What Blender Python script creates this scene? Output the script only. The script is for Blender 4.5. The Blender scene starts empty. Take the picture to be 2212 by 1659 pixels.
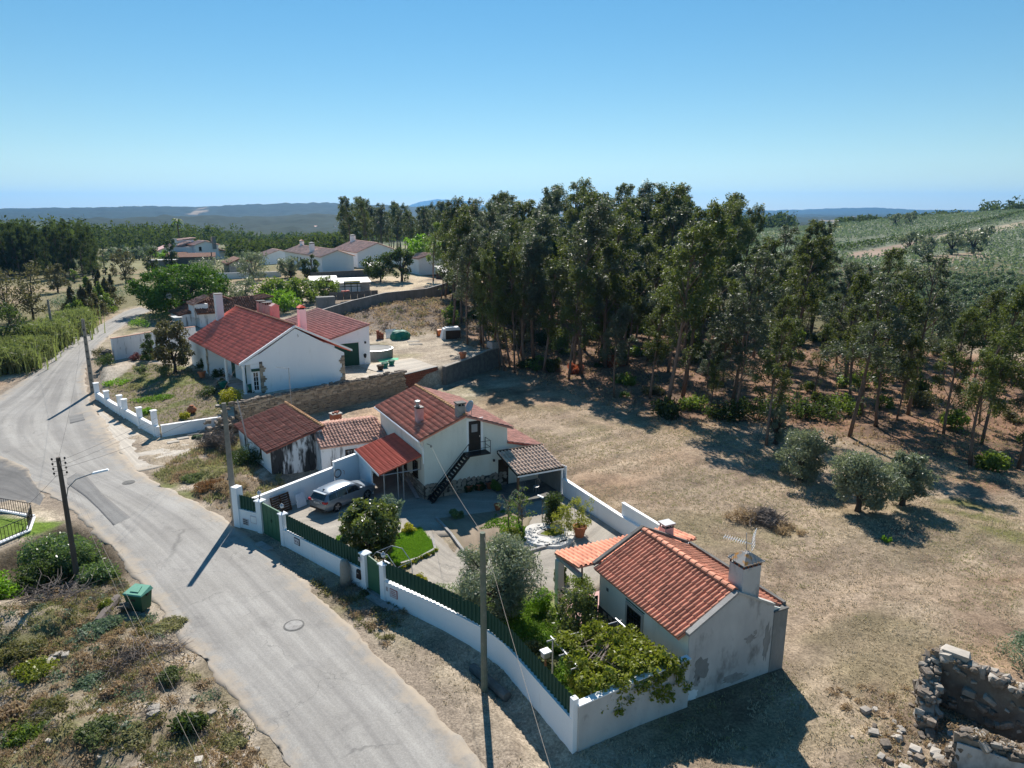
import bpy, math, random
import numpy as np
from mathutils import Vector, Matrix
random.seed(7)
NPR = np.random.RandomState(11)
S = bpy.context.scene
COL = S.collection
R = math.radians
PI = math.pi

# ------------------------------------------------------------------ camera
CAM_H, PITCH, FPX = 20.0, R(13.7), 1530.0
cd = bpy.data.cameras.new('camera')
cd.sensor_width = 36.0
cd.lens = FPX / 2212 * 36.0
cd.clip_start = 0.5
cd.clip_end = 60000
cam = bpy.data.objects.new('camera', cd)
COL.objects.link(cam)
cam.location = (0, 0, CAM_H)
cam.rotation_euler = (R(90) - PITCH, 0, 0)
S.camera = cam

# ------------------------------------------------------------------ world, sun, exposure
SUN_EL, SUN_AZ = R(43), R(-5)          # azimuth from +Y towards +X
W = bpy.data.worlds.new('World')
S.world = W
W.use_nodes = True
wn = W.node_tree
bg = wn.nodes['Background']
sky = wn.nodes.new('ShaderNodeTexSky')
sky.sky_type = 'NISHITA'
sky.sun_disc = False
sky.sun_elevation = SUN_EL
sky.sun_rotation = SUN_AZ
sky.altitude = 100
sky.air_density = 1.0
sky.dust_density = 0.0
sky.ozone_density = 3.0
hsat = wn.nodes.new('ShaderNodeHueSaturation')
hsat.inputs['Saturation'].default_value = 1.5
tint = wn.nodes.new('ShaderNodeMix'); tint.data_type = 'RGBA'; tint.blend_type = 'MULTIPLY'; tint.inputs[0].default_value = 1.0
tint.inputs[7].default_value = (.84, .87, .79, 1)
gm = wn.nodes.new('ShaderNodeGamma'); gm.inputs[1].default_value = 0.75
wn.links.new(sky.outputs[0], gm.inputs[0])
wn.links.new(gm.outputs[0], hsat.inputs['Color'])
wn.links.new(hsat.outputs[0], tint.inputs[6])
wn.links.new(tint.outputs[2], bg.inputs[0])
bg.inputs[1].default_value = 0.106
sd = bpy.data.lights.new('sun', 'SUN')
sd.energy = 4.2
sd.angle = R(0.53)
sd.color = (1.0, 0.935, 0.85)
sun = bpy.data.objects.new('sun', sd)
COL.objects.link(sun)
sv = Vector((math.sin(SUN_AZ) * math.cos(SUN_EL), math.cos(SUN_AZ) * math.cos(SUN_EL), math.sin(SUN_EL)))
sun.rotation_euler = sv.to_track_quat('Z', 'Y').to_euler()
sun.location = (0, 30, 80)
S.view_settings.view_transform = 'Standard'
S.view_settings.look = 'None'
S.view_settings.gamma = 1.0
S.view_settings.exposure = 0.9
S.view_settings.use_curve_mapping = False
S.render.engine = 'CYCLES'
S.cycles.use_denoising = True
S.cycles.max_bounces = 6
S.cycles.diffuse_bounces = 3
S.cycles.glossy_bounces = 2
S.cycles.transmission_bounces = 3
S.cycles.transparent_max_bounces = 6
S.cycles.volume_bounces = 0
S.cycles.caustics_reflective = False
S.cycles.caustics_refractive = False

# ------------------------------------------------------------------ value noise and terrain height
_T = NPR.rand(256, 256)
def vnoise(x, y):
    x = np.asarray(x, float); y = np.asarray(y, float)
    xi = np.floor(x).astype(int); yi = np.floor(y).astype(int)
    fx = x - xi; fy = y - yi
    fx = fx * fx * (3 - 2 * fx); fy = fy * fy * (3 - 2 * fy)
    a = _T[xi % 256, yi % 256]; b = _T[(xi + 1) % 256, yi % 256]
    c = _T[xi % 256, (yi + 1) % 256]; d = _T[(xi + 1) % 256, (yi + 1) % 256]
    return (a * (1 - fx) + b * fx) * (1 - fy) + (c * (1 - fx) + d * fx) * fy - 0.5
def fbm(x, y, s, o=3):
    r = 0; a = 1.0
    x = np.asarray(x, float) / s; y = np.asarray(y, float) / s
    for k in range(o):
        r = r + a * vnoise(x + 17.3 * k, y - 9.1 * k); a *= 0.5; x = x * 2.03; y = y * 2.03
    return r
def ss(a, b, x):
    t = np.clip((np.asarray(x, float) - a) / (b - a), 0, 1)
    return t * t * (3 - 2 * t)
def poly_sd(P, x, y):
    """signed distance to a polygon, positive inside"""
    x = np.asarray(x, float); y = np.asarray(y, float)
    d = np.full(np.broadcast(x, y).shape, 1e9); ins = np.zeros(d.shape, bool)
    n = len(P)
    for i in range(n):
        ax, ay = P[i]; bx, by = P[(i + 1) % n]
        ex, ey = bx - ax, by - ay
        t = np.clip(((x - ax) * ex + (y - ay) * ey) / (ex * ex + ey * ey + 1e-12), 0, 1)
        d = np.minimum(d, np.hypot(x - ax - t * ex, y - ay - t * ey))
        c = ((ay > y) != (by > y)) & (x < (bx - ax) * (y - ay) / (by - ay + 1e-12) + ax)
        ins ^= c
    return np.where(ins, d, -d)
def line_d(P, x, y):
    x = np.asarray(x, float); y = np.asarray(y, float)
    d = np.full(np.broadcast(x, y).shape, 1e9)
    for (ax, ay), (bx, by) in zip(P[:-1], P[1:]):
        ex, ey = bx - ax, by - ay
        t = np.clip(((x - ax) * ex + (y - ay) * ey) / (ex * ex + ey * ey + 1e-12), 0, 1)
        d = np.minimum(d, np.hypot(x - ax - t * ex, y - ay - t * ey))
    return d
TERRACE = [(-32.0, 61.6), (-28.4, 64.7), (-25.6, 63.9), (-12.4, 77.3), (-8.5, 81.5), (-3.4, 90.5), (-2, 104), (0, 130), (4, 160),
           (-30, 180), (-75, 160), (-62, 120), (-52, 88), (-44.4, 73.8)]
HOLE = [(-29.4, 43.0), (-25.6, 40.6), (-21.9, 36.6), (-22.6, 35.3), (-25.2, 34.2), (-29, 33.6), (-31, 38.0)]   # sunken plot left of the road
def terr0(x, y):
    """large relief only"""
    x = np.asarray(x, float); y = np.asarray(y, float)
    z = 2.0 * ss(64, 100, y) * ss(-10, -26, x)
    dT = poly_sd(TERRACE, x, y)
    hT = 0.95 + 1.05 * ss(0.5, 9, np.minimum(line_d([(-44.4, 73.8), (-32, 61.6), (-28.4, 64.7)], x, y), 20))
    m = ss(-0.15, 0.35, dT) if np.ndim(dT) else float(ss(-0.15, 0.35, dT))
    wide = ss(92, 110, y)
    m2 = ss(-6, 3, dT)
    m = m * (1 - wide) + m2 * wide
    low = np.maximum(z, 4.2 * ss(95, 200, y) * ss(-20, 5, x))
    z = low * (1 - m) + np.maximum(hT, z) * m
    z = z + 2.2 * ss(112, 180, y) * ss(25, -5, x) * ss(-110, -60, x)
    z = z + 2.0 * np.exp(-((x + 15) / 13) ** 2 - ((y - 124) / 12) ** 2)
    d = np.hypot(x, y)
    z = z - 22 * ss(230, 1100, d)
    z = z + 27 * np.exp(-((x - 430) / 230) ** 2 - ((y - 500) / 210) ** 2) + 7 * np.exp(-((x - 760) / 260) ** 2 - ((y - 900) / 330) ** 2)
    far = ss(700, 1500, d)
    z = z + far * 22 * fbm(x, y, 700, 4)
    # ridges beyond the valley
    z = z + 15 * np.exp(-((y - 1900 - 0.12 * x) / 300) ** 2) * (0.75 + fbm(x, y * 0.2 + 50, 420, 3))* ss(200, -500, x)
    z = z + (40 + 30 * fbm(x, y * 0.15, 900, 4) + 20 * np.exp(-((x + 1500) / 700) ** 2)) * np.exp(-((y - 4300) / 800) ** 2) * ss(300, -700, x)
    z = z + (48 + 40 * fbm(x + 900, y * 0.1, 1500, 4)) * np.exp(-((y - 8200) / 1400) ** 2) * ss(-900, 400, x)
    z = z + (38 + 40 * fbm(x - 900, y * 0.1, 1300, 3)) * np.exp(-((y - 9500) / 1500) ** 2) * ss(200, -900, x) 
    z = z + 265 * np.exp(-(np.abs(x + 1150) / 780) ** 2.6 - ((y - 13000) / 900) ** 2) * (1 + 0.25 * fbm(x, y, 900, 3))
    return z
ROAD_L = [(660,1730),(560,1575),(480,1480),(400,1395),(345,1320),(290,1245),(225,1168),(155,1100),(60,1045),(-60,1010),(-160,960),(-120,905),(-20,868),(50,822),(115,768),(185,718),(240,688),(268,672),(300,664)]
ROAD_R = [(1100,1750),(985,1590),(900,1497),(800,1392),(700,1298),(612,1212),(540,1158),(455,1100),(370,1058),(300,1022),(268,985),(235,925),(205,880),(180,830),(190,785),(225,735),(272,700),(306,681),(330,671)]
def ray(u, v):
    dx = (u - 1106) / FPX; dy = -(v - 829.5) / FPX
    return (dx, math.cos(PITCH) + dy * math.sin(PITCH), -math.sin(PITCH) + dy * math.cos(PITCH))
def G(u, v, z=0.0):
    """where the sight line through photo point (u, v) meets the level z"""
    d = ray(u, v); t = (z - CAM_H) / d[2]
    return (d[0] * t, d[1] * t)
def GT(u, v):
    if v < 600:                      # far slopes: walk along the sight line to the first ground met
        d = ray(u, v); t = np.arange(90, 2500, 1.0); k = CAM_H + d[2]*t < terr0(d[0]*t, d[1]*t)
        q = t[np.argmax(k)] if k.any() else 700.0
        return (d[0]*q, d[1]*q, float(terr0(d[0]*q, d[1]*q)))
    z = 0.0
    for _ in range(8):
        x, y = G(u, v, z); z = float(terr0(x, y))
    return (x, y, z)
def resample(P, n):
    P = np.array(P, float)
    d = np.r_[0, np.cumsum(np.hypot(*np.diff(P[:, :2], axis=0).T))]
    s = np.linspace(0, d[-1], n)
    return np.stack([np.interp(s, d, P[:, k]) for k in range(P.shape[1])], 1)
def smooth_poly(P, it=2):
    P = [tuple(p) for p in P]
    for _ in range(it):
        Q = [P[0]]
        for a, b in zip(P[:-1], P[1:]):
            Q.append((a[0]*.75+b[0]*.25, a[1]*.75+b[1]*.25)); Q.append((a[0]*.25+b[0]*.75, a[1]*.25+b[1]*.75))
        Q.append(P[-1]); P = Q
    return P
RL = smooth_poly([GT(*p)[:2] for p in ROAD_L]); RR = smooth_poly([GT(*p)[:2] for p in ROAD_R])
ROADPOLY = RL + RR[::-1]
WALL_LINE = [(-17.6, 42.7), (-16.0, 41.9), (-14.0, 40.1), (-7.9, 34.8), (-6.7, 33.7), (-3.3, 31.0), (-1.3, 29.2), (-0.35, 28.1), (2.34, 23.0)]
def terr(x, y):
    x = np.asarray(x, float); y = np.asarray(y, float)
    z = terr0(x, y)
    d = np.hypot(x, y)
    near = ss(260, 60, d)
    rd = ss(0.1, 1.6, -poly_sd(ROADPOLY, x, y))
    wd = ss(0.0, 2.0, -poly_sd(COURT, x, y))
    flat = near * rd * wd
    z = z + flat * (0.16 * fbm(x, y, 5.0, 3) + 0.09 * fbm(x, y, 1.1, 2))
    fld = ss(10, 20, x) * near
    z = z + fld * 0.5 * fbm(x, y, 14, 2)
    # rubble bank at the lower left, bank under the old house, ditch by the wall
    rb = ss(0.2, 3.0, -poly_sd(ROADPOLY, x, y)) * ss(-7, -10, x) * ss(36, 31, y)
    z = z + rb * np.maximum(0, 0.45 + 0.9 * fbm(x, y, 2.6, 4))
    bk = np.exp(-((x + 20.5) / 2.6) ** 2 - ((y - 50.0) / 4.2) ** 2) * rd
    z = z + bk * (0.55 + 0.5 * fbm(x, y, 1.5, 3))
    z = z - 0.42 * np.exp(-(line_d([(-1.9, 28.6), (-0.9, 27.3), (1.5, 22.6), (2.6, 20)], x, y) / 0.5) ** 2)
    z = z - 1.1 * ss(0, 1.0, poly_sd(HOLE, x, y))
    return z
COURT = [(-17.4, 42.9), (-15.9, 42.2), (-13.9, 40.4), (-7.8, 35.0), (-6.6, 33.9), (-3.1, 31.2), (-1.1, 29.4), (-0.2, 28.2), (2.45, 23.3),
         (7.26, 25.7), (12.3, 28.1), (9.4, 34.6), (3.5, 48.2), (2.8, 51.5), (-1.8, 61), (-12, 56.5), (-11.8, 51.8), (-15.6, 48)]
def tz(x, y):
    return float(terr(x, y))

# ------------------------------------------------------------------ materials
MATS = {}
def _n(t, kind, x=0, **kw):
    n = t.nodes.new(kind)
    for k, v in kw.items(): setattr(n, k, v)
    return n
def mixc(t, fac, a, b, blend='MIX'):
    m = t.nodes.new('ShaderNodeMix'); m.data_type = 'RGBA'; m.blend_type = blend
    for sock, val in ((m.inputs[0], fac), (m.inputs[6], a), (m.inputs[7], b)):
        if hasattr(val, 'is_linked') or hasattr(val, 'links'): t.links.new(val, sock)
        elif isinstance(val, (int, float)): sock.default_value = val
        else: sock.default_value = (*val[:3], 1)
    return m.outputs[2]
def noise(t, vec, scale, detail=3, rough=0.6, lo=0.35, hi=0.65):
    n = t.nodes.new('ShaderNodeTexNoise'); n.inputs['Scale'].default_value = scale
    n.inputs['Detail'].default_value = detail; n.inputs['Roughness'].default_value = rough
    t.links.new(vec, n.inputs['Vector'])
    r = t.nodes.new('ShaderNodeMapRange'); r.inputs[1].default_value = lo; r.inputs[2].default_value = hi
    t.links.new(n.outputs[0], r.inputs[0])
    return r.outputs[0]
def mapping(t, vec, scale):
    m = t.nodes.new('ShaderNodeMapping'); m.inputs['Scale'].default_value = scale
    t.links.new(vec, m.inputs['Vector']); return m.outputs[0]
def M(name, c, c2=None, s=1.5, rough=0.85, c3=None, s3=8, f3=0.5, metal=0.0, bump=0.0, bs=20, rnd=0.0, stretch=None, spec=0.3, lohi=(0.35, 0.65), lohi3=(0.5, 0.7), world=False):
    """principled material; c2 large patches, c3 smaller marks, rnd per object brightness"""
    m = bpy.data.materials.new(name); m.use_nodes = True
    t = m.node_tree; p = t.nodes['Principled BSDF']
    p.inputs['Roughness'].default_value = rough; p.inputs['Metallic'].default_value = metal
    p.inputs['Specular IOR Level'].default_value = spec
    tc = t.nodes.new('ShaderNodeNewGeometry' if world else 'ShaderNodeTexCoord')
    vec = tc.outputs['Position' if world else 'Object']
    col = tuple(c)
    v2 = mapping(t, vec, stretch) if stretch else vec
    if c2: col = mixc(t, noise(t, v2, s, 4, 0.65, *lohi), c, c2)
    if c3:
        f = t.nodes.new('ShaderNodeMath'); f.operation = 'MULTIPLY'; f.inputs[1].default_value = f3
        t.links.new(noise(t, v2, s3, 4, 0.7, *lohi3), f.inputs[0])
        col = mixc(t, f.outputs[0], col, c3)
    if name.startswith('tile_'):
        ta = t.nodes.new('ShaderNodeAttribute'); ta.attribute_name = 'tone'
        t1 = t.nodes.new('ShaderNodeMath'); t1.operation = 'ADD'; t1.inputs[1].default_value = 1.0
        t.links.new(ta.outputs['Fac'], t1.inputs[0])
        v1 = t.nodes.new('ShaderNodeVectorMath'); v1.operation = 'SCALE'; t.links.new(col, v1.inputs[0]); t.links.new(t1.outputs[0], v1.inputs['Scale']); col = v1.outputs[0]
    if rnd:
        oi = t.nodes.new('ShaderNodeObjectInfo')
        r = t.nodes.new('ShaderNodeMapRange'); r.inputs[3].default_value = 1 - rnd; r.inputs[4].default_value = 1 + rnd
        t.links.new(oi.outputs['Random'], r.inputs[0])
        vm = t.nodes.new('ShaderNodeVectorMath'); vm.operation = 'SCALE'
        if isinstance(col, tuple): vm.inputs[0].default_value = col[:3]
        else: t.links.new(col, vm.inputs[0])
        t.links.new(r.outputs[0], vm.inputs['Scale']); col = vm.outputs[0]
    if isinstance(col, tuple): p.inputs['Base Color'].default_value = (*col[:3], 1)
    else: t.links.new(col, p.inputs['Base Color'])
    if bump:
        n = t.nodes.new('ShaderNodeTexNoise'); n.inputs['Scale'].default_value = bs; n.inputs['Detail'].default_value = 5
        t.links.new(vec, n.inputs['Vector'])
        b = t.nodes.new('ShaderNodeBump'); b.inputs['Strength'].default_value = bump; b.inputs['Distance'].default_value = 0.03
        t.links.new(n.outputs[0], b.inputs['Height']); t.links.new(b.outputs[0], p.inputs['Normal'])
    MATS[name] = m
    return m
def LEAF(name, c, c2, tr, trf=0.35, spec=0.35, rough=0.5, rnd=0.25, s=0.8):
    m = bpy.data.materials.new(name); m.use_nodes = True
    c = tuple(min(.6, q*1.12) for q in c); c2 = tuple(min(.6, q*1.15) for q in c2); tr = tuple(min(.6, q*1.5) for q in tr); trf = min(.48, trf + .09)
    t = m.node_tree; p = t.nodes['Principled BSDF']; out = t.nodes['Material Output']
    p.inputs['Roughness'].default_value = rough; p.inputs['Specular IOR Level'].default_value = spec
    tc = t.nodes.new('ShaderNodeTexCoord'); oi = t.nodes.new('ShaderNodeObjectInfo')
    col = mixc(t, noise(t, tc.outputs['Object'], s, 3, 0.7), c, c2)
    r = t.nodes.new('ShaderNodeMapRange'); r.inputs[3].default_value = 1 - rnd; r.inputs[4].default_value = 1 + rnd
    t.links.new(oi.outputs['Random'], r.inputs[0])
    vm = t.nodes.new('ShaderNodeVectorMath'); vm.operation = 'SCALE'
    t.links.new(col, vm.inputs[0]); t.links.new(r.outputs[0], vm.inputs['Scale'])
    t.links.new(vm.outputs[0], p.inputs['Base Color'])
    tl = t.nodes.new('ShaderNodeBsdfTranslucent'); tl.inputs[0].default_value = (*tr, 1)
    mx = t.nodes.new('ShaderNodeMixShader'); mx.inputs[0].default_value = trf
    t.links.new(p.outputs[0], mx.inputs[1]); t.links.new(tl.outputs[0], mx.inputs[2]); t.links.new(mx.outputs[0], out.inputs[0])
    MATS[name] = m
    return m

# ------------------------------------------------------------------ mesh helpers
class MB:
    """collects shapes and links them as one mesh object"""
    def __init__(s, skew=0.0, cs=1.0): s.v = []; s.f = []; s.k = skew; s.c = cs
    def add(s, vs, fs):
        b = len(s.v); s.v += [tuple(p) for p in vs]; s.f += [tuple(i + b for i in f) for f in fs]; return s
    def box(s, x0, x1, y0, y1, z0, z1, tp=0.0):
        a = tp
        s.add([(x0,y0,z0),(x1,y0,z0),(x1,y1,z0),(x0,y1,z0),(x0+a,y0+a,z1),(x1-a,y0+a,z1),(x1-a,y1-a,z1),(x0+a,y1-a,z1)],
              [(3,2,1,0),(4,5,6,7),(0,1,5,4),(1,2,6,5),(2,3,7,6),(3,0,4,7)]); return s
    def hexa(s, b, t):
        s.add(list(b) + list(t), [(3,2,1,0),(4,5,6,7),(0,1,5,4),(1,2,6,5),(2,3,7,6),(3,0,4,7)]); return s
    def prism(s, pts, off):
        """polygon pts extruded by the vector off"""
        n = len(pts); o = Vector(off)
        q = [tuple(Vector(p) + o) for p in pts]
        s.add(list(pts) + q, [tuple(range(n - 1, -1, -1)), tuple(range(n, 2 * n))] + [(i, (i + 1) % n, n + (i + 1) % n, n + i) for i in range(n)]); return s
    def tube(s, pts, r, n=6, cap=True):
        pts = [Vector(p) for p in pts]
        if not hasattr(r, '__len__'): r = [r] * len(pts)
        rings = []
        for i, p in enumerate(pts):
            d = (pts[min(i + 1, len(pts) - 1)] - pts[max(i - 1, 0)]).normalized()
            a = d.orthogonal().normalized() if abs(d.z) > 0.9 else d.cross(Vector((0, 0, 1))).normalized()
            if abs(d.z) > 0.9: a = (Vector((1, 0, 0)) - d * d.x).normalized()
            b = d.cross(a)
            rings.append([tuple(p + (a * math.cos(2*PI*k/n) + b * math.sin(2*PI*k/n)) * r[i]) for k in range(n)])
        vs = [q for g in rings for q in g]; fs = []
        for i in range(len(pts) - 1):
            for k in range(n):
                fs.append((i*n+k, i*n+(k+1)%n, (i+1)*n+(k+1)%n, (i+1)*n+k))
        if cap: fs += [tuple(range(n-1, -1, -1)), tuple(range((len(pts)-1)*n, len(pts)*n))]
        s.add(vs, fs); return s
    def lathe(s, prof, n=12, c=(0,0,0)):
        """prof = (radius, z) from bottom to top"""
        vs = []
        for r, z in prof:
            vs += [(c[0]+r*math.cos(2*PI*k/n), c[1]+r*math.sin(2*PI*k/n), c[2]+z) for k in range(n)]
        m = len(prof)
        fs = [(i*n+k, i*n+(k+1)%n, (i+1)*n+(k+1)%n, (i+1)*n+k) for i in range(m-1) for k in range(n)]
        fs += [tuple(range(n-1,-1,-1)), tuple(range((m-1)*n, m*n))]
        s.add(vs, fs); return s
    def build(s, name, m, parent=None, smooth=False):
        me = bpy.data.meshes.new(name)
        vs = s.v
        if s.k or s.c != 1.0: vs = [(x + y * s.k, y * s.c, z) for x, y, z in vs]
        me.from_pydata(vs, [], s.f); me.update()
        return link(name, me, m, parent, smooth)
def link(name, me, m, parent=None, smooth=False):
    if m is not None and not me.materials: me.materials.append(MATS[m] if isinstance(m, str) else m)
    if smooth: me.polygons.foreach_set('use_smooth', [True] * len(me.polygons))
    o = bpy.data.objects.new(name, me); COL.objects.link(o)
    if parent is not None: o.parent = parent
    return o
def np_mesh(name, v, f):
    """v (n,3), f (m,k) all faces with k corners"""
    v = np.asarray(v, np.float32); f = np.asarray(f, np.int32); k = f.shape[1]
    me = bpy.data.meshes.new(name)
    me.vertices.add(len(v)); me.vertices.foreach_set('co', v.ravel())
    me.loops.add(f.size); me.loops.foreach_set('vertex_index', f.ravel())
    me.polygons.add(len(f)); me.polygons.foreach_set('loop_start', np.arange(0, f.size, k, dtype=np.int32))
    me.update(calc_edges=True); me.validate()
    return me
def tag(o, label=None, cat=None, group=None, kind=None):
    for k, v in (('label', label), ('category', cat), ('group', group), ('kind', kind)):
        if v: o[k] = v
    return o
def thing(name, label, cat, loc=(0, 0, 0), rz=0.0, group=None):
    o = bpy.data.objects.new(name, None); o.empty_display_size = 0.3; COL.objects.link(o)
    o.location = loc; o.rotation_euler = (0, 0, rz)
    return tag(o, label, cat, group)
def copy_tree(o, parent=None):
    c = o.copy(); COL.objects.link(c)
    if parent is not None: c.parent = parent
    for ch in list(o.children): copy_tree(ch, c)
    return c
# ------------------------------------------------------------------ palette
M('plaster_white', (.84,.85,.86), (.78,.79,.80), .6, .8, (.5,.5,.48), 3, .25, bump=.08, bs=14, lohi3=(.6,.8))
M('plaster_wall', (.88,.90,.92), (.84,.86,.89), .5, .8, (.46,.45,.43), 1.6, .32, bump=.06, bs=14, lohi3=(.58,.8), stretch=(1,1,.28))
M('plaster_cream', (.79,.78,.70), (.72,.71,.63), .8, .85, (.40,.39,.34), 1.6, .4, bump=.1, bs=12, stretch=(1,1,.35), lohi3=(.58,.8))
M('plaster_grimy', (.55,.54,.52), (.43,.42,.41), .55, .9, (.17,.16,.15), .9, .8, bump=.22, bs=9, stretch=(1,1,.5), lohi3=(.53,.7))
M('plaster_black', (.045,.045,.047), (.70,.72,.74), .62, .9, (.02,.02,.02), 2.2, .9, bump=.25, bs=8, stretch=(1.3,1.3,.33), lohi=(.50,.60), lohi3=(.5,.62))
M('plaster_streak', (.76,.78,.80), (.66,.68,.70), .5, .9, (.12,.12,.12), 1.5, .8, bump=.15, bs=9, stretch=(1.4,1.4,.22), lohi3=(.56,.66))
M('render_grey', (.27,.265,.255), (.20,.20,.19), .9, .92, (.36,.35,.33), 2, .5, bump=.2, bs=10, stretch=(1,1,.4))
M('concrete', (.36,.35,.33), (.27,.26,.25), 1.2, .9, (.14,.13,.12), 4, .5, bump=.25, bs=14)
M('concrete_light', (.50,.48,.44), (.42,.40,.36), .35, .9, (.26,.25,.23), 2.2, .6, bump=.2, bs=8, lohi3=(.5,.75))
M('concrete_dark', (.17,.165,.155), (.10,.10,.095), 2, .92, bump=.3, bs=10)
M('pole_concrete', (.27,.25,.22), (.19,.18,.16), 2.5, .9, bump=.15, bs=20)
M('pole_moss', (.13,.17,.13), (.19,.18,.14), 1.3, .9, (.30,.29,.24), 3, .5, bump=.25, bs=20)
M('pole_wood', (.075,.06,.05), (.12,.10,.085), 1.2, .9, stretch=(4,4,.4), bump=.3, bs=25)
M('white_paint', (.90,.90,.90), rough=.5, spec=.4)
M('tile_red', (.86,.235,.16), (.76,.19,.14), 1.1, .75, (.3,.11,.09), .5, .5, rnd=.1, lohi3=(.54,.68))
M('tile_main', (.66,.235,.155), (.55,.19,.125), 1.4, .75, (.64,.42,.31), 5, .5, rnd=.14)
M('tile_back', (.58,.30,.24), (.48,.23,.185), 2.0, .8, (.3,.25,.22), 4, .5, rnd=.15)
M('tile_cottage', (.70,.295,.185), (.60,.235,.145), 1.2, .75, (.36,.2,.13), 6, .6, rnd=.22)
M('tile_carport', (.60,.135,.085), (.54,.115,.072), 1.0, .7, rnd=.08)
M('tile_old', (.33,.115,.08), (.22,.085,.065), 1.3, .85, (.06,.045,.04), 2.3, .7, rnd=.25)
M('tile_annex', (.58,.36,.28), (.44,.24,.18), 1.6, .85, (.2,.15,.12), 4, .55, rnd=.22)
M('tile_terrace', (.62,.47,.36), (.52,.36,.27), 1.8, .8, (.30,.2,.15), 5, .5, rnd=.15)
M('tile_rust', (.27,.12,.075), (.18,.09,.062), 1.1, .9, (.07,.05,.04), 3, .65, rnd=.2)
M('tile_villa', (.74,.48,.38), (.68,.42,.33), .8, .8, rnd=.08)
M('ridge_moss', (.42,.22,.10), (.28,.15,.09), 3, .85, (.42,.30,.10), 6, .6, rnd=.15)
M('brick', (.30,.095,.05), (.20,.07,.045), 2.5, .9, (.09,.05,.04), 4, .7, bump=.2, bs=15, rnd=.15)
M('brick_pink', (.62,.42,.40), (.52,.30,.28), 2, .85, rnd=.1)
M('stone', (.42,.335,.24), (.29,.225,.165), 1.4, .92, (.50,.43,.34), 3, .5, bump=.3, bs=9, rnd=.35)
M('stone_dark', (.15,.12,.095), (.23,.195,.16), 1.6, .93, (.36,.31,.26), 3, .5, bump=.35, bs=7, rnd=.35)
M('stone_pale', (.38,.345,.30), (.29,.26,.22), 2, .9, bump=.2, bs=9, rnd=.3)
M('stone_crazy', (.36,.30,.24), (.27,.23,.19), 2.5, .9, bump=.2, bs=12, rnd=.3)
M('mortar', (.10,.085,.07), (.065,.055,.048), 2, .95, bump=.3, bs=9)
M('mortar_light', (.30,.27,.23), (.22,.2,.17), 2, .95, bump=.2, bs=9)
M('green_paint', (.045,.15,.085), (.04,.125,.07), 1.5, .55, (.13,.10,.06), 9, .5, lohi3=(.66,.8))
M('green_sheet', (.018,.075,.05), (.015,.06,.042), 1, .6)
M('green_dark', (.012,.06,.038), rough=.6)
M('green_bin', (.14,.36,.26), (.12,.31,.22), 1.5, .5)
M('green_bin_body', (.028,.095,.045), (.022,.075,.04), 1.5, .65)
M('green_junk', (.01,.17,.12), (.008,.13,.09), 2, .6)
M('green_liner', (.04,.36,.06), (.03,.28,.05), .8, .5)
M('green_mat', (.10,.45,.26), (.08,.38,.22), 1, .8)
M('black_metal', (.013,.013,.015), rough=.5)
M('brown_metal', (.028,.022,.020), (.02,.016,.015), 3, .6)
M('rust', (.10,.05,.03), (.06,.035,.025), 3, .9)
M('galv', (.42,.43,.44), (.36,.37,.38), 3, .5, metal=.6)
M('zinc_sheet', (.45,.46,.48), (.34,.35,.36), 1.2, .6, (.2,.18,.16), 2.5, .5, metal=.2)
M('steel', (.55,.55,.55), rough=.3, metal=1)
M('dark_opening', (.010,.010,.012), rough=.9)
M('glass_dark', (.012,.014,.018), rough=.12, spec=.6)
M('curtain', (.3,.3,.31), rough=.8)
M('wood_dark', (.06,.035,.02), (.045,.028,.018), 3, .8)
M('wood_grey', (.20,.175,.15), (.13,.115,.10), 2, .9, stretch=(1,6,1))
M('wood_brown', (.19,.10,.055), (.13,.07,.04), 3, .8)
M('orange_plastic', (.62,.16,.035), rough=.5)
M('terracotta', (.42,.15,.07), (.33,.115,.055), 4, .85, rnd=.15)
M('tank_white', (.78,.78,.78), (.65,.65,.65), 3, .6)
M('blue_white', (.62,.70,.78), (.5,.6,.72), 4, .7)
M('gravel_white', (.66,.65,.62), (.52,.50,.47), 4, .95, bump=.8, bs=30)
M('pond_liner', (.012,.014,.02), rough=.4)
M('pond_water', (.14,.16,.02), (.10,.11,.015), 2, .08, spec=.5)
M('car_paint', (.20,.235,.275), rough=.32, metal=.45, spec=.6)
M('car_glass', (.012,.014,.017), rough=.06, spec=.7)
M('tyre', (.015,.015,.016), rough=.85)
M('rim', (.35,.35,.36), rough=.35, metal=.8)
M('lamp_red', (.35,.015,.02), rough=.2, spec=.6)
M('lamp_clear', (.7,.7,.72), rough=.15, spec=.6)
M('plate_white', (.75,.75,.75), rough=.5)
M('ink', (.03,.03,.05), rough=.6)
M('ink_red', (.35,.06,.05), rough=.6)
M('plaque', (.62,.58,.60), rough=.5)
M('hose', (.12,.08,.07), rough=.6)
M('hose_yellow', (.55,.40,.12), rough=.6)
M('cable', (.05,.05,.05), rough=.7)
M('cable_pale', (.30,.26,.22), rough=.7)
M('bark_euc', (.20,.135,.10), (.12,.085,.07), 1.5, .9, (.33,.27,.22), 3, .6, stretch=(2,2,.4), rnd=.25)
M('bark_dark', (.065,.052,.042), (.10,.082,.068), 2, .95, stretch=(2,2,.5), rnd=.2)
M('twig', (.15,.12,.10), (.21,.175,.15), 1.5, .95, rnd=.2)
M('twig_grey', (.20,.17,.15), (.13,.11,.10), 1.5, .95)
LEAF('leaf_euc', (.050,.074,.028), (.090,.110,.034), (.095,.12,.02), .28, .2, .55, .42, .45)
LEAF('leaf_euc_grey', (.064,.086,.062), (.115,.134,.090), (.085,.11,.04), .25, .35, .5, .35, .45)
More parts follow.
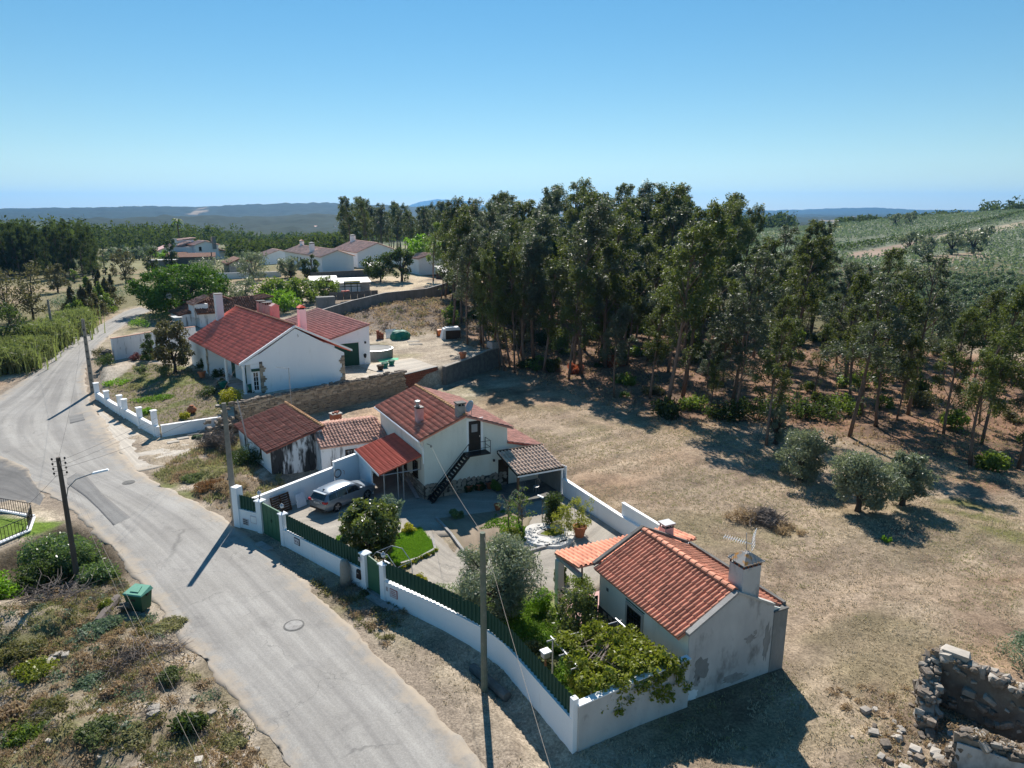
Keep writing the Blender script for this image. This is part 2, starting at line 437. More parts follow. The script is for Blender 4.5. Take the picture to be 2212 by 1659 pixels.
LEAF('leaf_olive', (.13,.165,.112), (.20,.23,.165), (.16,.19,.09), .28, .45, .45, .15, 1.2)
LEAF('leaf_wood', (.036,.055,.022), (.058,.078,.03), (.07,.10,.02), .25, .08, .8, .25, .3)
LEAF('leaf_olive_far', (.12,.155,.105), (.175,.20,.135), (.12,.165,.07), .25, .3, .6, .2, .1)
LEAF('leaf_dark', (.030,.052,.022), (.052,.076,.03), (.065,.10,.018), .28, .2, .55, .25, 1)
LEAF('leaf_pine', (.045,.11,.014), (.07,.15,.02), (.055,.11,.008), .26, .25, .6, .1, .7)
LEAF('lawn_green', (.14,.30,.03), (.18,.34,.04), (.16,.28,.02), .3, .2, .7, .1, 1)
LEAF('leaf_bright', (.09,.19,.018), (.13,.24,.025), (.16,.30,.02), .35, .3, .5, .15, 1)
LEAF('leaf_mid', (.075,.125,.025), (.11,.16,.035), (.14,.20,.025), .32, .35, .5, .2, 1)
LEAF('leaf_laurel', (.085,.14,.055), (.13,.18,.085), (.12,.19,.04), .28, .5, .36, .15, 1.2)
LEAF('leaf_loquat', (.060,.088,.032), (.095,.12,.042), (.12,.155,.025), .27, .5, .38, .1, 1.3)
LEAF('leaf_yellow', (.30,.26,.02), (.20,.22,.025), (.30,.30,.02), .35, .3, .5, .15, 1.2)
LEAF('leaf_vine', (.145,.17,.022), (.215,.23,.036), (.17,.20,.018), .30, .35, .45, .1, 1.6)
LEAF('leaf_bamboo', (.20,.20,.03), (.15,.18,.035), (.26,.28,.03), .35, .3, .5, .15, 1.5)
LEAF('leaf_reed', (.13,.16,.055), (.20,.19,.085), (.16,.20,.05), .3, .35, .5, .25, .35)
LEAF('leaf_weed', (.10,.13,.055), (.16,.16,.075), (.12,.16,.05), .3, .3, .6, .25, .8)
LEAF('leaf_rusty', (.22,.12,.06), (.18,.13,.06), (.16,.08,.03), .25, .2, .7, .2, 1)
LEAF('leaf_scrub', (.12,.115,.05), (.165,.15,.07), (.14,.14,.04), .28, .2, .6, .25, .6)
LEAF('leaf_sage', (.13,.18,.12), (.18,.22,.15), (.12,.18,.09), .25, .3, .6, .2, .9)
LEAF('leaf_dry', (.34,.255,.17), (.27,.195,.13), (.30,.22,.12), .3, .15, .7, .3, .8)
LEAF('leaf_redbrown', (.30,.075,.045), (.22,.09,.05), (.30,.08,.03), .3, .2, .7, .2, 1)
LEAF('leaf_brownolive', (.085,.085,.045), (.125,.105,.06), (.10,.10,.03), .25, .3, .6, .2, .7)
LEAF('leaf_purple', (.09,.035,.045), (.06,.04,.035), (.12,.04,.04), .3, .3, .6, .2, 1)
LEAF('straw', (.56,.485,.36), (.46,.385,.27), (.40,.33,.22), .25, .1, .8, .2, .35)
LEAF('grass_green', (.11,.22,.026), (.14,.25,.034), (.12,.21,.02), .3, .25, .6, .1, 1)
LEAF('grass_olive', (.24,.235,.125), (.31,.28,.165), (.25,.25,.10), .3, .15, .7, .2, .5)

# ------------------------------------------------------------------ ground
def ground_mat(name, fine):
    m = bpy.data.materials.new(name); m.use_nodes = True
    t = m.node_tree; p = t.nodes['Principled BSDF']
    p.inputs['Roughness'].default_value = .95; p.inputs['Specular IOR Level'].default_value = .1
    a = t.nodes.new('ShaderNodeAttribute'); a.attribute_name = 'cover'
    g = t.nodes.new('ShaderNodeNewGeometry')
    col = a.outputs['Color']
    for sc, lo, hi in fine:
        r = t.nodes.new('ShaderNodeMapRange'); r.inputs[1].default_value = .3; r.inputs[2].default_value = .7
        r.inputs[3].default_value = lo; r.inputs[4].default_value = hi
        n = t.nodes.new('ShaderNodeTexNoise'); n.inputs['Scale'].default_value = sc; n.inputs['Detail'].default_value = 5; n.inputs['Roughness'].default_value = .72
        t.links.new(g.outputs['Position'], n.inputs['Vector']); t.links.new(n.outputs[0], r.inputs[0])
        vm = t.nodes.new('ShaderNodeVectorMath'); vm.operation = 'SCALE'
        t.links.new(col, vm.inputs[0]); t.links.new(r.outputs[0], vm.inputs['Scale']); col = vm.outputs[0]
    t.links.new(col, p.inputs['Base Color'])
    if len(fine) > 1:
        b = t.nodes.new('ShaderNodeBump'); b.inputs['Strength'].default_value = .6; b.inputs['Distance'].default_value = .08
        t.links.new(n.outputs[0], b.inputs['Height']); t.links.new(b.outputs[0], p.inputs['Normal'])
    MATS[name] = m
ground_mat('ground_near', [(.35, .85, 1.15), (2.2, .66, 1.30), (9, .45, 1.5)])
ground_mat('ground_far', [(.012, .8, 1.2), (.05, .75, 1.25)])
def grid_mesh(name, X, Y, Z):
    ny, nx = X.shape
    v = np.stack([X.ravel(), Y.ravel(), Z.ravel()], 1)
    i = np.arange(ny * nx).reshape(ny, nx)
    f = np.stack([i[:-1, :-1].ravel(), i[:-1, 1:].ravel(), i[1:, 1:].ravel(), i[1:, :-1].ravel()], 1)
    return np_mesh(name, v, f)
def set_cover(me, c):
    a = me.attributes.new('cover', 'FLOAT_COLOR', 'POINT')
    a.data.foreach_set('color', np.c_[c, np.ones(len(c))].astype(np.float32).ravel())
def lines(a, b, lo, hi, st, g):
    L = list(np.arange(a, b, st)); s = st
    while L[-1] < hi: s *= g; L.append(L[-1] + s)
    s = st; K = []
    q = a
    while q > lo: s *= g; q -= s; K.append(q)
    return np.array(K[::-1] + L)
def lerp(c, d, m):
    return c * (1 - m[:, None]) + np.array(d)[None, :] * m[:, None]
FOREST = [(-9, 106), (-1.5, 92), (9, 77), (15.2, 68), (21, 66.5), (30.5, 60.5), (36.5, 54), (45, 48), (70, 60), (72, 78), (62, 104), (48, 128), (35, 150), (15, 172), (-15, 178), (-16, 140)]
def cover_near(x, y):
    n1 = fbm(x, y, 6, 4); n2 = fbm(x + 70, y, 2.2, 3); n3 = fbm(x - 33, y + 12, 15, 3)
    c = np.tile(np.array([.375, .31, .235]), (len(x), 1))
    c = lerp(c, (.27, .235, .155), ss(-.05, .35, n1))           # greener dry grass
    c = lerp(c, (.40, .27, .175), ss(.05, .45, n3) * .8)        # orange earth
    c = lerp(c, (.47, .40, .30), ss(.1, .45, n2) * .6)
    c = lerp(c, (.20, .155, .115), ss(.05, .4, -n2 - .05) * .65)
    st = fbm((x*.8 + y*.6)*.16, (y*.8 - x*.6)*1.5 + 7, 1.3, 3); c = c * (1 + .5*np.clip(st, -.5, .5))[:, None]
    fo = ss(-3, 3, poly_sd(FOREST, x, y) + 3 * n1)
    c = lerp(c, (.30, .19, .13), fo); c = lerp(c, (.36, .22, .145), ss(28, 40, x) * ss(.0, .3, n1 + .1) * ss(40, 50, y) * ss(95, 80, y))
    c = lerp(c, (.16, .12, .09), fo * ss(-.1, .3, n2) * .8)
    # green strips in the field at the right
    c = lerp(c, (.17, .19, .06), ss(2.5, .3, line_d([G(2060, 1090), G(2220, 1160)], x, y) + 1.5 * n2) * .8)
    for q in ([(6,70),(14,58),(24,48),(40,38)],[(7.2,71),(15.3,59.2),(25.3,49.3),(41,39.3)],[(12,30),(20,34),(34,36),(50,34)],[(12.3,31.5),(20,35.6),(34,37.6),(50,35.6)]):
        c = lerp(c, (.42, .34, .25), ss(.6, .15, line_d(q, x, y) + .35*n2) * .8)
    te = ss(-.5, .5, poly_sd(TERRACE, x, y))
    c = lerp(c, (.42, .37, .30), te * ss(88, 78, y) * .8 + te * ss(.3, -.2, n1) * .3)
    c = lerp(c, (.19, .15, .12), te * ss(100, 114, y) * ss(-45, -30, x))     # mound
    c = lerp(c, (.52, .42, .29), ss(136, 150, y) * ss(-70, -50, x) * ss(12, 2, x) * ss(.3, -.2, n1))
    gd = ss(-.4, .4, poly_sd([(-44, 74), (-32.2, 62), (-28.4, 65.2), (-26.5, 69), (-31.5, 75), (-38, 82), (-46, 86)], x, y))
    c = lerp(c, (.30, .245, .18), gd)
    c = lerp(c, (.19, .15, .105), gd * .8); c = lerp(c, (.15, .165, .06), gd * ss(.08, .35, n2))
    lf = ss(-20, -32, x) * ss(80, 95, y) * ss(0, 3, -poly_sd(ROADPOLY, x, y) ) * (1 - te)
    c = lerp(c, (.19, .17, .09), lf)
    c = lerp(c, (.29, .225, .14), lf * ss(0.05, .35, n3))
    vg = ss(2.2, .3, -poly_sd(ROADPOLY, x, y) + 1.2 * n2) * ss(100, 80, y)
    c = lerp(c, (.27, .22, .17), vg)                          # dusty verge
    rb = ss(-7.5, -9, x) * ss(37, 33, y)
    c = lerp(c, (.225, .185, .13), rb); c = lerp(c, (.16, .15, .075), rb * ss(.0, .3, n2)); c = lerp(c, (.40, .34, .27), rb * ss(.12, .4, -n2) * .8)
    hl = ss(-1.2, .3, poly_sd(HOLE, x, y)); c = lerp(c, (.12, .095, .065), hl)  # deep shade of the sunken plot put into the ground colour
    og = ss(100, 118, y) * ss(30, 45, x); c = lerp(c, (.16, .16, .09), og)
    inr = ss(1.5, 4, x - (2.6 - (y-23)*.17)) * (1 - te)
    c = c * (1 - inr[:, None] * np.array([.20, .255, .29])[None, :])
    bk = ss(-.8, .6, poly_sd([G(*q) for q in ((318,1040),(400,985),(520,920),(548,965),(600,1050),(560,1085),(508,1108),(420,1085))], x, y) + n2)
    c = lerp(c, (.19, .145, .10), bk); c = lerp(c, (.15, .16, .06), bk * ss(0, .3, n1)); c = lerp(c, (.40, .33, .26), bk * ss(.15, .4, n2))
    lawn = poly_sd([(-37, 44.8), (-29.6, 43.2), (-30, 41.6), (-33.5, 39.4)], x, y)
    c = lerp(c, (.13, .20, .03), ss(-.2, .2, lawn))
    gr = ss(-.3, .3, poly_sd(GARDEN, x, y))
    c = lerp(c, (.30, .25, .17), gr); c = lerp(c, (.12, .17, .035), gr * ss(-.12, .15, n2 + .12))
    return c
GARDEN = [G(*p) for p in ((905,1262),(960,1262),(1100,1268),(1200,1300),(1290,1400),(1400,1460),(1260,1560),(1225,1525),(1080,1370),(945,1300))]
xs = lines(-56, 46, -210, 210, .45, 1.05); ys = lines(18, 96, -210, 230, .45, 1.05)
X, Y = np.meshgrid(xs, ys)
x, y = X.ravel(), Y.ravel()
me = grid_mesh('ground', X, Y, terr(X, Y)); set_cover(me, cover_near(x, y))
tag(link('ground', me, 'ground_near', smooth=True), kind='structure')
# the land beyond
th = np.r_[np.arange(-180, -50, 6.0), np.arange(-50, 50, .22), np.arange(50, 181, 6.0)]
rr = [165.0]
while rr[-1] < 16500: rr.append(rr[-1] * (1.022 if rr[-1] < 2500 else 1.012 if 3300 < rr[-1] < 5300 else 1.03))
TH, RR_ = np.meshgrid(R(1) * th, np.array(rr))
X, Y = RR_ * np.sin(TH), RR_ * np.cos(TH)
Z = terr0(X, Y) - .8 * ss(228, 195, RR_)
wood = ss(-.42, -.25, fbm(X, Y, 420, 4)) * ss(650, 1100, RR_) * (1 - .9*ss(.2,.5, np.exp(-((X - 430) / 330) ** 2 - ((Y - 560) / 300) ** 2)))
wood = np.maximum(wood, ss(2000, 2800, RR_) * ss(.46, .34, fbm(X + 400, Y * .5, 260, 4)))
Z = Z + wood * (7 + 11 * fbm(X, Y, 38, 2))
x, y = X.ravel(), Y.ravel(); w = wood.ravel()
n1 = fbm(x, y, 160, 3); n2 = fbm(x, y + 900, 60, 3)
c = np.tile(np.array([.20, .19, .10]), (len(x), 1))
c = lerp(c, (.085, .10, .05), ss(500, 900, np.hypot(x, y)))
c = lerp(c, (.34, .28, .19), ss(.22, .45, n1)); c = lerp(c, (.10, .12, .055), ss(0, .3, n2))
hill = np.exp(-((x - 420) / 330) ** 2 - ((y - 500) / 330) ** 2)
c = lerp(c, (.15, .17, .115), ss(.06, .3, hill))
FIELDS = [([(1830,548),(1990,519),(2012,533),(1940,548),(1850,562)], (.25,.185,.14)), ([(1985,514),(2230,476),(2230,484),(2015,522)], (.30,.25,.18)), ([(1742,472),(1890,455),(1965,461),(1900,470),(1760,486)], (.31,.25,.18)), ([(1990,556),(2110,545),(2150,556),(2020,572)], (.26,.20,.14)), ([(1610,506),(1800,491),(2000,469),(2000,472),(1800,495),(1612,510)], (.30,.28,.08)), ([(1555,470),(1640,462),(1650,468),(1560,478)], (.30,.25,.17))]
FIELDS = [([GT(*q)[:2] for q in P], k) for P, k in FIELDS]
for P, k in FIELDS: c = lerp(c, k, ss(-3, 1, poly_sd(P, x, y))); 

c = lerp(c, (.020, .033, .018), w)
c = lerp(c, (.28, .22, .15), ss(.50, .56, fbm(x*.6 + 77, y*.25, 150, 3)) * ss(1500, 2200, np.hypot(x, y)))
set_cover_c = c
me = grid_mesh('hills', X, Y, Z); set_cover(me, c)
tag(link('hills', me, 'ground_far', smooth=True), kind='structure')
# ------------------------------------------------------------------ road and paved sheets
def road_mat(name, c, c2, edge, crack=.5):
    m = M(name, c, c2, .22, .9, None, bump=.25, bs=30, world=True, spec=.2)
    t = m.node_tree; p = t.nodes['Principled BSDF']
    col = p.inputs['Base Color'].links[0].from_socket
    g = [n for n in t.nodes if n.type == 'NEW_GEOMETRY'][0].outputs['Position']
    col = mixc(t, noise(t, g, 14, 5, .8, .3, .7), mixc(t, 1.0, col, (.76,.76,.76), 'MULTIPLY'), mixc(t, 1.0, col, (1.2,1.2,1.19), 'MULTIPLY'))
    ln = t.nodes.new('ShaderNodeAttribute'); ln.attribute_name = 'lane'
    lv = mapping(t, ln.outputs['Vector'], (9, .045, 1))
    col = mixc(t, noise(t, lv, 1.0, 3, .6, .35, .65), mixc(t, 1.0, col, (.82,.82,.825), 'MULTIPLY'), mixc(t, 1.0, col, (1.15,1.15,1.14), 'MULTIPLY'))
    # worn paler wheel lanes and dusty margins follow the strip's own coordinate
    at = t.nodes.new('ShaderNodeAttribute'); at.attribute_name = 'across'
    n = noise(t, g, .9, 4, .7, .25, .75)
    ad = t.nodes.new('ShaderNodeMath'); ad.operation = 'MULTIPLY_ADD'; ad.inputs[1].default_value = .22; ad.inputs[2].default_value = -.11
    t.links.new(n, ad.inputs[0])
    sm = t.nodes.new('ShaderNodeMath'); sm.operation = 'ADD'; t.links.new(at.outputs['Fac'], sm.inputs[0]); t.links.new(ad.outputs[0], sm.inputs[1])
    r = t.nodes.new('ShaderNodeMapRange'); r.inputs[1].default_value = .13; r.inputs[2].default_value = .0
    t.links.new(sm.outputs[0], r.inputs[0])
    col = mixc(t, r.outputs[0], col, edge)
    vo = t.nodes.new('ShaderNodeTexVoronoi'); vo.feature = 'DISTANCE_TO_EDGE'; vo.inputs['Scale'].default_value = .16
    wv = t.nodes.new('ShaderNodeTexNoise'); wv.inputs['Scale'].default_value = 1.1; wv.inputs['Detail'].default_value = 4
    t.links.new(g, wv.inputs['Vector'])
    va = t.nodes.new('ShaderNodeVectorMath'); va.operation = 'MULTIPLY_ADD'; va.inputs[1].default_value = (1.6, 1.6, 0)
    t.links.new(wv.outputs['Color'], va.inputs[0]); t.links.new(g, va.inputs[2]); t.links.new(va.outputs[0], vo.inputs['Vector'])
    r2 = t.nodes.new('ShaderNodeMapRange'); r2.inputs[1].default_value = .006; r2.inputs[2].default_value = .0; r2.inputs[4].default_value = crack
    t.links.new(vo.outputs['Distance'], r2.inputs[0])
    gate = t.nodes.new('ShaderNodeMath'); gate.operation = 'MULTIPLY'
    t.links.new(r2.outputs[0], gate.inputs[0]); t.links.new(noise(t, g, .25, 2, .5, .48, .56), gate.inputs[1])
    col = mixc(t, gate.outputs[0], col, (.10, .098, .095))
    vo2 = t.nodes.new('ShaderNodeTexVoronoi'); vo2.feature = 'DISTANCE_TO_EDGE'; vo2.inputs['Scale'].default_value = 1.5
    t.links.new(va.outputs[0], vo2.inputs['Vector'])
    r3 = t.nodes.new('ShaderNodeMapRange'); r3.inputs[1].default_value = .035; r3.inputs[2].default_value = .0; r3.inputs[4].default_value = crack
    t.links.new(vo2.outputs['Distance'], r3.inputs[0])
    g3 = t.nodes.new('ShaderNodeMath'); g3.operation = 'MULTIPLY'
    t.links.new(r3.outputs[0], g3.inputs[0]); t.links.new(noise(t, g, .33, 3, .6, .57, .66), g3.inputs[1])
    col = mixc(t, g3.outputs[0], col, (.12, .117, .11))
    col = mixc(t, noise(t, g, .55, 4, .7, .56, .74), col, mixc(t, 1.0, col, (.78,.78,.79), 'MULTIPLY'))
    t.links.new(col, p.inputs['Base Color'])
road_mat('asphalt', (.275,.262,.243), (.325,.312,.292), (.37,.315,.25))
def strip(name, L, Rr, n, m, mat, lift, jag=.0):
    A = resample(L, n); B = resample(Rr, n)
    k = np.linspace(0, 1, m)[None, :]
    X = A[:, :1] * (1 - k) + B[:, :1] * k; Y = A[:, 1:2] * (1 - k) + B[:, 1:2] * k
    if jag:
        for col, sgn in ((0, 1), (m - 1, -1)):
            j = jag * (fbm(X[:, col] * 1.0, Y[:, col], 1.3, 3) + .6 * fbm(X[:, col], Y[:, col] + 40, .4, 2))
            X[:, col] += j; Y[:, col] += j * .5
    Z = terr0(X, Y) + lift + .03 * ss(48, 85, Y)
    e0, e1 = (X[:, 1]-X[:, 0], Y[:, 1]-Y[:, 0]), (X[:, -1]-X[:, -2], Y[:, -1]-Y[:, -2])
    n0, n1 = np.hypot(*e0) + 1e-6, np.hypot(*e1) + 1e-6
    X = np.c_[X[:, 0]-.05*e0[0]/n0, X, X[:, -1]+.05*e1[0]/n1]; Y = np.c_[Y[:, 0]-.05*e0[1]/n0, Y, Y[:, -1]+.05*e1[1]/n1]; Z = np.c_[Z[:, 0]-.35, Z, Z[:, -1]-.35]
    k = np.c_[[[0.]], k, [[1.]]]
    me = grid_mesh(name, X, Y, Z)
    a = me.attributes.new('across', 'FLOAT', 'POINT')
    a.data.foreach_set('value', np.repeat(np.minimum(k, 1 - k), n, 0).astype(np.float32).ravel())
    cum = np.r_[0, np.cumsum(np.hypot(*np.diff((A+B)/2, axis=0)[:, :2].T))]
    q = np.zeros((n, k.shape[1], 3), np.float32); q[:, :, 0] = k * float(np.hypot(*(A-B)[:, :2].T).mean()) / 7.0; q[:, :, 1] = cum[:, None]
    a = me.attributes.new('lane', 'FLOAT_VECTOR', 'POINT'); a.data.foreach_set('vector', q.ravel())
    return tag(link(name, me, mat), kind='structure')
strip('road', RL, RR, 420, 30, 'asphalt', .02, .35)
def sheet(name, pts, mat, lift, kind='structure', label=None, n=70, m=24, px=True, z=None, jag=.0):
    """a paved sheet over the ground from a four-sided outline (two matching sides)"""
    L, Rr = pts
    if px: L = [GT(*p)[:2] for p in L]; Rr = [GT(*p)[:2] for p in Rr]
    o = strip(name, L, Rr, n, m, mat, lift, jag)
    return o
road_mat('apron', (.50,.455,.39), (.43,.385,.33), (.42,.36,.285), .4)
road_mat('asphalt_patch', (.19,.187,.182), (.22,.217,.21), (.17,.165,.16), .3)
road_mat('asphalt_dark', (.13,.128,.125), (.17,.165,.16), (.30,.26,.21), .6)
road_mat('yard_concrete', (.37,.335,.29), (.29,.265,.23), (.29,.25,.20), .5)
road_mat('soil', (.20,.155,.11), (.27,.215,.16), (.22,.19,.12), .0)
sheet('driveway', ([(200,872),(262,915),(345,962),(420,945),(492,915)],[(232,925),(262,978),(296,1020),(365,1005),(470,942)]), 'apron', .012, jag=.25)
sheet('side_lane', ([(-80,1000),(0,985),(55,1010),(95,1075)],[(-120,1120),(-20,1090),(40,1092),(85,1095)]), 'asphalt_dark', .03, jag=.2)
sheet('asphalt_patch', ([(145,1034),(168,1020),(186,1027),(222,1068),(282,1118)],[(145,1046),(186,1075),(212,1100),(238,1128),(245,1136)]), 'asphalt_patch', .026, n=24, m=8)
sheet('asphalt_patch', ([(148,898),(178,894)],[(152,916),(184,908)]), 'asphalt_patch', .026, n=8, m=6)
sheet('courtyard', ([(560,1128),(640,1085),(730,1050),(820,1020),(905,985),(1000,1000),(1110,1020),(1200,1040)],[(600,1160),(655,1190),(700,1212),(760,1212),(860,1165),(960,1160),(1080,1150),(1185,1110)]), 'yard_concrete', .03, jag=.1)
sheet('gravel_path', ([(930,1140),(985,1195),(1000,1145),(1120,1120),(1190,1095),(1212,1070)],[(880,1245),(960,1290),(1150,1265),(1230,1300),(1275,1290),(1390,1185)]), 'yard_concrete', .045, jag=.2)
sheet('flower_bed', ([(946,1122),(972,1155),(1006,1200)],[(1085,1104),(1150,1120),(1120,1195)]), 'soil', .075, jag=.2, n=30, m=20)
SWL = [(-26.6, 64.6), (-24.9, 65.2), (-20, 69.9), (-12.6, 77.6)]
sheet('side_path', (SWL, [(-28.6, 66.6), (-25.5, 69.9), (-18.2, 74.5), (-15.6, 79.5)]), 'apron', .03, px=False, n=50, m=12)
sheet('yard_slab', ([(-15.6, 79.6), (-12.6, 77.7), (-8.9, 82.2)], [(-18.6, 83.0), (-16.6, 84.0), (-12.6, 87.5)]), 'apron', .036, px=False, n=30, m=12)
# ------------------------------------------------------------------ air
hz = MB(); hz.box(-21000, 21000, -400, 17000, -90, 420)
hm = bpy.data.materials.new('haze'); hm.use_nodes = True
hn = hm.node_tree; hn.nodes.remove(hn.nodes['Principled BSDF'])
pv = hn.nodes.new('ShaderNodeVolumePrincipled')
pv.inputs['Color'].default_value = (.17, .50, 1.0, 1); pv.inputs['Density'].default_value = 6.2e-5; pv.inputs['Anisotropy'].default_value = 0.4
hn.links.new(pv.outputs[0], hn.nodes['Material Output'].inputs['Volume'])
MATS['haze'] = hm
HAZE = tag(hz.build('haze', 'haze'), kind='stuff')
M('cap_moss', (.27,.265,.255), (.42,.20,.05), 3.5, .92, bump=.2, bs=10, lohi=(.5,.62))
# ------------------------------------------------------------------ buildings
TILE = {'lusa': [(0,.03),(.12,.20),(.30,.32),(.48,.27),(.62,.08),(.80,.0),(1.0,.03)],
        'canal': [(0,.0),(.10,.24),(.28,.40),(.46,.38),(.62,.2),(.72,-.02),(.86,-.06),(1.0,.0)],
        'flat': [(0,.02),(.12,.15),(.25,.2),(.38,.15),(.5,.02),(.62,.15),(.75,.2),(.88,.15),(1.0,.02)]}
def tile_unit(style, lift=.16):
    p = TILE[style]; n = len(p)
    v = [(x, -.02, z + lift) for x, z in p] + [(x, 1.08, z) for x, z in p] + [(x, -.02, z + lift - .13) for x, z in p]
    f = [(i, i+1, n+i+1, n+i) for i in range(n-1)] + [(2*n+i, 2*n+i+1, i+1, i) for i in range(n-1)]
    return np.array(v), np.array(f)
_TM = {}
class House:
    """a local frame: x along the front, y into the depth (possibly out of square), z up"""
    def __init__(s, name, label, cat, A, a, b=None, z=0.0, group=None):
        b = a + 90 if b is None else b
        s.k, s.c = math.cos(R(b - a)), math.sin(R(b - a))
        s.root = thing(name, label, cat, (A[0], A[1], z), R(a), group)
        s.A, s.a, s.z = A, R(a), z
    def P(s, p): return (p[0] + p[1] * s.k, p[1] * s.c, p[2])
    def wd(s, p):
        q = s.P(p); return (s.A[0] + q[0]*math.cos(s.a) - q[1]*math.sin(s.a), s.A[1] + q[0]*math.sin(s.a) + q[1]*math.cos(s.a), s.z + q[2])
    def mb(s): return MB(s.k, s.c)
    def box(s, name, m, *b, parent=None, tp=0):
        return s.mb().box(*b, tp=tp).build(name, m, parent or s.root)
    def prism(s, name, m, pts, off, parent=None):
        return s.mb().prism(pts, off).build(name, m, parent or s.root)
    def slab(s, mb, o, u, n, a0, a1, b0, b1, c0, c1, up=(0,0,1)):
        o, u, n, up = Vector(o), Vector(u), Vector(n), Vector(up)
        q = lambda a, b, c: tuple(o + u*a + up*b + n*c)
        vs = [q(a0,b0,c0), q(a1,b0,c0), q(a1,b0,c1), q(a0,b0,c1), q(a0,b1,c0), q(a1,b1,c0), q(a1,b1,c1), q(a0,b1,c1)]
        if u.cross(up).dot(n) < 0: fs = [(3,2,1,0),(4,5,6,7),(0,1,5,4),(1,2,6,5),(2,3,7,6),(3,0,4,7)]
        else: fs = [(0,1,2,3),(7,6,5,4),(4,5,1,0),(5,6,2,1),(6,7,3,2),(7,4,0,3)]
        mb.add(vs, fs)
    def window(s, o, u, n, w, h, name='window', fm='white_paint', pm='glass_dark', fw=.09, bars=(1, 1), bm=None, sill=True, parent=None, surround=None):
        """frame with pane and bars as sub-parts on the wall plane through o"""
        parent = parent or s.root
        f = s.mb()
        for q in ((0,fw,0,h),(w-fw,w,0,h),(fw,w-fw,0,fw),(fw,w-fw,h-fw,h)): s.slab(f, o, u, n, *q, -.05, .05)
        fo = f.build(name, fm, parent)
        g = s.mb(); s.slab(g, o, u, n, fw, w-fw, fw, h-fw, -.05, .012); g.build('pane', pm, fo)
        if bars[0] > 1 or bars[1] > 1:
            g = s.mb()
            for i in range(1, bars[0]): x = fw + (w-2*fw)*i/bars[0]; s.slab(g, o, u, n, x-.02, x+.02, fw, h-fw, .013, .03)
            for i in range(1, bars[1]): z = fw + (h-2*fw)*i/bars[1]; s.slab(g, o, u, n, fw, w-fw, z-.015, z+.015, .014, .028)
            g.build('glazing_bar', bm or fm, fo)
        if sill:
            g = s.mb(); s.slab(g, o, u, n, -.06, w+.06, -.07, -.003, -.03, .12); g.build('sill', surround or fm, fo)
        return fo
    def tiles(s, P0, U, V, nu, nv, style, mat, amp=.9, n_ind=0, jit=0., parent=None, lift=.16, slab=.12, name='roof', slab_mat=None, sag=0.):
        """a roof slope: slab plus tiles; the n_ind nearest are parts of their own"""
        P0, U, V = Vector(s.P(P0)), Vector(s.P(U)), Vector(s.P(V))
        n = U.cross(V).normalized()
        if n.z < 0: n = -n
        root = parent or s.root
        q = [P0, P0 + U, P0 + U + V, P0 + V]
        if U.cross(V).z < 0: q = q[::-1]
        lo = [tuple(p - n * slab) for p in q]; hi = [tuple(p - n * .01) for p in q]
        rf = MB().hexa(lo, hi).build(name, slab_mat or mat, root)
        key = (style, lift, mat)
        uv, uf = tile_unit(style, lift)
        if key not in _TM:
            me = np_mesh('tile', uv, uf); me.materials.append(MATS[mat]); _TM[key] = me
        du, dv = U / nu, V / nv; zs = du.length * amp
        cells = []
        for j in range(nv):
            for i in range(nu):
                o = P0 + du * i + dv * j + n * (.012 + sag * math.sin(PI * (i + .5) / nu) * -1 + random.gauss(0, jit))
                w = (math.cos(s.a)*(o.x) - math.sin(s.a)*o.y + s.A[0], math.sin(s.a)*o.x + math.cos(s.a)*o.y + s.A[1])
                cells.append((math.hypot(*w), o, i, j))
        cells.sort(key=lambda c: c[0])
        rest = []
        for r_, (d_, o, i, j) in enumerate(cells):
            rot = random.gauss(0, jit * .6)
            a = du + dv.normalized() * rot * du.length * .5; b = dv + n * random.gauss(0, jit * .4)
            mt = Matrix(((a.x, b.x, n.x*zs, o.x), (a.y, b.y, n.y*zs, o.y), (a.z, b.z, n.z*zs, o.z), (0,0,0,1)))
            if r_ < n_ind:
                t = bpy.data.objects.new('tile', _TM[key]); COL.objects.link(t); t.parent = rf; t.matrix_basis = mt
            else: rest.append(np.array(mt))
        if rest:
            A = np.array(rest); hv = np.c_[uv, np.ones(len(uv))]
            vv = np.einsum('kij,nj->kni', A, hv)[:, :, :3].reshape(-1, 3)
            ff = (uf[None] + (np.arange(len(rest)) * len(uv))[:, None, None]).reshape(-1, 4)
            t = link('tile_field', np_mesh('tile_field', vv, ff), mat, rf)
            at = t.data.attributes.new('tone', 'FLOAT', 'POINT'); at.data.foreach_set('value', np.repeat(NPR.normal(0, .13, len(rest)).clip(-.35, .3), len(uv)).astype(np.float32)); tag(t, kind='stuff')
        return rf
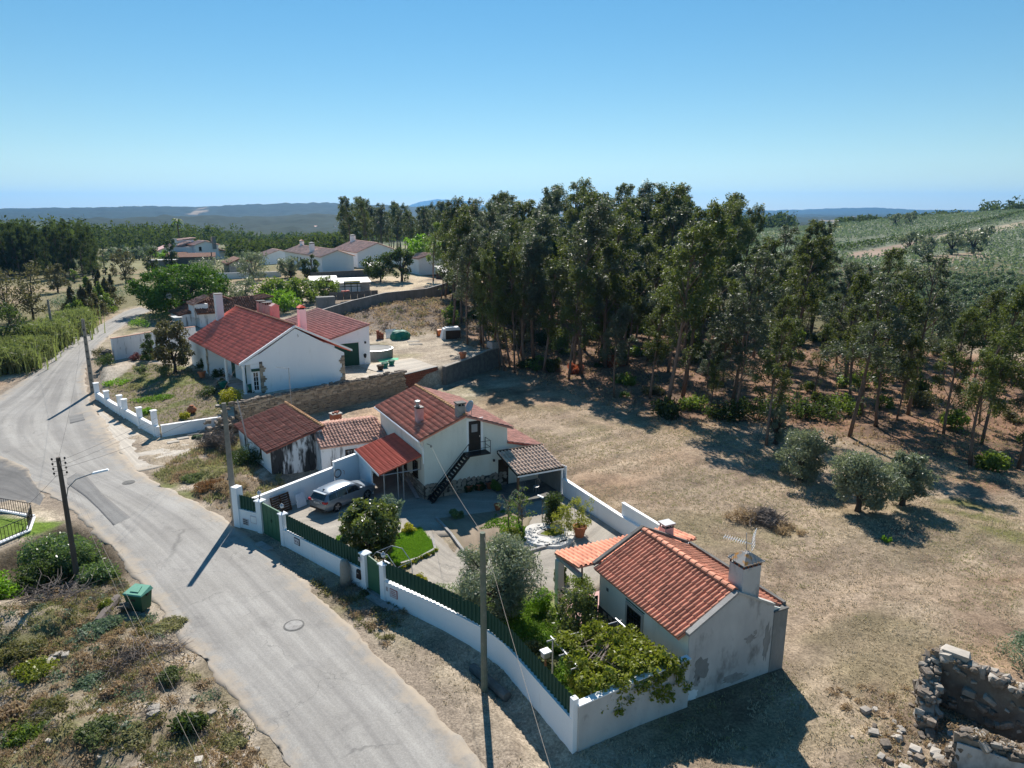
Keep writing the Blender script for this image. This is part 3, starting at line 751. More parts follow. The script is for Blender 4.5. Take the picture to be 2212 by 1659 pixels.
    def ridge(s, a, b, n, r, mat, parent):
        a, b = Vector(s.P(a)), Vector(s.P(b)); d = (b - a) / n
        for i in range(n):
            p = a + d * i; ln = d.length * 1.06
            key = ('ridge', round(r, 3), round(ln, 3), mat)
            if key not in _TM:
                m = MB(); k = 7
                v = [(0, r*math.cos(PI*t/(k-1)), r*.85*math.sin(PI*t/(k-1)) + .02) for t in range(k)] + [(ln, r*.86*math.cos(PI*t/(k-1)), r*.72*math.sin(PI*t/(k-1))) for t in range(k)]
                v += [(0, r*.8*math.cos(PI*t/(k-1)), r*.62*math.sin(PI*t/(k-1))) for t in range(k)]
                m.add(v, [(t, t+1, k+t+1, k+t)[::-1] for t in range(k-1)] + [(2*k+t, 2*k+t+1, t+1, t)[::-1] for t in range(k-1)])
                me = bpy.data.meshes.new('ridge_tile'); me.from_pydata(m.v, [], m.f); me.materials.append(MATS[mat]); _TM[key] = me
            o = bpy.data.objects.new('ridge_tile', _TM[key]); COL.objects.link(o); o.parent = parent
            q = d.to_track_quat('X', 'Z')
            o.matrix_basis = Matrix.Translation(p) @ q.to_matrix().to_4x4() @ Matrix.Rotation(random.gauss(0, .03), 4, 'Z')
    def gable(s, name, m, x0, x1, y0, y1, z0, zl, xa, za, zr, parent=None):
        return s.prism(name, m, [(x0,y0,z0),(x1,y0,z0),(x1,y0,zr),(xa,y0,za),(x0,y0,zl)][::-1], Vector((0, y1-y0, 0)), parent)
_SM = []
def stone_mesh(seed):
    r = random.Random(seed)
    v = []
    for i in (-1, 1):
        for j in (-1, 1):
            for k in (-1, 1): v.append((.5*i*r.uniform(.72,1), .5*j*r.uniform(.75,1), .5*k*r.uniform(.72,1)))
    for ax in range(3):
        for sg in (-1, 1):
            p = [r.uniform(-.08,.08) for _ in range(3)]; p[ax] = sg*r.uniform(.5,.58); v.append(tuple(p))
    q = [(0,1,3,2),(4,6,7,5),(0,4,5,1),(2,3,7,6),(0,2,6,4),(1,5,7,3)]
    f = []
    for (a,b,c,d), m in zip(q, range(8, 14)):
        f += [(a,b,m),(b,c,m),(c,d,m),(d,a,m)]
    return v, f
STV = [stone_mesh(k) for k in range(8)]
def stone_objs(name, mat, items, parent=None, n_ind=300, stuff_name='stones'):
    """items = (centre, size, rz[, ry]); nearest n_ind as objects, the rest as one part"""
    ms = []
    for v, f in STV:
        me = bpy.data.meshes.new(name); me.from_pydata(v, [], f); me.materials.append(MATS[mat]); ms.append(me)
    rest = MB()
    for i, it in enumerate(items):
        c, sz, rz = it[:3]
        mt = Matrix.Translation(c) @ Matrix.Rotation(rz, 4, 'Z') @ Matrix.Rotation(it[3] if len(it) > 3 else random.gauss(0, .06), 4, 'Y') @ Matrix.Diagonal((*sz, 1))
        k = random.randrange(8)
        if i < n_ind:
            o = bpy.data.objects.new(name, ms[k]); COL.objects.link(o); o.matrix_basis = mt
            if parent is not None: o.parent = parent
        else: rest.add([tuple(mt @ Vector(p)) for p in STV[k][0]], STV[k][1])
    if rest.v:
        o = rest.build(stuff_name, mat, parent); tag(o, kind='stuff')

# ---- the cream house in the middle
MH = House('house', 'cream rendered two-storey house with outside metal stair and small upper door', 'house', G(918.6, 1079.3), 26, 118)
w = MH.gable('wall', 'plaster_cream', 0, 6.5, 0, 9.8, -.3, 4.5, 3.15, 5.74, 4.5)
rl = MH.tiles((-.35, -.18, 4.52), (0, 10.15, 0), (3.50, 0, 1.36), 40, 9, 'lusa', 'tile_main', .8, lift=.3)
MH.tiles((6.95, -.18, 4.46), (0, 10.15, 0), (-3.80, 0, 1.42), 40, 9, 'lusa', 'tile_back', .8, lift=.26)
MH.ridge((3.15, -.2, 5.93), (3.15, 9.95, 5.93), 24, .16, 'ridge_moss', rl)
MH.prism('wall', 'plaster_cream', [(6.502,.03,-.3),(9.2,.03,-.3),(9.2,.03,2.55),(6.502,.03,3.3)][::-1], Vector((0, 5.2, 0)))
MH.tiles((9.55, -.12, 2.62), (0, 5.5, 0), (-3.05, 0, .80), 20, 7, 'lusa', 'tile_back', .8, name='lean_to_roof')
MH.prism('verge', 'tile_carport', [(9.55,-.17,2.5),(6.52,-.17,3.3),(6.52,-.17,3.42),(9.55,-.17,2.62)], Vector((0, .09, 0)))
g = MH.mb().tube([(-.42,-.2,4.44),(-.42,9.9,4.44)], .07, 6).tube([(-.42,-.1,4.42),(-.3,-.1,4.1),(-.07,-.07,3.85),(-.07,-.07,2.75)], .045, 6).build('gutter', 'white_paint', MH.root)
# stone-clad plinth: mortar slab with its stones
pl = MH.box('plinth', 'mortar', -.05, 6.47, -.05, 9.0, -.3, 1.02)
it = []
x = .0
while x < 6.4:
    z = .0
    while z < .95:
        if random.random() < .95:
            sx, sz = random.uniform(.26,.42), random.uniform(.2,.34)
            it.append((MH.P((x + random.uniform(.05,.2), -.06, z + .14 + random.uniform(-.03,.03))), (sx, .07, sz), random.gauss(0,.05), random.gauss(0,.5)))
        z += .29
    x += .36
y = .2
while y < 5.0:
    for z in (.12, .4, .68, .92):
        it.append((MH.P((-.06, y + random.uniform(0,.15), z)), (.07, random.uniform(.26,.4), random.uniform(.2,.3)), random.gauss(0,.05) + R(2), 0))
    y += .36
stone_objs('stone', 'stone_crazy', it, pl, 300)
# upper door with white surround
F, U_ = (0,-1,0), (1,0,0)
dr = MH.mb(); MH.slab(dr, (3.42,0,3.12), U_, F, 0, .92, 0, 2.25, -.02, .055); dr = dr.build('door', 'brown_metal', MH.root)
q = MH.mb(); MH.slab(q, (3.42,0,3.12), U_, F, .2, .66, 1.42, 2.0, .056, .066); q.build('pane', 'curtain', dr)
q = MH.mb(); MH.slab(q, (3.42,0,3.12), U_, F, .8, .86, 1.0, 1.12, .056, .10); q.build('handle', 'steel', dr)
for zz in (.25, .8): 
    q = MH.mb(); MH.slab(q, (3.42,0,3.12), U_, F, .1, .82, zz, zz+.42, .056, .064); q.build('panel', 'brown_metal', dr)
fr = MH.mb()
for b in ((-.17,-.002,-.2,2.44),(.922,1.12,-.2,2.44),(-.002,.922,2.252,2.44),(-.002,.922,-.2,-.002)): MH.slab(fr, (3.42,0,3.12), U_, F, *b, -.02, .035)
fr.build('door_surround', 'white_paint', MH.root)
# left side openings under the carport
MH.window((0, 2.3, 1.25), (0,-1,0), (-1,0,0), 1.0, 1.2, fm='wood_dark', bars=(2,1))
q = MH.mb(); MH.slab(q, (0,4.6,0), (0,-1,0), (-1,0,0), 0, .95, 0, 2.1, -.02, .07); q.build('door', 'wood_dark', MH.root)
q = MH.mb(); MH.slab(q, (5.75,0,0), U_, F, 0, .8, .02, 2.1, -.02, .065); q.build('door', 'wood_dark', MH.root)
# chimneys
def chimney(Hh, x0, x1, y0, y1, z0, z1, wall, cap='slab', capm='concrete', ov=.07, slots=True, sm='brick', roofm=None):
    c = Hh.box('chimney', wall, x0, x1, y0, y1, z0, z1)
    if slots:
        k = Hh.mb(); ix, iy = x0+.07, y0+.07
        k.box(x0+.10, x1-.10, y0+.10, y1-.10, z1+.002, z1+.2); k.build('flue', 'dark_opening', c)
        nx = max(2, int((x1-x0)/.24)); ny = max(2, int((y1-y0)/.24))
        for i in range(nx+1):
            for yy in (y0, y1-.06):
                xx = x0 + (x1-x0-.06)*i/nx
                Hh.box('brick', sm, xx, xx+.06, yy, yy+.06, z1+.001, z1+.17, parent=c)
        for i in range(1, ny):
            for xx in (x0, x1-.06):
                yy = y0 + (y1-y0-.06)*i/ny
                Hh.box('brick', sm, xx, xx+.06, yy, yy+.06, z1+.001, z1+.17, parent=c)
        z1 += .172
    if cap == 'slab': Hh.box('cap', capm, x0-ov, x1+ov, y0-ov, y1+ov, z1, z1+.09, parent=c)
    elif cap == 'pyramid':
        k = Hh.mb().box(x0-ov, x1+ov, y0-ov, y1+ov, z1, z1+.05)
        xm, ym = (x0+x1)/2, (y0+y1)/2; s_ = .14
        k.hexa([(x0-ov+.02,y0-ov+.02,z1+.051),(x1+ov-.02,y0-ov+.02,z1+.051),(x1+ov-.02,y1+ov-.02,z1+.051),(x0-ov+.02,y1+ov-.02,z1+.051)],
               [(xm-s_,ym-s_,z1+.36),(xm+s_,ym-s_,z1+.36),(xm+s_,ym+s_,z1+.36),(xm-s_,ym+s_,z1+.36)]); k.build('cap', capm, c)
    elif cap == 'tiled':
        k = Hh.mb(); xm = (x0+x1)/2
        k.prism([(x0-ov,y0-ov,z1),(x1+ov,y0-ov,z1),(xm,y0-ov,z1+.3)], (0, y1-y0+2*ov, 0)); k.build('cap', roofm or 'tile_villa', c)
    return c
ch = chimney(MH, .55, 1.05, 2.6, 3.15, 4.75, 6.0, 'brick_pink', 'slab', 'black_metal', .04, False)
MH.mb().lathe([(.16,6.09),(.17,6.2),(.12,6.22),(.12,6.4),(.21,6.41),(.21,6.55),(.05,6.6)], 10, (*MH.P((.8,2.87,0))[:2],0)).build('cowl', 'galv', ch)
ch = chimney(MH, 2.62, 3.22, .02, .55, 5.4, 6.55, 'concrete', 'slab', 'concrete_dark', .06, True, 'concrete')
dish = thing('satellite_dish', 'grey round satellite dish beside the weathered chimney of the cream house', 'satellite dish', MH.wd((3.75, .35, 5.78)), R(-150))
dm = MB(); n = 20
vs = [(0,0,0)]; fs = []
for k, (rr_, dz) in enumerate(((.18,.015),(.34,.06),(.47,.115))):
    vs += [(rr_*math.cos(2*PI*i/n), rr_*math.sin(2*PI*i/n), dz) for i in range(n)]
fs = [(0, 1+i, 1+(i+1)%n) for i in range(n)] + [(1+k*n+i, 1+(k+1)*n+i, 1+(k+1)*n+(i+1)%n, 1+k*n+(i+1)%n) for k in range(2) for i in range(n)]
rot = Matrix.Translation((0,0,.55)) @ Matrix.Rotation(R(62), 4, 'Y')
dm.add([tuple(rot @ Vector(p)) for p in vs], fs); rf_ = dm.build('reflector', 'galv', dish, True)
rf_.modifiers.new('thick', 'SOLIDIFY').thickness = .015
MB().tube([(-.08,0,-.35),(-.08,0,.5)], .03, 6).build('mast', 'galv', dish)
MB().tube([tuple(rot @ Vector((.42,0,.1))), tuple(rot @ Vector((.1,0,.55)))], .015, 5).box(.52,.62,-.05,.05,.70,.80).build('arm', 'galv', dish)
# wall lamp bracket and light fitting on the front
q = MH.mb().tube([(.25,0,4.15),(.25,-.28,4.2),(.4,-.38,4.12)], .025, 5).box(.36,.46,-.44,-.34,3.98,4.12); q.build('bracket', 'pole_concrete', MH.root)
MH.box('lamp', 'black_metal', 5.32, 5.44, -.12, -.003, 2.05, 2.22)
# outside stair
ST = House('metal_staircase', 'black metal outside stair with open treads rising to a landing', 'staircase', G(918.6, 1079.3), 26, 118)
nst = 15
for i in range(nst):
    t = (i + .5) / nst
    x, z = .12 + 2.85 * t, .05 + 2.95 * t
    ST.box('tread', 'black_metal', x-.10, x+.13, -.93, -.2, z, z+.04)
for yy in (-.97, -.2):
    ST.mb().prism([(.0,yy,-.05),(.2,yy,-.05),(3.05,yy,2.98),(3.05,yy,3.12),(2.93,yy,3.12)], (0,.045,0)).build('stringer', 'black_metal', ST.root)
ST.box('landing', 'brown_metal', 2.95, 4.7, -.95, -.04, 3.02, 3.1)
q = ST.mb().tube([(4.68,-.93,3.1),(4.68,-.93,4.05)],.022,5).tube([(4.68,-.08,3.1),(4.68,-.08,4.05)],.022,5).tube([(3.0,-.93,3.1),(3.0,-.93,4.0)],.022,5)
for z in (3.55, 4.03): q.tube([(4.68,-.08,z),(4.68,-.93,z),(3.9,-.93,z)],.02,5)
q.tube([(3.9,-.93,3.1),(3.9,-.93,4.03)],.02,5)
q.tube([(3.0,-.95,4.0),(.15,-.95,1.0)],.025,5).tube([(.15,-.95,0),(.15,-.95,1.0)],.022,5).tube([(1.55,-.95,1.6),(1.55,-.95,2.48)],.02,5)
q.build('railing', 'black_metal', ST.root)
# red tiled carport roof
CP = House('carport', 'red tiled carport roof on thin steel posts beside the cream house', 'carport', G(918.6, 1079.3), 26, 118)
r = CP.tiles((-3.15, .45, 2.28), (0, 5.9, 0), (3.1, 0, .92), 22, 9, 'lusa', 'tile_carport', .8, n_ind=198, slab=.06)
CP.mb().prism([(-3.2,.4,2.16),(-3.2,6.4,2.16),(-3.2,6.4,2.3),(-3.2,.4,2.3)], (.05,0,0)).build('fascia', 'white_paint', CP.root)
CP.mb().prism([(-3.15,.38,2.2),(-.05,.38,3.12),(-.05,.38,3.24),(-3.15,.38,2.32)], (0,.06,0)).build('verge', 'tile_carport', CP.root)
for (x, y, zt) in ((-2.75,.6,2.25),(-1.75,.6,2.55),(-1.35,.6,2.65),(-2.95,5.8,2.2)): CP.mb().tube([(x,y,-.05),(x,y,zt)],.045,6).build('post', 'galv', CP.root)
CP.mb().tube([(-2.95,.6,2.12),(-.02,.6,2.12)],.04,6).tube([(-.05,.6,2.12),(-.05,.6,2.95)],.03,5).build('beam', 'galv', CP.root)
CP.box('wall_panel', 'plaster_wall', -3.05, -2.95, 2.6, 6.2, 0, 2.1)
# terrace canopy with pale tiles
TC = House('terrace_canopy', 'terrace canopy of pale clay tiles over a dark sitting corner', 'canopy', G(918.6, 1079.3), 26, 118)
TC.tiles((5.35, -3.75, 2.22), (3.75, 0, 0), (0, 3.1, .72), 14, 7, 'canal', 'tile_terrace', .75, n_ind=98, jit=.006, slab=.08, slab_mat='wood_dark')
TC.box('beam', 'white_paint', 5.4, 9.1, -3.72, -3.6, 2.02, 2.16)
TC.mb().prism([(5.36,-3.7,2.08),(5.36,-.6,2.8),(5.36,-.6,2.9),(5.36,-3.7,2.18)][::-1], (.07,0,0)).build('beam', 'wood_dark', TC.root)
TC.mb().prism([(5.36,-.68,2.92),(9.1,-.68,2.92),(9.1,-.68,3.06),(5.36,-.68,3.06)], (0,.1,0)).build('flashing', 'wood_dark', TC.root)
TC.box('post', 'wood_brown', 5.45, 5.6, -3.6, -3.45, 0, 2.02)
TC.box('post', 'white_paint', 8.98, 9.08, -3.6, -3.5, 0, 2.02)
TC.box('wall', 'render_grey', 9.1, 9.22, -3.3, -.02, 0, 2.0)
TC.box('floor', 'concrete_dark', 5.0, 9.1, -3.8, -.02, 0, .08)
sc = TC.box('side_screen', 'white_paint', 9.25, 9.31, -3.75, -3.68, .9, 2.25)
TC.box('side_screen', 'white_paint', 9.25, 9.31, -2.45, -2.38, .9, 2.25)
TC.box('screen_pane', 'blue_white', 9.26, 9.29, -3.679, -2.451, .95, 2.2)
for i, (px, py, rz) in enumerate(((6.6,-2.2,.3),(7.6,-2.4,-.9))):
    ch_ = thing('garden_chair', ('white wrought iron chair under the terrace canopy, the left one', 'white wrought iron chair under the terrace canopy, the right one')[i], 'chair', TC.wd((px,py,.08)), rz, 'iron chairs under the canopy')
    MB().lathe([(.22,.43),(.22,.46)],12).build('seat','galv',ch_)
    for k in range(4): MB().tube([(.16*math.cos(k*PI/2+.8),.16*math.sin(k*PI/2+.8),.43),(.22*math.cos(k*PI/2+.8),.22*math.sin(k*PI/2+.8),0)],.014,4).build('leg','galv',ch_)
    b_ = MB()
    b_.tube([(-.2,.08,.44),(-.26,.16,.8),(0,.26,.98),(.26,.16,.8),(.2,.08,.44)],.014,4)
    for xx in (-.1,0,.1): b_.tube([(xx,.13,.45),(xx,.22,.9)],.009,4)
    b_.build('backrest','galv',ch_)
# ---- annex and old outbuilding
AN = House('annex', 'low white annex with brown clay tile roof and barred window', 'house', MH.wd((-5.35, 7.95, 0))[:2], 26, 118)
AN.box('wall', 'plaster_streak', 0, 5.3, 0, 3.6, -.2, 2.35)
r = AN.tiles((-.1, -.3, 2.35), (5.45, 0, 0), (0, 3.2, .95), 21, 8, 'canal', 'tile_annex', .75, n_ind=168, jit=.012)
AN.tiles((5.35, 4.6, 2.95), (-5.45, 0, 0), (0, -1.7, .33), 21, 3, 'canal', 'tile_annex', .75, n_ind=63, jit=.012, name='rear_roof')
AN.window((1.85, 0, .75), U_, F, .95, 1.1, fm='wood_dark', bars=(4,1), bm='plaster_black', surround='plaster_streak')
OB = House('outbuilding', 'old outbuilding with dark red tiles and soot-black gable wall', 'outbuilding', (-18.5, 51.4), 34, 126)
OB.prism('wall', 'plaster_white', [(0,0,-.3),(4.1,0,-.3),(4.1,0,3.35),(0,0,2.2)][::-1], Vector((0, 8.6, 0)))
OB.prism('gable_wall', 'plaster_black', [(.005,-.03,-.3),(4.1,-.03,-.3),(4.1,-.03,3.33),(.005,-.03,2.18)][::-1], Vector((0, .027, 0)))
r = OB.tiles((-.35, -.22, 2.18), (0, 8.95, 0), (4.55, 0, 1.28), 30, 8, 'canal', 'tile_old', .75, n_ind=240, jit=.012, sag=.06)
OB.ridge((4.2, -.3, 3.48), (4.2, 8.75, 3.48), 22, .16, 'ridge_moss', r)
for y in (2.0, 6.2): OB.window((0, y+.75, .7), (0,-1,0), (-1,0,0), .75, 1.25, fm='plaster_white', bars=(2,2), bm='wood_dark')
# brick stub behind
bs = House('brick_stub', 'broken brick chimney stub beside the stone wall', 'chimney', (-15.4, 58.6), 40)
bs.box('core', 'brick', 0, .8, 0, .7, 0, 2.95)
stone_objs('brick', 'brick', [((random.uniform(.1,.7), random.uniform(.1,.6), 3.08), (.24,.14,.1), random.uniform(0,3)) for _ in range(9)], bs.root)
bs.box('coping', 'concrete_light', -.06, .86, -.06, .76, 2.952, 3.02)
# ---- cottage at the lower right
CT = House('cottage', 'small whitewashed cottage with orange clay roof tiles and patched gable wall', 'cottage', G(1480, 1517), 25.3)
CT.gable('wall', 'plaster_cream', 0, 5.3, .05, 6.8, -.4, 3.05, 2.45, 4.3, 2.95)
CT.gable('gable_wall', 'plaster_grimy', .0, 4.62, 0, .047, -.5, 3.12, 2.45, 4.42, 3.3)
CT.prism('coping', 'concrete', [(-.05,-.04,3.12),(2.45,-.04,4.43),(2.45,-.04,4.54),(-.05,-.04,3.23)][::-1], (0,.26,0))
CT.prism('coping', 'concrete_light', [(2.45,-.04,4.43),(4.62,-.04,3.32),(4.62,-.04,3.43),(2.45,-.04,4.54)][::-1], (0,.26,0))
CT.box('buttress', 'render_grey', 4.622, 5.42, -.03, 1.1, -.4, 3.0)
CT.box('buttress_cap', 'concrete_dark', 4.6, 5.45, -.06, 1.12, 3.002, 3.06)
r = CT.tiles((-.42, .22, 3.0), (0, 6.5, 0), (2.87, 0, 1.42), 27, 8, 'canal', 'tile_cottage', .72, n_ind=216, jit=.006)
CT.tiles((5.35, .22, 2.98), (0, 6.5, 0), (-2.9, 0, 1.44), 27, 8, 'canal', 'tile_cottage', .72, n_ind=84, jit=.006, name='rear_roof')
CT.ridge((2.45, .18, 4.48), (2.45, 6.8, 4.48), 16, .17, 'tile_cottage', r)
CT.prism('verge', 'concrete_dark', [(-.4,6.72,3.12),(2.45,6.72,4.5),(5.35,6.72,3.1),(5.35,6.72,3.24),(2.45,6.72,4.66),(-.4,6.72,3.26)][::-1], (0,.2,0))
CT.mb().prism([(5.36,.2,2.9),(5.36,6.7,2.9),(5.36,6.7,3.2),(5.36,.2,3.2)], (.16,0,0)).build('parapet', 'concrete_dark', CT.root)
ck = chimney(CT, 2.75, 3.72, .1, .95, 3.4, 5.42, 'plaster_grimy', 'pyramid', 'cap_moss', .1, True, 'brick')
chimney(CT, 4.15, 4.7, 7.15, 7.65, 2.9, 3.95, 'brick_pink', 'slab', 'zinc_sheet', .07, True, 'concrete_dark')
# front-left window (french window) with stone surround
def patch(name, Hh, o, u, n, rx, rz, mat, sd):
    r = random.Random(sd); k = 22; m = Hh.mb(); pts = []
    for i in range(k):
        a = 2*PI*i/k; q = 1 + r.uniform(-.38,.3); p = Vector(o) + Vector(u)*rx*q*math.cos(a) + Vector((0,0,1))*rz*q*math.sin(a); pts.append(tuple(p))
    m.prism(pts, Vector(n)*.006); return m.build(name, mat, Hh.root)
for i, (x, z, rx, rz, m_) in enumerate(((.75,1.35,.42,.52,'render_grey'),(.55,.85,.16,.3,'concrete'),(3.35,2.05,.3,.2,'concrete'),(3.62,2.32,.1,.12,'concrete'),(4.35,1.55,.2,.85,'render_grey'),(.35,.2,.3,.3,'plaster_white'),(2.6,.35,.7,.22,'concrete'))):
    patch('bare_patch', CT, (x, -.002, z), (1,0,0), (0,-1,0), rx, rz, m_, 60+i)
f = CT.mb()
for b in ((-.14,-.002,-.1,2.2),(1.102,1.24,-.1,2.2),(-.002,1.102,2.062,2.2)): CT.slab(f, (0,4.35,.15), (0,-1,0), (-1,0,0), *b, -.02, .05)
f.build('window_surround', 'concrete_light', CT.root)
CT.window((0,4.35,.15), (0,-1,0), (-1,0,0), 1.1, 2.06, fm='black_metal', bars=(4,6), bm='black_metal', sill=False, fw=.06)
CT.box('vent', 'concrete_dark', -.03, -.002, 6.0, 6.15, 2.0, 2.15)
CT.box('drip_line', 'green_dark', -.04, -.002, 3.05, 4.5, 2.42, 2.46)
it = []
for k in range(60): it.append((CT.P((-.04, random.uniform(.3,6.7), random.uniform(.05,.75))), (.07, random.uniform(.22,.36), random.uniform(.16,.28)), 0, 0))
pp = CT.box('plinth', 'mortar', -.06, -.002, .1, 6.78, -.3, .85); stone_objs('stone', 'stone_crazy', it, pp)
# veranda extension
VE = House('veranda', 'flat veranda roof of orange tiles on a round white pillar behind the cottage', 'veranda', G(1480, 1517), 25.3)
VE.tiles((6.0, 9.2, 2.86), (-7.25, 0, 0), (0, -2.35, .34), 27, 5, 'canal', 'tile_cottage', .75, n_ind=135, jit=.004, slab=.1)
VE.box('beam', 'concrete_light', -1.22, -1.02, 6.85, 9.15, 2.62, 2.82)
VE.box('beam', 'concrete_light', -1.0, 5.9, 9.0, 9.15, 2.62, 2.8)
VE.box('post', 'plaster_cream', -1.3, -.95, 8.7, 9.05, -.1, 2.6)
VE.box('post', 'black_metal', .3, .38, 9.02, 9.08, -.1, 2.6)
VE.box('gate', 'green_dark', -.9, .0, 6.9, 6.96, .1, 1.3)
VE.box('rail', 'green_dark', -1.15, -1.09, 6.9, 8.7, .9, .98)
VE.box('floor', 'brick_pink', -1.25, 5.9, 6.85, 9.1, 0, .07)
VE.box('wall', 'plaster_cream', 2.2, 5.9, 9.0, 9.14, 0, 2.6)
# yagi aerial on the chimney cap
AE = thing('tv_aerial', 'white multi-element television aerial on the big cottage chimney', 'aerial', CT.wd((3.45, .75, 5.66)), R(150))
MB().tube([(0,0,0),(0,.05,.5),(.05,.0,1.0)], .02, 5).build('mast', 'galv', AE)
MB().tube([(-.2,0,.55),(1.0,0,.62)], .015, 4).build('boom', 'white_paint', AE)
for i in range(10): MB().tube([(.05+i*.1,-.22,.57+i*.006),(.05+i*.1,.22,.57+i*.006)], .009, 4).build('element', 'white_paint', AE)
q = MB()
for zz in (-.35,-.2,-.05,.1,.25,.4): q.tube([(-.25-.1*abs(zz),-.35,.75+zz),(-.25-.1*abs(zz),.35,.75+zz)], .009, 4)
for yy in (-.3,.3): q.tube([(-.28,yy,.4),(-.25,yy,.75),(-.29,yy,1.15)], .011, 4)
q.build('reflector', 'white_paint', AE)
# ---- white house with the large red roof
A0 = G(565, 848, 2.0)
WH = House('white_house', 'long white house with crimson tile roof, veranda pillars and blank gable', 'house', A0, 30.3, 128, 2.0)
WH.gable('wall', 'plaster_wall', 0, 8.8, 0, 19.0, -.6, 3.9, 3.83, 6.3, 3.3)
WH.prism('gable_overhang', 'plaster_wall', [(-1.75,-.02,3.02),(-.005,-.02,3.02),(-.005,-.02,4.0)][::-1], (0,.3,0))
for b in ([(-1.9,-.06,2.98),(3.83,-.06,6.42),(3.83,-.06,6.64),(-1.9,-.06,3.2)], [(3.83,-.06,6.42),(9.7,-.06,3.36),(9.7,-.06,3.58),(3.83,-.06,6.64)]):
    WH.prism('bargeboard', 'white_paint', b[::-1], (0,.22,0))
r = WH.tiles((-1.9, .1, 3.05), (0, 19.3, 0), (5.73, 0, 3.5), 62, 15, 'lusa', 'tile_red', .6, lift=.3)
WH.tiles((9.6, .1, 3.46), (0, 19.3, 0), (-5.77, 0, 3.09), 62, 14, 'lusa', 'tile_red', .8)
WH.ridge((3.83, .0, 6.68), (3.83, 19.2, 6.68), 40, .17, 'tile_rust', r)
for y in (.05, 5.9):
    WH.mb().lathe([(.2,0),(.2,.12),(.15,.14),(.145,2.75),(.2,2.8),(.2,3.0)], 10, (-1.55+.0, y, 0)).build('pillar', 'plaster_white', WH.root)
WH.box('veranda_floor', 'concrete_light', -1.9, -.005, -.2, 11.6, -.5, .06)
WH.prism('wing_wall', 'plaster_wall', [(-1.8,11.6,-.6),(-.003,11.6,-.6),(-.003,11.6,3.95),(-1.8,11.6,3.0)], (0,7.4,0))
# rough stone strips at the corners
def strip_stones(Hh, base, hgt, wid, n):
    o = []
    for k in range(n):
        z = hgt * (k + .5) / n; wv = wid * (1 + .45 * math.sin(k * 1.3))
        o.append((Hh.P((base[0] + base[2] * wv * .5, base[1], z)), (wv, .1, hgt / n * 1.05), R(0)))
    return o
for i, b in enumerate(((0, -.04, 1), (8.78, -.04, -1))):
    s_ = WH.box('stone_strip', 'mortar', min(b[0], b[0]+b[2]*.3), max(b[0], b[0]+b[2]*.3), -.03, -.002, -.1, 3.0 if i else 3.2)
    stone_objs('stone', 'stone', strip_stones(WH, b, 3.0, .42, 14), s_)
s_ = WH.box('stone_strip', 'mortar', -1.83, -1.803, 11.6, 12.2, -.1, 2.95)
stone_objs('stone', 'stone', [(WH.P((-1.84, 11.9 + .1*math.sin(k), .1 + k*.21)), (.08, .6 + .2*math.sin(k*1.4), .2), R(8)) for k in range(14)], s_)
for y, z0, h, wd_, nm in ((1.5,.1,2.2,.9,'door'),(4.4,.1,2.2,1.0,'door'),(8.2,.1,2.2,1.1,'door')):
    q = WH.mb(); WH.slab(q, (0,y+wd_,z0), (0,-1,0), (-1,0,0), 0, wd_, 0, h, -.02, .06); q.build('door', 'green_dark', WH.root)
WH.window((-.75+.0, -.03, .25), (1,0,0), (0,-1,0), .62, 2.0, name='glazed_door', fm='white_paint', bars=(2,4), sill=False)
WH.box('door_wall', 'plaster_wall', -.85, -.006, 0.0, .2, -.5, 3.0)
WH.box('awning', 'green_dark', -.82, -.06, -.2, -.04, 2.3, 2.55)
c_ = chimney(WH, 1.35, 2.15, 18.2, 19.0, 4.8, 8.3, 'plaster_white', 'slab', 'concrete', .06, False)
c_ = chimney(WH, 6.1, 6.8, 4.6, 5.3, 4.6, 7.6, 'plaster_white', 'tiled', 'tile_red', .06, True, 'dark_opening', 'tile_red')
c_ = chimney(WH, 5.4, 6.2, 11.0, 11.8, 4.9, 7.35, 'brick_pink', 'tiled', 'brick_pink', .08, False, roofm='brick_pink')
for y in (13.2, 15.2): chimney(WH, 5.3, 6.1, y, y+.8, 5.0, 7.3, 'concrete', 'slab', 'concrete_dark', .08, True, 'concrete')
WH.mb().tube([(4.0,-.09,5.7),(4.05,-.12,5.5),(4.0,-.1,5.4)],.02,4).build('bracket','rust',WH.root)
# garage wing
GW = House('garage', 'white garage wing with mono-pitch red tile roof and dark green door', 'garage', WH.wd((8.9, 8.1, 0))[:2], 30.3, 125, 2.0)
GW.prism('wall', 'plaster_wall', [(0,0,-.4),(6.6,0,-.4),(6.6,0,4.75),(0,0,2.9)][::-1], (0,17.5,0))
GW.tiles((-.3, -.12, 2.86), (0, 17.8, 0), (7.0, 0, 1.98), 56, 17, 'flat', 'tile_back', .7)
q = GW.mb(); GW.slab(q, (2.3,0,0), U_, F, 0, 2.9, 0, 2.75, -.02, .03); g_ = q.build('door', 'green_dark', GW.root)
q = GW.mb(); GW.slab(q, (2.2,0,0), U_, F, 3.005, 3.1, 0, 2.85, -.02, .06); GW.slab(q, (2.2,0,0), U_, F, 0, 3.1, 2.755, 2.86, -.02, .06); q.build('door_surround', 'white_paint', GW.root)
GW.box('lamp', 'black_metal', 5.95, 6.1, -.16, -.002, 2.55, 2.8)
post = thing('garden_lamp', 'small black lantern on a white post by the garage corner', 'lamp', GW.wd((5.75, -.5, 0)), 0)
MB().lathe([(.13,0),(.1,.1),(.09,.8),(.12,.85)],10).build('post','plaster_white',post); MB().lathe([(.05,.85),(.15,1.0),(.2,1.3),(.06,1.42)],6).build('lantern','black_metal',post)
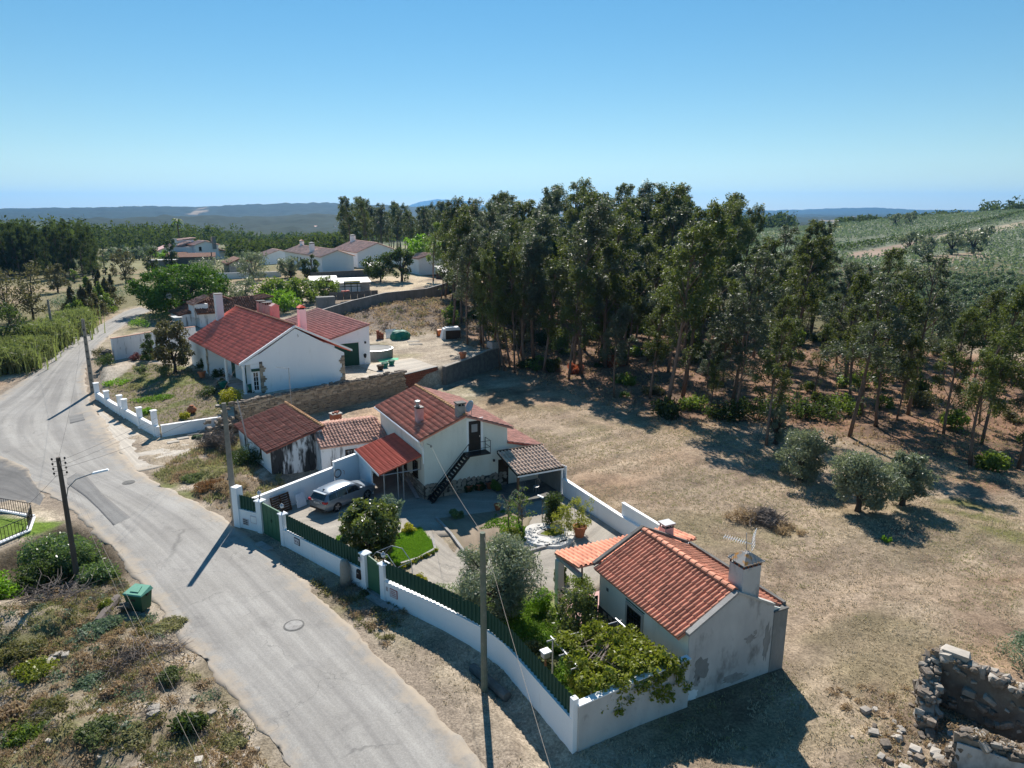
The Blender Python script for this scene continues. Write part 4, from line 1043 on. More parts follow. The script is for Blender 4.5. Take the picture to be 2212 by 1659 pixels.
# old ruined house behind, rust red roof
OR = House('old_house', 'derelict old house with rust brown tile roof and sagging tile edge', 'house', G(470, 692, 3.0), 33, 128, 1.3)
OR.box('wall', 'plaster_streak', -2.5, 6.5, .6, 2.9, -.3, 2.9)
OR.gable('wall', 'plaster_streak', -2.5, 6.5, 2.95, 13, -.3, 3.0, 2.0, 4.85, 3.0)
r = OR.tiles((-2.9, 2.6, 2.95), (0, 10.7, 0), (4.9, 0, 2.15), 30, 11, 'canal', 'tile_rust', .75, jit=.03, sag=.1)
OR.tiles((6.9, 2.6, 3.0), (0, 10.7, 0), (-4.9, 0, 2.1), 30, 11, 'canal', 'tile_rust', .75, jit=.03)
OR.tiles((-2.9, .1, 2.9), (9.8, 0, 0), (0, 3.2, 2.0), 28, 8, 'canal', 'tile_rust', .75, jit=.03, sag=.05, name='front_roof')
OR.box('lean_wall', 'plaster_streak', -4.6, -2.51, 3.0, 9.5, -.3, 2.6)
OR.tiles((-5.0, 2.8, 2.5), (0, 7.0, 0), (2.6, 0, .7), 20, 6, 'canal', 'tile_rust', .8, jit=.05, name='lean_to_roof')
OR.tiles((-3.3, 1.0, 4.3), (0, 3.4, 0), (2.6, 0, 1.1), 10, 6, 'canal', 'tile_annex', .9, jit=.08, name='broken_roof')
OR.box('turret_wall', 'plaster_streak', -3.1, -.9, 1.2, 4.2, 2.2, 4.3)
OR.box('rear_wall', 'plaster_white', 6.51, 11.5, 8, 12.9, -.3, 3.4)
r = OR.tiles((6.6, 7.8, 3.45), (0, 5.4, 0), (5.2, 0, .6), 16, 9, 'canal', 'tile_rust', .75, jit=.02, name='rear_roof')
OR.box('skylight_roof', 'zinc_sheet', -6.0, -4.7, 1.5, 4.0, 2.3, 2.42)
DM = thing('tv_mast', 'rusty television mast with a small round dish behind the white house', 'aerial', (*GT(372, 690)[:2], 2.0), R(-70))
MB().tube([(0,0,0),(0,0,6.4)], .05, 5).tube([(-.9,0,6.3),(.9,0,6.4)], .03, 4).tube([(-.5,-.3,6.35),(-.5,.3,6.35)],.02,4).tube([(.5,-.3,6.38),(.5,.3,6.38)],.02,4).build('mast', 'rust', DM)
n = 16; dm = MB(); rot = Matrix.Translation((.2,0,4.2)) @ Matrix.Rotation(R(70), 4, 'Y')
dm.add([tuple(rot @ Vector((q_*math.cos(2*PI*i/n), q_*math.sin(2*PI*i/n), d_))) for q_, d_ in ((.06,0),(.34,.05),(.55,.13)) for i in range(n)],
       [(k*n+i, (k+1)*n+i, (k+1)*n+(i+1)%n, k*n+(i+1)%n) for k in range(2) for i in range(n)] + [tuple(range(n))])
dm.build('reflector', 'galv', DM, True).modifiers.new('thick', 'SOLIDIFY').thickness = .02
# stained white wall by the road
def wall_run(name, label, pts, h, th, mat, cap=None, capm='white_paint', base=-.5, cat='wall', zfun=None, caph=.06, ov=.03, slope_top=None):
    """free-standing wall along pts; h per point, standing on the ground there"""
    p0 = pts[0]
    z0 = zfun(*p0) if zfun else float(terr0(*p0))
    root = thing(name, label, cat, (p0[0], p0[1], z0))
    P = [Vector((x - p0[0], y - p0[1], (zfun(x, y) if zfun else float(terr0(x, y))) - z0)) for x, y in pts]
    hs = h if hasattr(h, '__len__') else [h] * len(P)
    n = len(P); nor = []
    for i in range(n):
        d = Vector(((P[min(i+1,n-1)] - P[max(i-1,0)]).xy)).normalized(); nor.append(Vector((-d.y, d.x, 0)))
    def run(m, o0, o1, zb, zt, e=0.0):
        vs = []
        for i, p in enumerate(P):
            d = Vector((nor[i].y, -nor[i].x, 0)) * (e if i == n-1 else -e if i == 0 else 0)
            q = p + d
            for o, z in ((o0, zb(i)), (o1, zb(i)), (o1, zt(i)), (o0, zt(i))):
                v = q + nor[i] * o; vs.append((v.x, v.y, p.z + z))
        fs = [(4*i+k, 4*i+(k+1)%4, 4*i+4+(k+1)%4, 4*i+4+k) for i in range(n-1) for k in range(4)] + [(0,3,2,1), (4*n-4,4*n-3,4*n-2,4*n-1)]
        m.add(vs, fs)
    m = MB(); run(m, -th/2, th/2, lambda i: base, lambda i: hs[i]); m.build('wall', mat, root)
    if cap:
        m = MB(); run(m, -th/2-ov, th/2+ov, lambda i: hs[i]+.001, lambda i: hs[i]+caph, ov); m.build('coping', capm, root)
    return root
wl = [GT(239, 776)[:2], G(330, 752, 1.9), G(415, 738, 2.0)]
wall_run('stained_wall', 'tall white wall with dark streaks beside the road bend', [G(248, 790, 1.3), G(332, 768, 1.6), G(425, 748, 1.9)], [2.7, 2.7, 2.6], .3, 'plaster_streak', True, 'tile_annex', caph=.08)
pr = thing('rubble_pier', 'broken rubble pier at the end of the stained white wall', 'pier', (*G(234, 792, 1.3), 1.0), .3)
MB().box(-.5,.5,-.4,.4,0,2.3,.05).build('core','mortar',pr)
stone_objs('stone', 'stone_dark', [((random.uniform(-.5,.5), random.choice((-.4,.4)), random.uniform(.2,2.4)), (.4,.25,.25), random.uniform(-.3,.3)) for _ in range(26)] + [((random.choice((-.5,.5)), random.uniform(-.4,.4), random.uniform(.2,2.4)), (.25,.4,.25), 0) for _ in range(16)], pr)
# low white garden wall with square piers
LW = [G(*p) for p in ((213,862),(242,885),(273,907),(302,927),(345,962))]
LW = [(-44.6,73.7),(-32.15,61.45)]
lw1 = wall_run('garden_wall', 'low white garden wall with square piers along the concrete driveway', [(-44.6,73.7),(-41,70.1),(-36.5,65.8),(-32.1,61.4)], [.75,.8,.9,1.0], .28, 'plaster_wall', True, base=-.6)
for i, (t, hh) in enumerate(((0.005,1.75),(.19,1.45),(.43,1.75),(.505,1.6),(.74,1.55),(.965,2.05))):
    x, y = -44.6 + 12.5*t, 73.7 - 12.3*t
    b = MB().box(-.21,.21,-.21,.21,-.5,hh).box(-.26,.26,-.26,.26,hh+.001,hh+.07)
    o = b.build('pier', 'plaster_wall', lw1); o.location = (x+44.6, y-73.7, float(terr0(x+.5,y+.5))*0.0); o.rotation_euler = (0,0,R(-44.5))
lw2 = wall_run('garden_wall', 'plain low white wall from the corner pier to the stone wall', [(-31.85,61.55),(-29.5,63.3),(-27.2,64.9)], [1.1,1.05,1.0], .25, 'plaster_wall', True, base=-.7, zfun=lambda x, y: .0)
# kerb path beside the white house
# dry stone retaining wall
SW0, SW1 = Vector((-25.7, 63.6, 0)), Vector((-12.2, 77.1, 0))
d = (SW1 - SW0); L_ = d.length; d.normalize(); nn = Vector((d.y, -d.x, 0))
sw = thing('stone_wall', 'tall dry stone retaining wall below the white house', 'wall', tuple(SW0), math.atan2(d.y, d.x))
MB().box(0, L_, -.05, .55, -.3, 2.55).build('core', 'mortar', sw)
it = []
for row in range(13):
    z = .1 + row * .2; x = random.uniform(-.2, .1)
    while x < L_:
        sx = random.uniform(.28, .62); z_ = z + random.gauss(0, .02)
        it.append(((x + sx/2, -.06 + random.uniform(-.07,.07), z_), (sx*1.02, .26, random.uniform(.18,.23)), random.gauss(0,.03), random.gauss(0,.04)))
        x += sx
it.sort(key=lambda t: -(t[0][2] + .02*random.random()) )
top = []
x = 0
while x < L_:
    sx = random.uniform(.3,.7)
    for yy in (.0, .32): top.append(((x + sx/2, yy + random.uniform(-.05,.08), 2.62 + random.uniform(-.05,.1)), (sx, .4, random.uniform(.16,.32)), random.gauss(0,.25), random.gauss(0,.12)))
    x += sx
stone_objs('stone', 'stone', it[:230], sw, 230)
stone_objs('coping_stone', 'stone_dark', top, sw, 70)
o = None
rest = MB()
for c, sz, rz, ry in it[230:]:
    mt = Matrix.Translation(c) @ Matrix.Rotation(rz, 4, 'Z') @ Matrix.Rotation(ry, 4, 'Y') @ Matrix.Diagonal((*sz, 1)); k = random.randrange(8)
    rest.add([tuple(mt @ Vector(p)) for p in STV[k][0]], STV[k][1])
tag(rest.build('stone_courses', 'stone', sw), kind='stuff')
# tumbled end of the stone wall
rub = thing('rubble_heap', 'tumbled stone heap at the low end of the stone wall', 'rubble', (-26.6, 63.0, 0), 0)
stone_objs('stone', 'stone_dark', [((random.gauss(0,.7), random.gauss(-.3,.6), abs(random.gauss(0,.7))), (random.uniform(.25,.6), random.uniform(.2,.5), random.uniform(.18,.35)), random.uniform(0,3), random.gauss(0,.3)) for _ in range(80)], rub)
# brick wall and dark retaining walls beyond
bw = House('brick_wall', 'bare orange brick wall holding up the concrete yard', 'wall', (-12.1, 77.6), 52)
bw.box('core', 'mortar', 0, 5.4, 0, .25, -.4, 2.15)
it = []
for row in range(9):
    for k in range(17): it.append(((.16 + k*.31 + (row%2)*.15, -.01, .12 + row*.235), (.30,.12,.22), 0, 0))
stone_objs('brick', 'brick', it, bw.root, 300)
bw.box('coping', 'concrete', -.02, 5.42, -.08, .3, 2.152, 2.22)
dw = wall_run('retaining_wall', 'dark mossy retaining wall running from the brick wall towards the trees', [(-8.0,81.4),(-5.5,85.4),(-3.5,89.2),(-1.6,92.2)], [2.2,2.35,2.55,2.55], .5, 'concrete_dark', True, 'stone_pale', base=-.6, zfun=lambda x, y: 0.0, caph=.1)
pcb = thing('concrete_block', 'square concrete block on the end of the dark retaining wall', 'block', (-2.4, 91.4, 2.65), .7)
MB().box(-.7,.7,-.6,.6,0,.8,.03).build('block','concrete',pcb)
# ------------------------------------------------------------------ the road wall with its green fences and gates
def seg_frame(a, b): 
    a, b = Vector((*a, 0)), Vector((*b, 0)); return a, (b-a).length, math.atan2(b.y-a.y, b.x-a.x)
SL = MB()
def fence(name, label, pts, zt, h0, h1, slat=.26, rake=0):
    """green profiled metal fence standing on the wall; every profile a slat"""
    p0 = pts[0]; root = thing(name, label, 'fence', (p0[0], p0[1], zt))
    m = MB(); m.add([(-.5,.0,0),(-.24,.0,0),(-.14,-.05,0),(.14,-.05,0),(.24,.0,0),(.5,.0,0),(-.5,.0,1),(-.24,.0,1),(-.14,-.05,1),(.14,-.05,1),(.24,.0,1),(.5,.0,1)],
        [(i,i+1,i+7,i+6) for i in range(5)])
    me = bpy.data.meshes.new('slat'); me.from_pydata(m.v, [], m.f); me.materials.append(MATS['green_sheet'])
    tot = sum((Vector(b)-Vector(a)).length for a, b in zip(pts[:-1], pts[1:])); run = 0
    for a, b in zip(pts[:-1], pts[1:]):
        a3, L, an = seg_frame(a, b); n = max(1, round(L/slat))
        for i in range(n):
            p = a3 + Vector((math.cos(an), math.sin(an), 0)) * L * (i+.5)/n - Vector((*p0, 0))
            t = (run + L*(i+.5)/n)/tot
            o = bpy.data.objects.new('slat', me); COL.objects.link(o); o.parent = root
            o.matrix_basis = Matrix.Translation((p.x, p.y, 0)) @ Matrix.Rotation(an, 4, 'Z') @ Matrix.Diagonal((L/n*1.005, 1, h0 + (h1-h0)*t, 1))
        r = MB()
        for zz in (.12, .55): r.box(0, L, .004, .04, zz, zz+.04)
        o = r.build('rail', 'green_dark', root); o.location = a3 - Vector((*p0, 0)); o.rotation_euler = (0,0,an)
        run += L
    return root
def pier(name, label, x, y, an, h, s=.36, cap=True, cat='pier'):
    root = thing(name, label, cat, (x, y, 0), an)
    MB().box(-s/2,s/2,-s/2,s/2,-.5,h).build('shaft','plaster_wall',root)
    if cap:
        c = s/2+.07
        MB().hexa([(-c,-c,h+.001),(c,-c,h+.001),(c,c,h+.001),(-c,c,h+.001)],[(-c,-c,h+.06),(c,-c,h+.06),(c,c,h+.06),(-c,c,h+.06)]).hexa([(-c,-c,h+.061),(c,-c,h+.061),(c,c,h+.061),(-c,c,h+.061)],[(-.05,-.05,h+.16),(.05,-.05,h+.16),(.05,.05,h+.16),(-.05,.05,h+.16)]).build('cap','plaster_wall',root)
    return root
def lantern(label, x, y, z):
    r = thing('pier_lamp', label, 'lamp', (x, y, z))
    MB().lathe([(.07,0),(.035,.04),(.03,.24)],8).build('stem','black_metal',r)
    MB().lathe([(.04,.24),(.11,.28),(.12,.40),(.05,.41)],6).build('lantern','lamp_clear',r)
    MB().lathe([(.14,.412),(.12,.44),(.04,.52),(.02,.56)],6).build('hood','galv',r)
W = WALL_LINE
flat = lambda x, y: 0.0
a_in = math.atan2(W[1][1]-W[0][1], W[1][0]-W[0][0])
wall_run('road_wall', 'short white wall with meter boxes left of the double gate', [W[0], W[1]], 1.25, .22, 'plaster_wall', True, zfun=flat)
pier('pier', 'tall white end pier at the far corner of the road wall', W[0][0]-.2, W[0][1]+.15, a_in, 2.75, .5, False)
fence('fence', 'short green profiled fence beside the double gate', [W[0], (W[1][0]-.2, W[1][1]+.1)], 1.30, .95, .95)
pier('pier', 'white gate pier left of the vehicle gate', W[1][0], W[1][1], a_in, 2.15, .42)
lantern('lamp on the left pier of the vehicle gate', W[1][0], W[1][1], 2.31)
gp, gl, ga = seg_frame(W[1], W[2])
gt = thing('vehicle_gate', 'wide green sheet metal vehicle gate with closed leaf', 'gate', (W[1][0], W[1][1], 0), ga)
MB().box(.24, gl-.22, -.03, .03, .1, 2.05).build('leaf', 'green_paint', gt)
q = MB(); 
for b in ((.22,gl-.2,2.052,2.12),(.22,gl-.2,.04,.098)): q.box(b[0],b[1],-.045,.045,b[2],b[3])
q.build('frame','green_paint',gt)
for i in range(4): MB().box(.45+.5*i, .85+.5*i, -.045, -.031, .3, 1.9).build('panel', 'green_paint', gt)
MB().lathe([(.12,0),(.1,.03)],4).build('emblem','green_dark',gt).matrix_basis = Matrix.Translation((gl/2,-.05,1.2)) @ Matrix.Rotation(R(90),4,'X')
pier('pier', 'white gate pier right of the vehicle gate', W[2][0], W[2][1], ga, 2.05, .34)
lantern('lamp on the right pier of the vehicle gate', W[2][0], W[2][1], 2.21)
wall_run('road_wall', 'white wall with green fence between vehicle gate and garden gate', [W[2], W[3]], [1.05,1.15], .22, 'plaster_wall', True, zfun=flat)
fence('fence', 'green profiled fence between the vehicle gate and the garden gate', [(W[2][0]+.25, W[2][1]-.2), (W[3][0]-.15, W[3][1]+.12)], 1.14, 1.0, 1.02)
pier('pier', 'white gate pier left of the garden gate', W[3][0], W[3][1], ga, 2.15, .38)
gp, gl, ga2 = seg_frame(W[3], W[4])
gt = thing('garden_gate', 'narrow green garden gate with an arched top edge', 'gate', (W[3][0], W[3][1], 0), ga2)
MB().prism([(.2,-.03,.18),(gl-.2,-.03,.18),(gl-.2,-.03,1.75),(gl*.7,-.03,2.0),(.45,-.03,2.12),(.2,-.03,2.14)], (0,.06,0)).build('leaf','green_paint',gt)
MB().box(.3,gl-.3,-.045,-.031,.3,1.6).build('panel','green_paint',gt)
MB().box(gl-.32,gl-.26,-.1,-.046,1.05,1.12).build('handle','black_metal',gt)
MB().box(.2,gl-.2,-.25,.2,.02,.17).build('threshold','concrete',gt)
pier('pier', 'white gate pier right of the garden gate', W[4][0], W[4][1], ga2, 2.1, .36)
lantern('lamp on the right pier of the garden gate', W[4][0], W[4][1], 2.26)
st = thing('step', 'long concrete step in front of the garden gate', 'step', (W[3][0]+.45, W[3][1]-.95, 0), ga2); MB().box(-.25,2.0,-.25,.25,-.1,.12).build('slab','concrete',st)
st = thing('step', 'concrete ramp slab in front of the vehicle gate', 'step', (W[2][0]-.95, W[2][1]+.15, 0), ga); MB().box(-.6,.8,-.75,-.25,-.1,.1).build('slab','concrete',st)
ws = resample(W[4:], 24).tolist()
hs = np.interp(np.linspace(0,1,24), [0,.3,.5,.75,1], [1.15,1.22,1.26,1.32,1.36])
wall_run('road_wall', 'long curving white wall with green fence below the olive tree', [tuple(p) for p in ws], list(hs), .22, 'plaster_wall', True, zfun=flat, base=-.9)
fence('fence', 'long green profiled fence curving along the garden', [tuple(p) for p in ws[0:1]] + [tuple(p) for p in ws[3::3]] + [tuple(ws[23])], 1.34, .95, .98)
pier('pier', 'tall white corner pier at the road end of the garden wall', W[-1][0], W[-1][1], R(-60), 2.3, .24, False)
for i, (x, y, z) in enumerate(((W[3][0]+1.0,W[3][1]+1.9,2.1),)):
    tr = thing('bird_arch', 'bent metal garden arch behind the garden gate', 'arch', (W[4][0]-.3, W[4][1]+.9, 0), ga2)
    MB().tube([(-1.2,0,0),(-1.0,0,1.6),(-.4,0,2.2),(.3,.2,2.2),(.9,.3,1.6),(1.1,.3,0)], .025, 5).build('arch','galv',tr)
    MB().tube([(-1.2,1.0,0),(-1.0,1.0,1.6),(-.4,1.0,2.2),(.3,1.2,2.2),(.9,1.3,1.6),(1.1,1.3,0)], .025, 5).tube([(-.4,0,2.2),(-.4,1.0,2.2)],.02,4).tube([(.9,.3,1.6),(.9,1.3,1.6)],.02,4).build('arch','galv',tr)
# plates and boxes on the road wall
def on_wall(name, label, cat, a, b, t, z, w, h, build, off=.125):
    a3, L, an = seg_frame(a, b); p = a3 + Vector((math.cos(an), math.sin(an), 0)) * L * t - Vector((-math.sin(an), math.cos(an), 0)) * off
    r = thing(name, label, cat, (p.x, p.y, z), an); build(r, w, h); return r
def b_meter(r, w, h):
    MB().box(-w/2,w/2,-.03,.01,0,h).build('case','plaque',r); MB().box(-w/2+.05,w/2-.05,-.04,-.031,.05,h-.05).build('door','white_paint',r)
on_wall('meter_box', 'white meter box on the short road wall', 'meter box', W[0], W[1], .70, .55, .55, .5, b_meter)
def b_vent(r, w, h):
    f_ = MB().box(-w/2,w/2,-.02,.01,0,h).build('frame','plaque',r)
    for k in range(3): MB().box(-w/2+.06,w/2-.06,-.034,-.021,.06+k*.13,.14+k*.13).build('slat','concrete_dark',r)
on_wall('vent_grille', 'grey vent grille low on the short road wall', 'vent', W[0], W[1], .28, .28, .5, .45, b_vent)
def b_arrow(r, w, h):
    MB().box(-w/2,w/2,-.025,.01,0,h).build('frame','ink',r); MB().box(-w/2+.04,w/2-.04,-.034,-.026,.04,h-.04).build('panel','plaque',r)
    m = MB().tube([(-w*.32,-.037,h*.62),(-w*.12,-.037,h*.42)],.022,4).tube([(w*.0,-.037,h*.62),(w*.22,-.037,h*.55),(w*.32,-.037,h*.28)],.018,4); m.build('marking','ink',r)
on_wall('wall_plaque', 'framed plaque with a curved dark mark on the road wall', 'plaque', W[2], W[3], .20, .60, .55, .42, b_arrow)
def b_text(r, w, h):
    MB().box(-w/2,w/2,-.02,.01,0,h).build('frame','ink_red',r); MB().box(-w/2+.025,w/2-.025,-.028,-.021,.025,h-.025).build('panel','plaque',r)
    for k, (x0, x1) in enumerate(((-.3,.26),(-.34,.34),(-.2,.3))): 
        m = MB(); x = x0*w
        while x < x1*w: q_ = random.uniform(.03,.07); m.box(x, x+q_, -.032, -.029, h*(.70-.22*k), h*(.78-.22*k)); x += q_+.02
        m.build('lettering','ink_red',r)
on_wall('wall_plaque', 'framed tile plaque with faded red lettering right of the garden gate', 'plaque', W[4], W[5], .19, .52, .55, .46, b_text)
def b_num(r, w, h):
    MB().box(-w/2,w/2,-.015,.01,0,h).build('tile','plaque',r)
    for k in range(2): MB().box(-w*.3,w*.3,-.02,-.016,h*(.2+.4*k),h*(.36+.4*k)).build('lettering','ink',r)
on_wall('number_tile', 'small grey number tile right of the garden gate', 'sign', W[4], W[5], .075, .72, .16, .26, b_num)
on_wall('number_tile', 'small number tile on the pier left of the garden gate', 'sign', (W[3][0]-.19, W[3][1]+.1), W[4], .03, 1.75, .16, .22, b_num, .22)
def b_mail(r, w, h):
    MB().box(-w/2,w/2,-.14,.0,0,h,.02).build('case','black_metal',r); MB().box(-w*.3,w*.1,-.15,-.13,h*.6,h*.68).build('slot','galv',r)
on_wall('mailbox', 'black mailbox on the wall left of the garden gate', 'mailbox', W[2], W[3], .955, .62, .36, .5, b_mail)
sp = thing('stone_post', 'rough standing stone post leaning by the road wall', 'stone', (W[3][0]-1.25, W[3][1]+.55, -.05), ga)
m = MB().tube([(0,-.05,0),(.02,-.03,.7),(-.03,.0,1.3),(-.05,.0,1.5),(-.05,.0,1.56)],[.30,.28,.26,.2,.06],9); m.build('stone','stone_pale',sp,True)
# back wall of the court, side wall of the cottage
wall_run('court_wall', 'white court wall behind the parked car, stepped along its top', [(-17.5,43.1),(-15.3,46.2),(-13.2,49.2)], [1.55,1.6,1.65], .2, 'plaster_wall', True, zfun=flat)
wall_run('court_wall', 'taller step of the white court wall next to the carport', [(-13.15,49.27),(-11.2,51.9),(-9.75,53.9)], [2.05,2.1,2.15], .2, 'plaster_wall', True, zfun=flat)
wall_run('field_wall', 'white boundary wall between the terrace and the dry field', [(3.75,48.0),(5.3,45.0),(6.9,41.9),(8.9,38.2)], [1.25,1.2,1.15,1.15], .2, 'plaster_wall', True, zfun=flat)
wall_run('field_wall', 'taller pale panel of wall behind the veranda roof', [(7.05,41.9),(9.6,37.2),(10.4,35.6)], [2.0,1.9,1.85], .15, 'plaster_white', True, zfun=flat)
wall_run('garden_wall', 'grey stained wall from the road corner to the cottage gable', [(2.45,22.98),(4.9,24.35),(7.22,25.5)], [2.0,2.1,2.25], .25, 'plaster_grimy', True, 'plaster_white', zfun=flat, base=-.6, caph=.05)
# wall with railing around the sunken lawn at the left
RA, RB, RC_ = [(-38.5,46.6),G(0,1106),G(72,1119)], None, [G(72,1122),G(62,1151),G(0,1177),G(-80,1212)]
rw = wall_run('lawn_wall', 'low rendered wall with black railing around the lawn, road side', RA, .12, .25, 'render_grey', True, 'white_paint', zfun=flat, base=-1.8)
rw2 = wall_run('lawn_wall', 'low rendered wall with black railing around the lawn, near side', RC_, .12, .25, 'render_grey', True, 'white_paint', zfun=flat, base=-2.0)
def railing(name, label, pts, h):
    p0 = pts[0]; r = thing(name, label, 'railing', (p0[0], p0[1], .18))
    for a, b in zip(pts[:-1], pts[1:]):
        a3, L, an = seg_frame(a, b); off = a3 - Vector((*p0, 0))
        for zz in (.08, h): 
            o = MB().box(0,L,-.02,.02,zz,zz+.035).build('rail','black_metal',r); o.location = off; o.rotation_euler = (0,0,an)
        for i in range(int(L/.22)):
            o = MB().box(-.012,.012,-.012,.012,0,h).build('baluster','black_metal',r) if i == 0 else bpy.data.objects.new('baluster', bar_me)
            if i == 0: bar_me = o.data
            else: COL.objects.link(o); o.parent = r
            o.location = off + Vector((math.cos(an), math.sin(an), 0)) * (.1 + i*.22)
railing('railing', 'black railing with thin bars on the road side of the lawn', RA, .85)
railing('railing', 'black railing with thin bars on the near side of the lawn', RC_, .85)
# ------------------------------------------------------------------ car
def make_car():
    r = thing('parked_car', 'silver estate car parked with its tail to the vehicle gate', 'car', (-11.85, 46.6, .06), R(55))
    K = 1.03
    xs = [-2.30,-2.27,-2.16,-2.0,-1.75,-1.3,-.6,.1,.5,.85,1.12,1.35,1.8,2.1,2.27,2.32]
    zr = [ .62, .93, 1.10,1.30,1.41,1.46,1.48,1.45,1.37,1.2,1.03,.96,.88,.78,.62,.5]
    hw = [ .74, .80, .85,.87,.88,.89,.89,.89,.89,.89,.885,.88,.86,.80,.70,.6]
    belt = lambda x: .96 - .03 * (x + 2.3)
    secs = []
    for x, z, h in zip(xs, zr, hw):
        cab = z > belt(x) + .1 and -2.2 < x < 1.2
        zb = .20 if abs(x) < 2.1 else .30
        if cab: zl, hr = belt(x), h * (.80 if x > -2.1 else .84)
        else: zl, hr = z - .07, h * .88
        secs.append([(0,zb),(h*.9,zb),(h,zb+.14),(h,zb+(zl-zb)*.55),(h*.985,zl),(hr,max(z-.05, zl+.01)),(hr*.86,max(z,zl+.03)),(0,max(z,zl+.03)+.025)])
    n = 8; v = []; f = []
    for x, sc in zip(xs, secs):
        full = sc + [(-a, b) for a, b in sc[-2:0:-1]]
        v += [(x*K, a*K, b*K) for a, b in full]
    m_ = 14
    for i in range(len(xs)-1):
        for k in range(m_): f.append((i*m_+k, (i+1)*m_+k, (i+1)*m_+(k+1)%m_, i*m_+(k+1)%m_))
    f += [tuple(range(m_)), tuple(range((len(xs)-1)*m_, len(xs)*m_))[::-1]]
    b = MB().add(v, f).build('body', 'car_paint', r, True)
    def lerp3(i0, t, sgn, e=.012):
        """point on the side glass at station value x and height share t"""
        x = i0; j = max(k for k in range(len(xs)-1) if xs[k] <= x); q = (x - xs[j])/(xs[j+1]-xs[j])
        a = [(1-q)*secs[j][4][c]+q*secs[j+1][4][c] for c in (0,1)]; c_ = [(1-q)*secs[j][5][c]+q*secs[j+1][5][c] for c in (0,1)]
        return (x*K, sgn*((a[0]*(1-t)+c_[0]*t)+e)*K, (a[1]*(1-t)+c_[1]*t)*K)
    for sgn in (-1, 1):
        for x0, x1, xt0, xt1 in ((-1.95,-1.32,-1.85,-1.32),(-1.26,-.42,-1.26,-.42),(-.36,.88,-.36,.42)):
            m = MB(); N = 6
            lo = [lerp3(x0+(x1-x0)*k/N, .08, sgn) for k in range(N+1)]; hi = [lerp3(xt0+(xt1-xt0)*k/N, .88, sgn) for k in range(N+1)]
            m.add(lo+hi, [(k,k+1,N+2+k,N+1+k) for k in range(N)]); m.build('side_window', 'car_glass', r)
        for x0, zc in ((-1.15,.84),(.05,.82)): MB().box((x0)*K,(x0+.2)*K,(sgn*.9-.02)*K,(sgn*.9+.02)*K,zc*K,(zc+.03)*K).build('handle','car_paint',r)
        mm = MB().box(.62*K,.80*K,(sgn*.98-.1)*K,(sgn*.98+.1)*K,.95*K,1.1*K,.02).build('mirror','car_paint',r)
        MB().box(-2.31*K,-2.08*K,(sgn*.70-.16)*K,(sgn*.70+.165)*K,.80*K,.94*K,.01).build('tail_light','lamp_red',r)
        MB().box(2.02*K,2.26*K,(sgn*.62-.16)*K,(sgn*.62+.16)*K,.62*K,.76*K,.02).build('headlight','lamp_clear',r)
        MB().tube([(-1.7*K,sgn*.66*K,1.43*K),(.2*K,sgn*.68*K,1.48*K)],.018,4).build('roof_rail','steel',r)
        for xw in (-1.34, 1.32):
            wl = MB()
            def ring(rad, hw_): return [(xw*K + rad*math.cos(2*PI*k/20)*K, (sgn*.80+hw_*sgn)*K, (.32+rad*math.sin(2*PI*k/20))*K) for k in range(20)]
            L = [ring(.19,-.1), ring(.30,-.1), ring(.325,-.07), ring(.325,.08), ring(.30,.105), ring(.215,.105)]
            wl.add([p for q in L for p in q], [(a*20+k, a*20+(k+1)%20, (a+1)*20+(k+1)%20, (a+1)*20+k) for a in range(5) for k in range(20)])
            wo = wl.build('wheel', 'tyre', r)
            rm = MB()
            for k in range(5):
                a = 2*PI*k/5; d1 = Vector((math.cos(a),0,math.sin(a))); d2 = Vector((-math.sin(a),0,math.cos(a))); c = Vector((xw, sgn*.895, .32))
                rm.prism([tuple((c+d1*.03-d2*.035)*K), tuple((c+d1*.215-d2*.05)*K), tuple((c+d1*.215+d2*.05)*K), tuple((c+d1*.03+d2*.035)*K)], (0,-sgn*.03,0))
            rm.build('rim', 'rim', wo)
            MB().add([((xw+.215*math.cos(2*PI*k/16))*K, sgn*.86*K, (.32+.215*math.sin(2*PI*k/16))*K) for k in range(16)], [tuple(range(16))]).build('brake_disc','black_metal',wo)
            ar = MB(); n_ = 12
            ar.add([((xw+q*math.cos(PI*k/n_))*K, sgn*(.893 if q<.4 else .896)*K, (.30+q*math.sin(PI*k/n_))*K) for q in (.0,.375) for k in range(n_+1)], [(k,k+1,n_+2+k,n_+1+k) for k in range(n_)])
            ar.build('wheel_arch','black_metal',r)
    e = .014
    MB().add([((-2.245-e)*K,-.66*K,1.0*K),((-2.245-e)*K,.66*K,1.0*K),((-2.02-e)*K,.60*K,1.285*K),((-2.02-e)*K,-.60*K,1.285*K)],[(0,1,2,3)]).build('rear_window','car_glass',r)
    MB().add([((1.1)*K,-.70*K,1.075*K),((1.1)*K,.70*K,1.075*K),((.56)*K,.62*K,1.375*K),((.56)*K,-.62*K,1.375*K)],[(0,1,2,3)]).build('windscreen','car_glass',r)
    MB().box(-2.325*K,-2.30*K,-.26*K,.26*K,.72*K,.83*K).build('number_plate','plate_white',r)
    m = MB()
    for k in range(6): m.box(-2.334*K,-2.326*K,(-.2+k*.07)*K,(-.16+k*.07)*K,.745*K,.805*K)
    m.build('lettering','ink',r)
    MB().box(-2.33*K,-2.29*K,-.5*K,.5*K,.885*K,.915*K).build('chrome_strip','steel',r)
    MB().box(-2.315*K,-2.2*K,-.72*K,.72*K,.30*K,.42*K,.0).build('lower_bumper','black_metal',r)
    MB().prism([(-1.75*K,-.015,1.43*K),(-1.55*K,-.015,1.46*K),(-1.72*K,-.015,1.56*K)],(0,.03,0)).build('aerial_fin','car_paint',r)
    MB().box(-2.1*K,-1.92*K,-.6*K,.6*K,1.37*K,1.40*K).build('spoiler','car_paint',r)
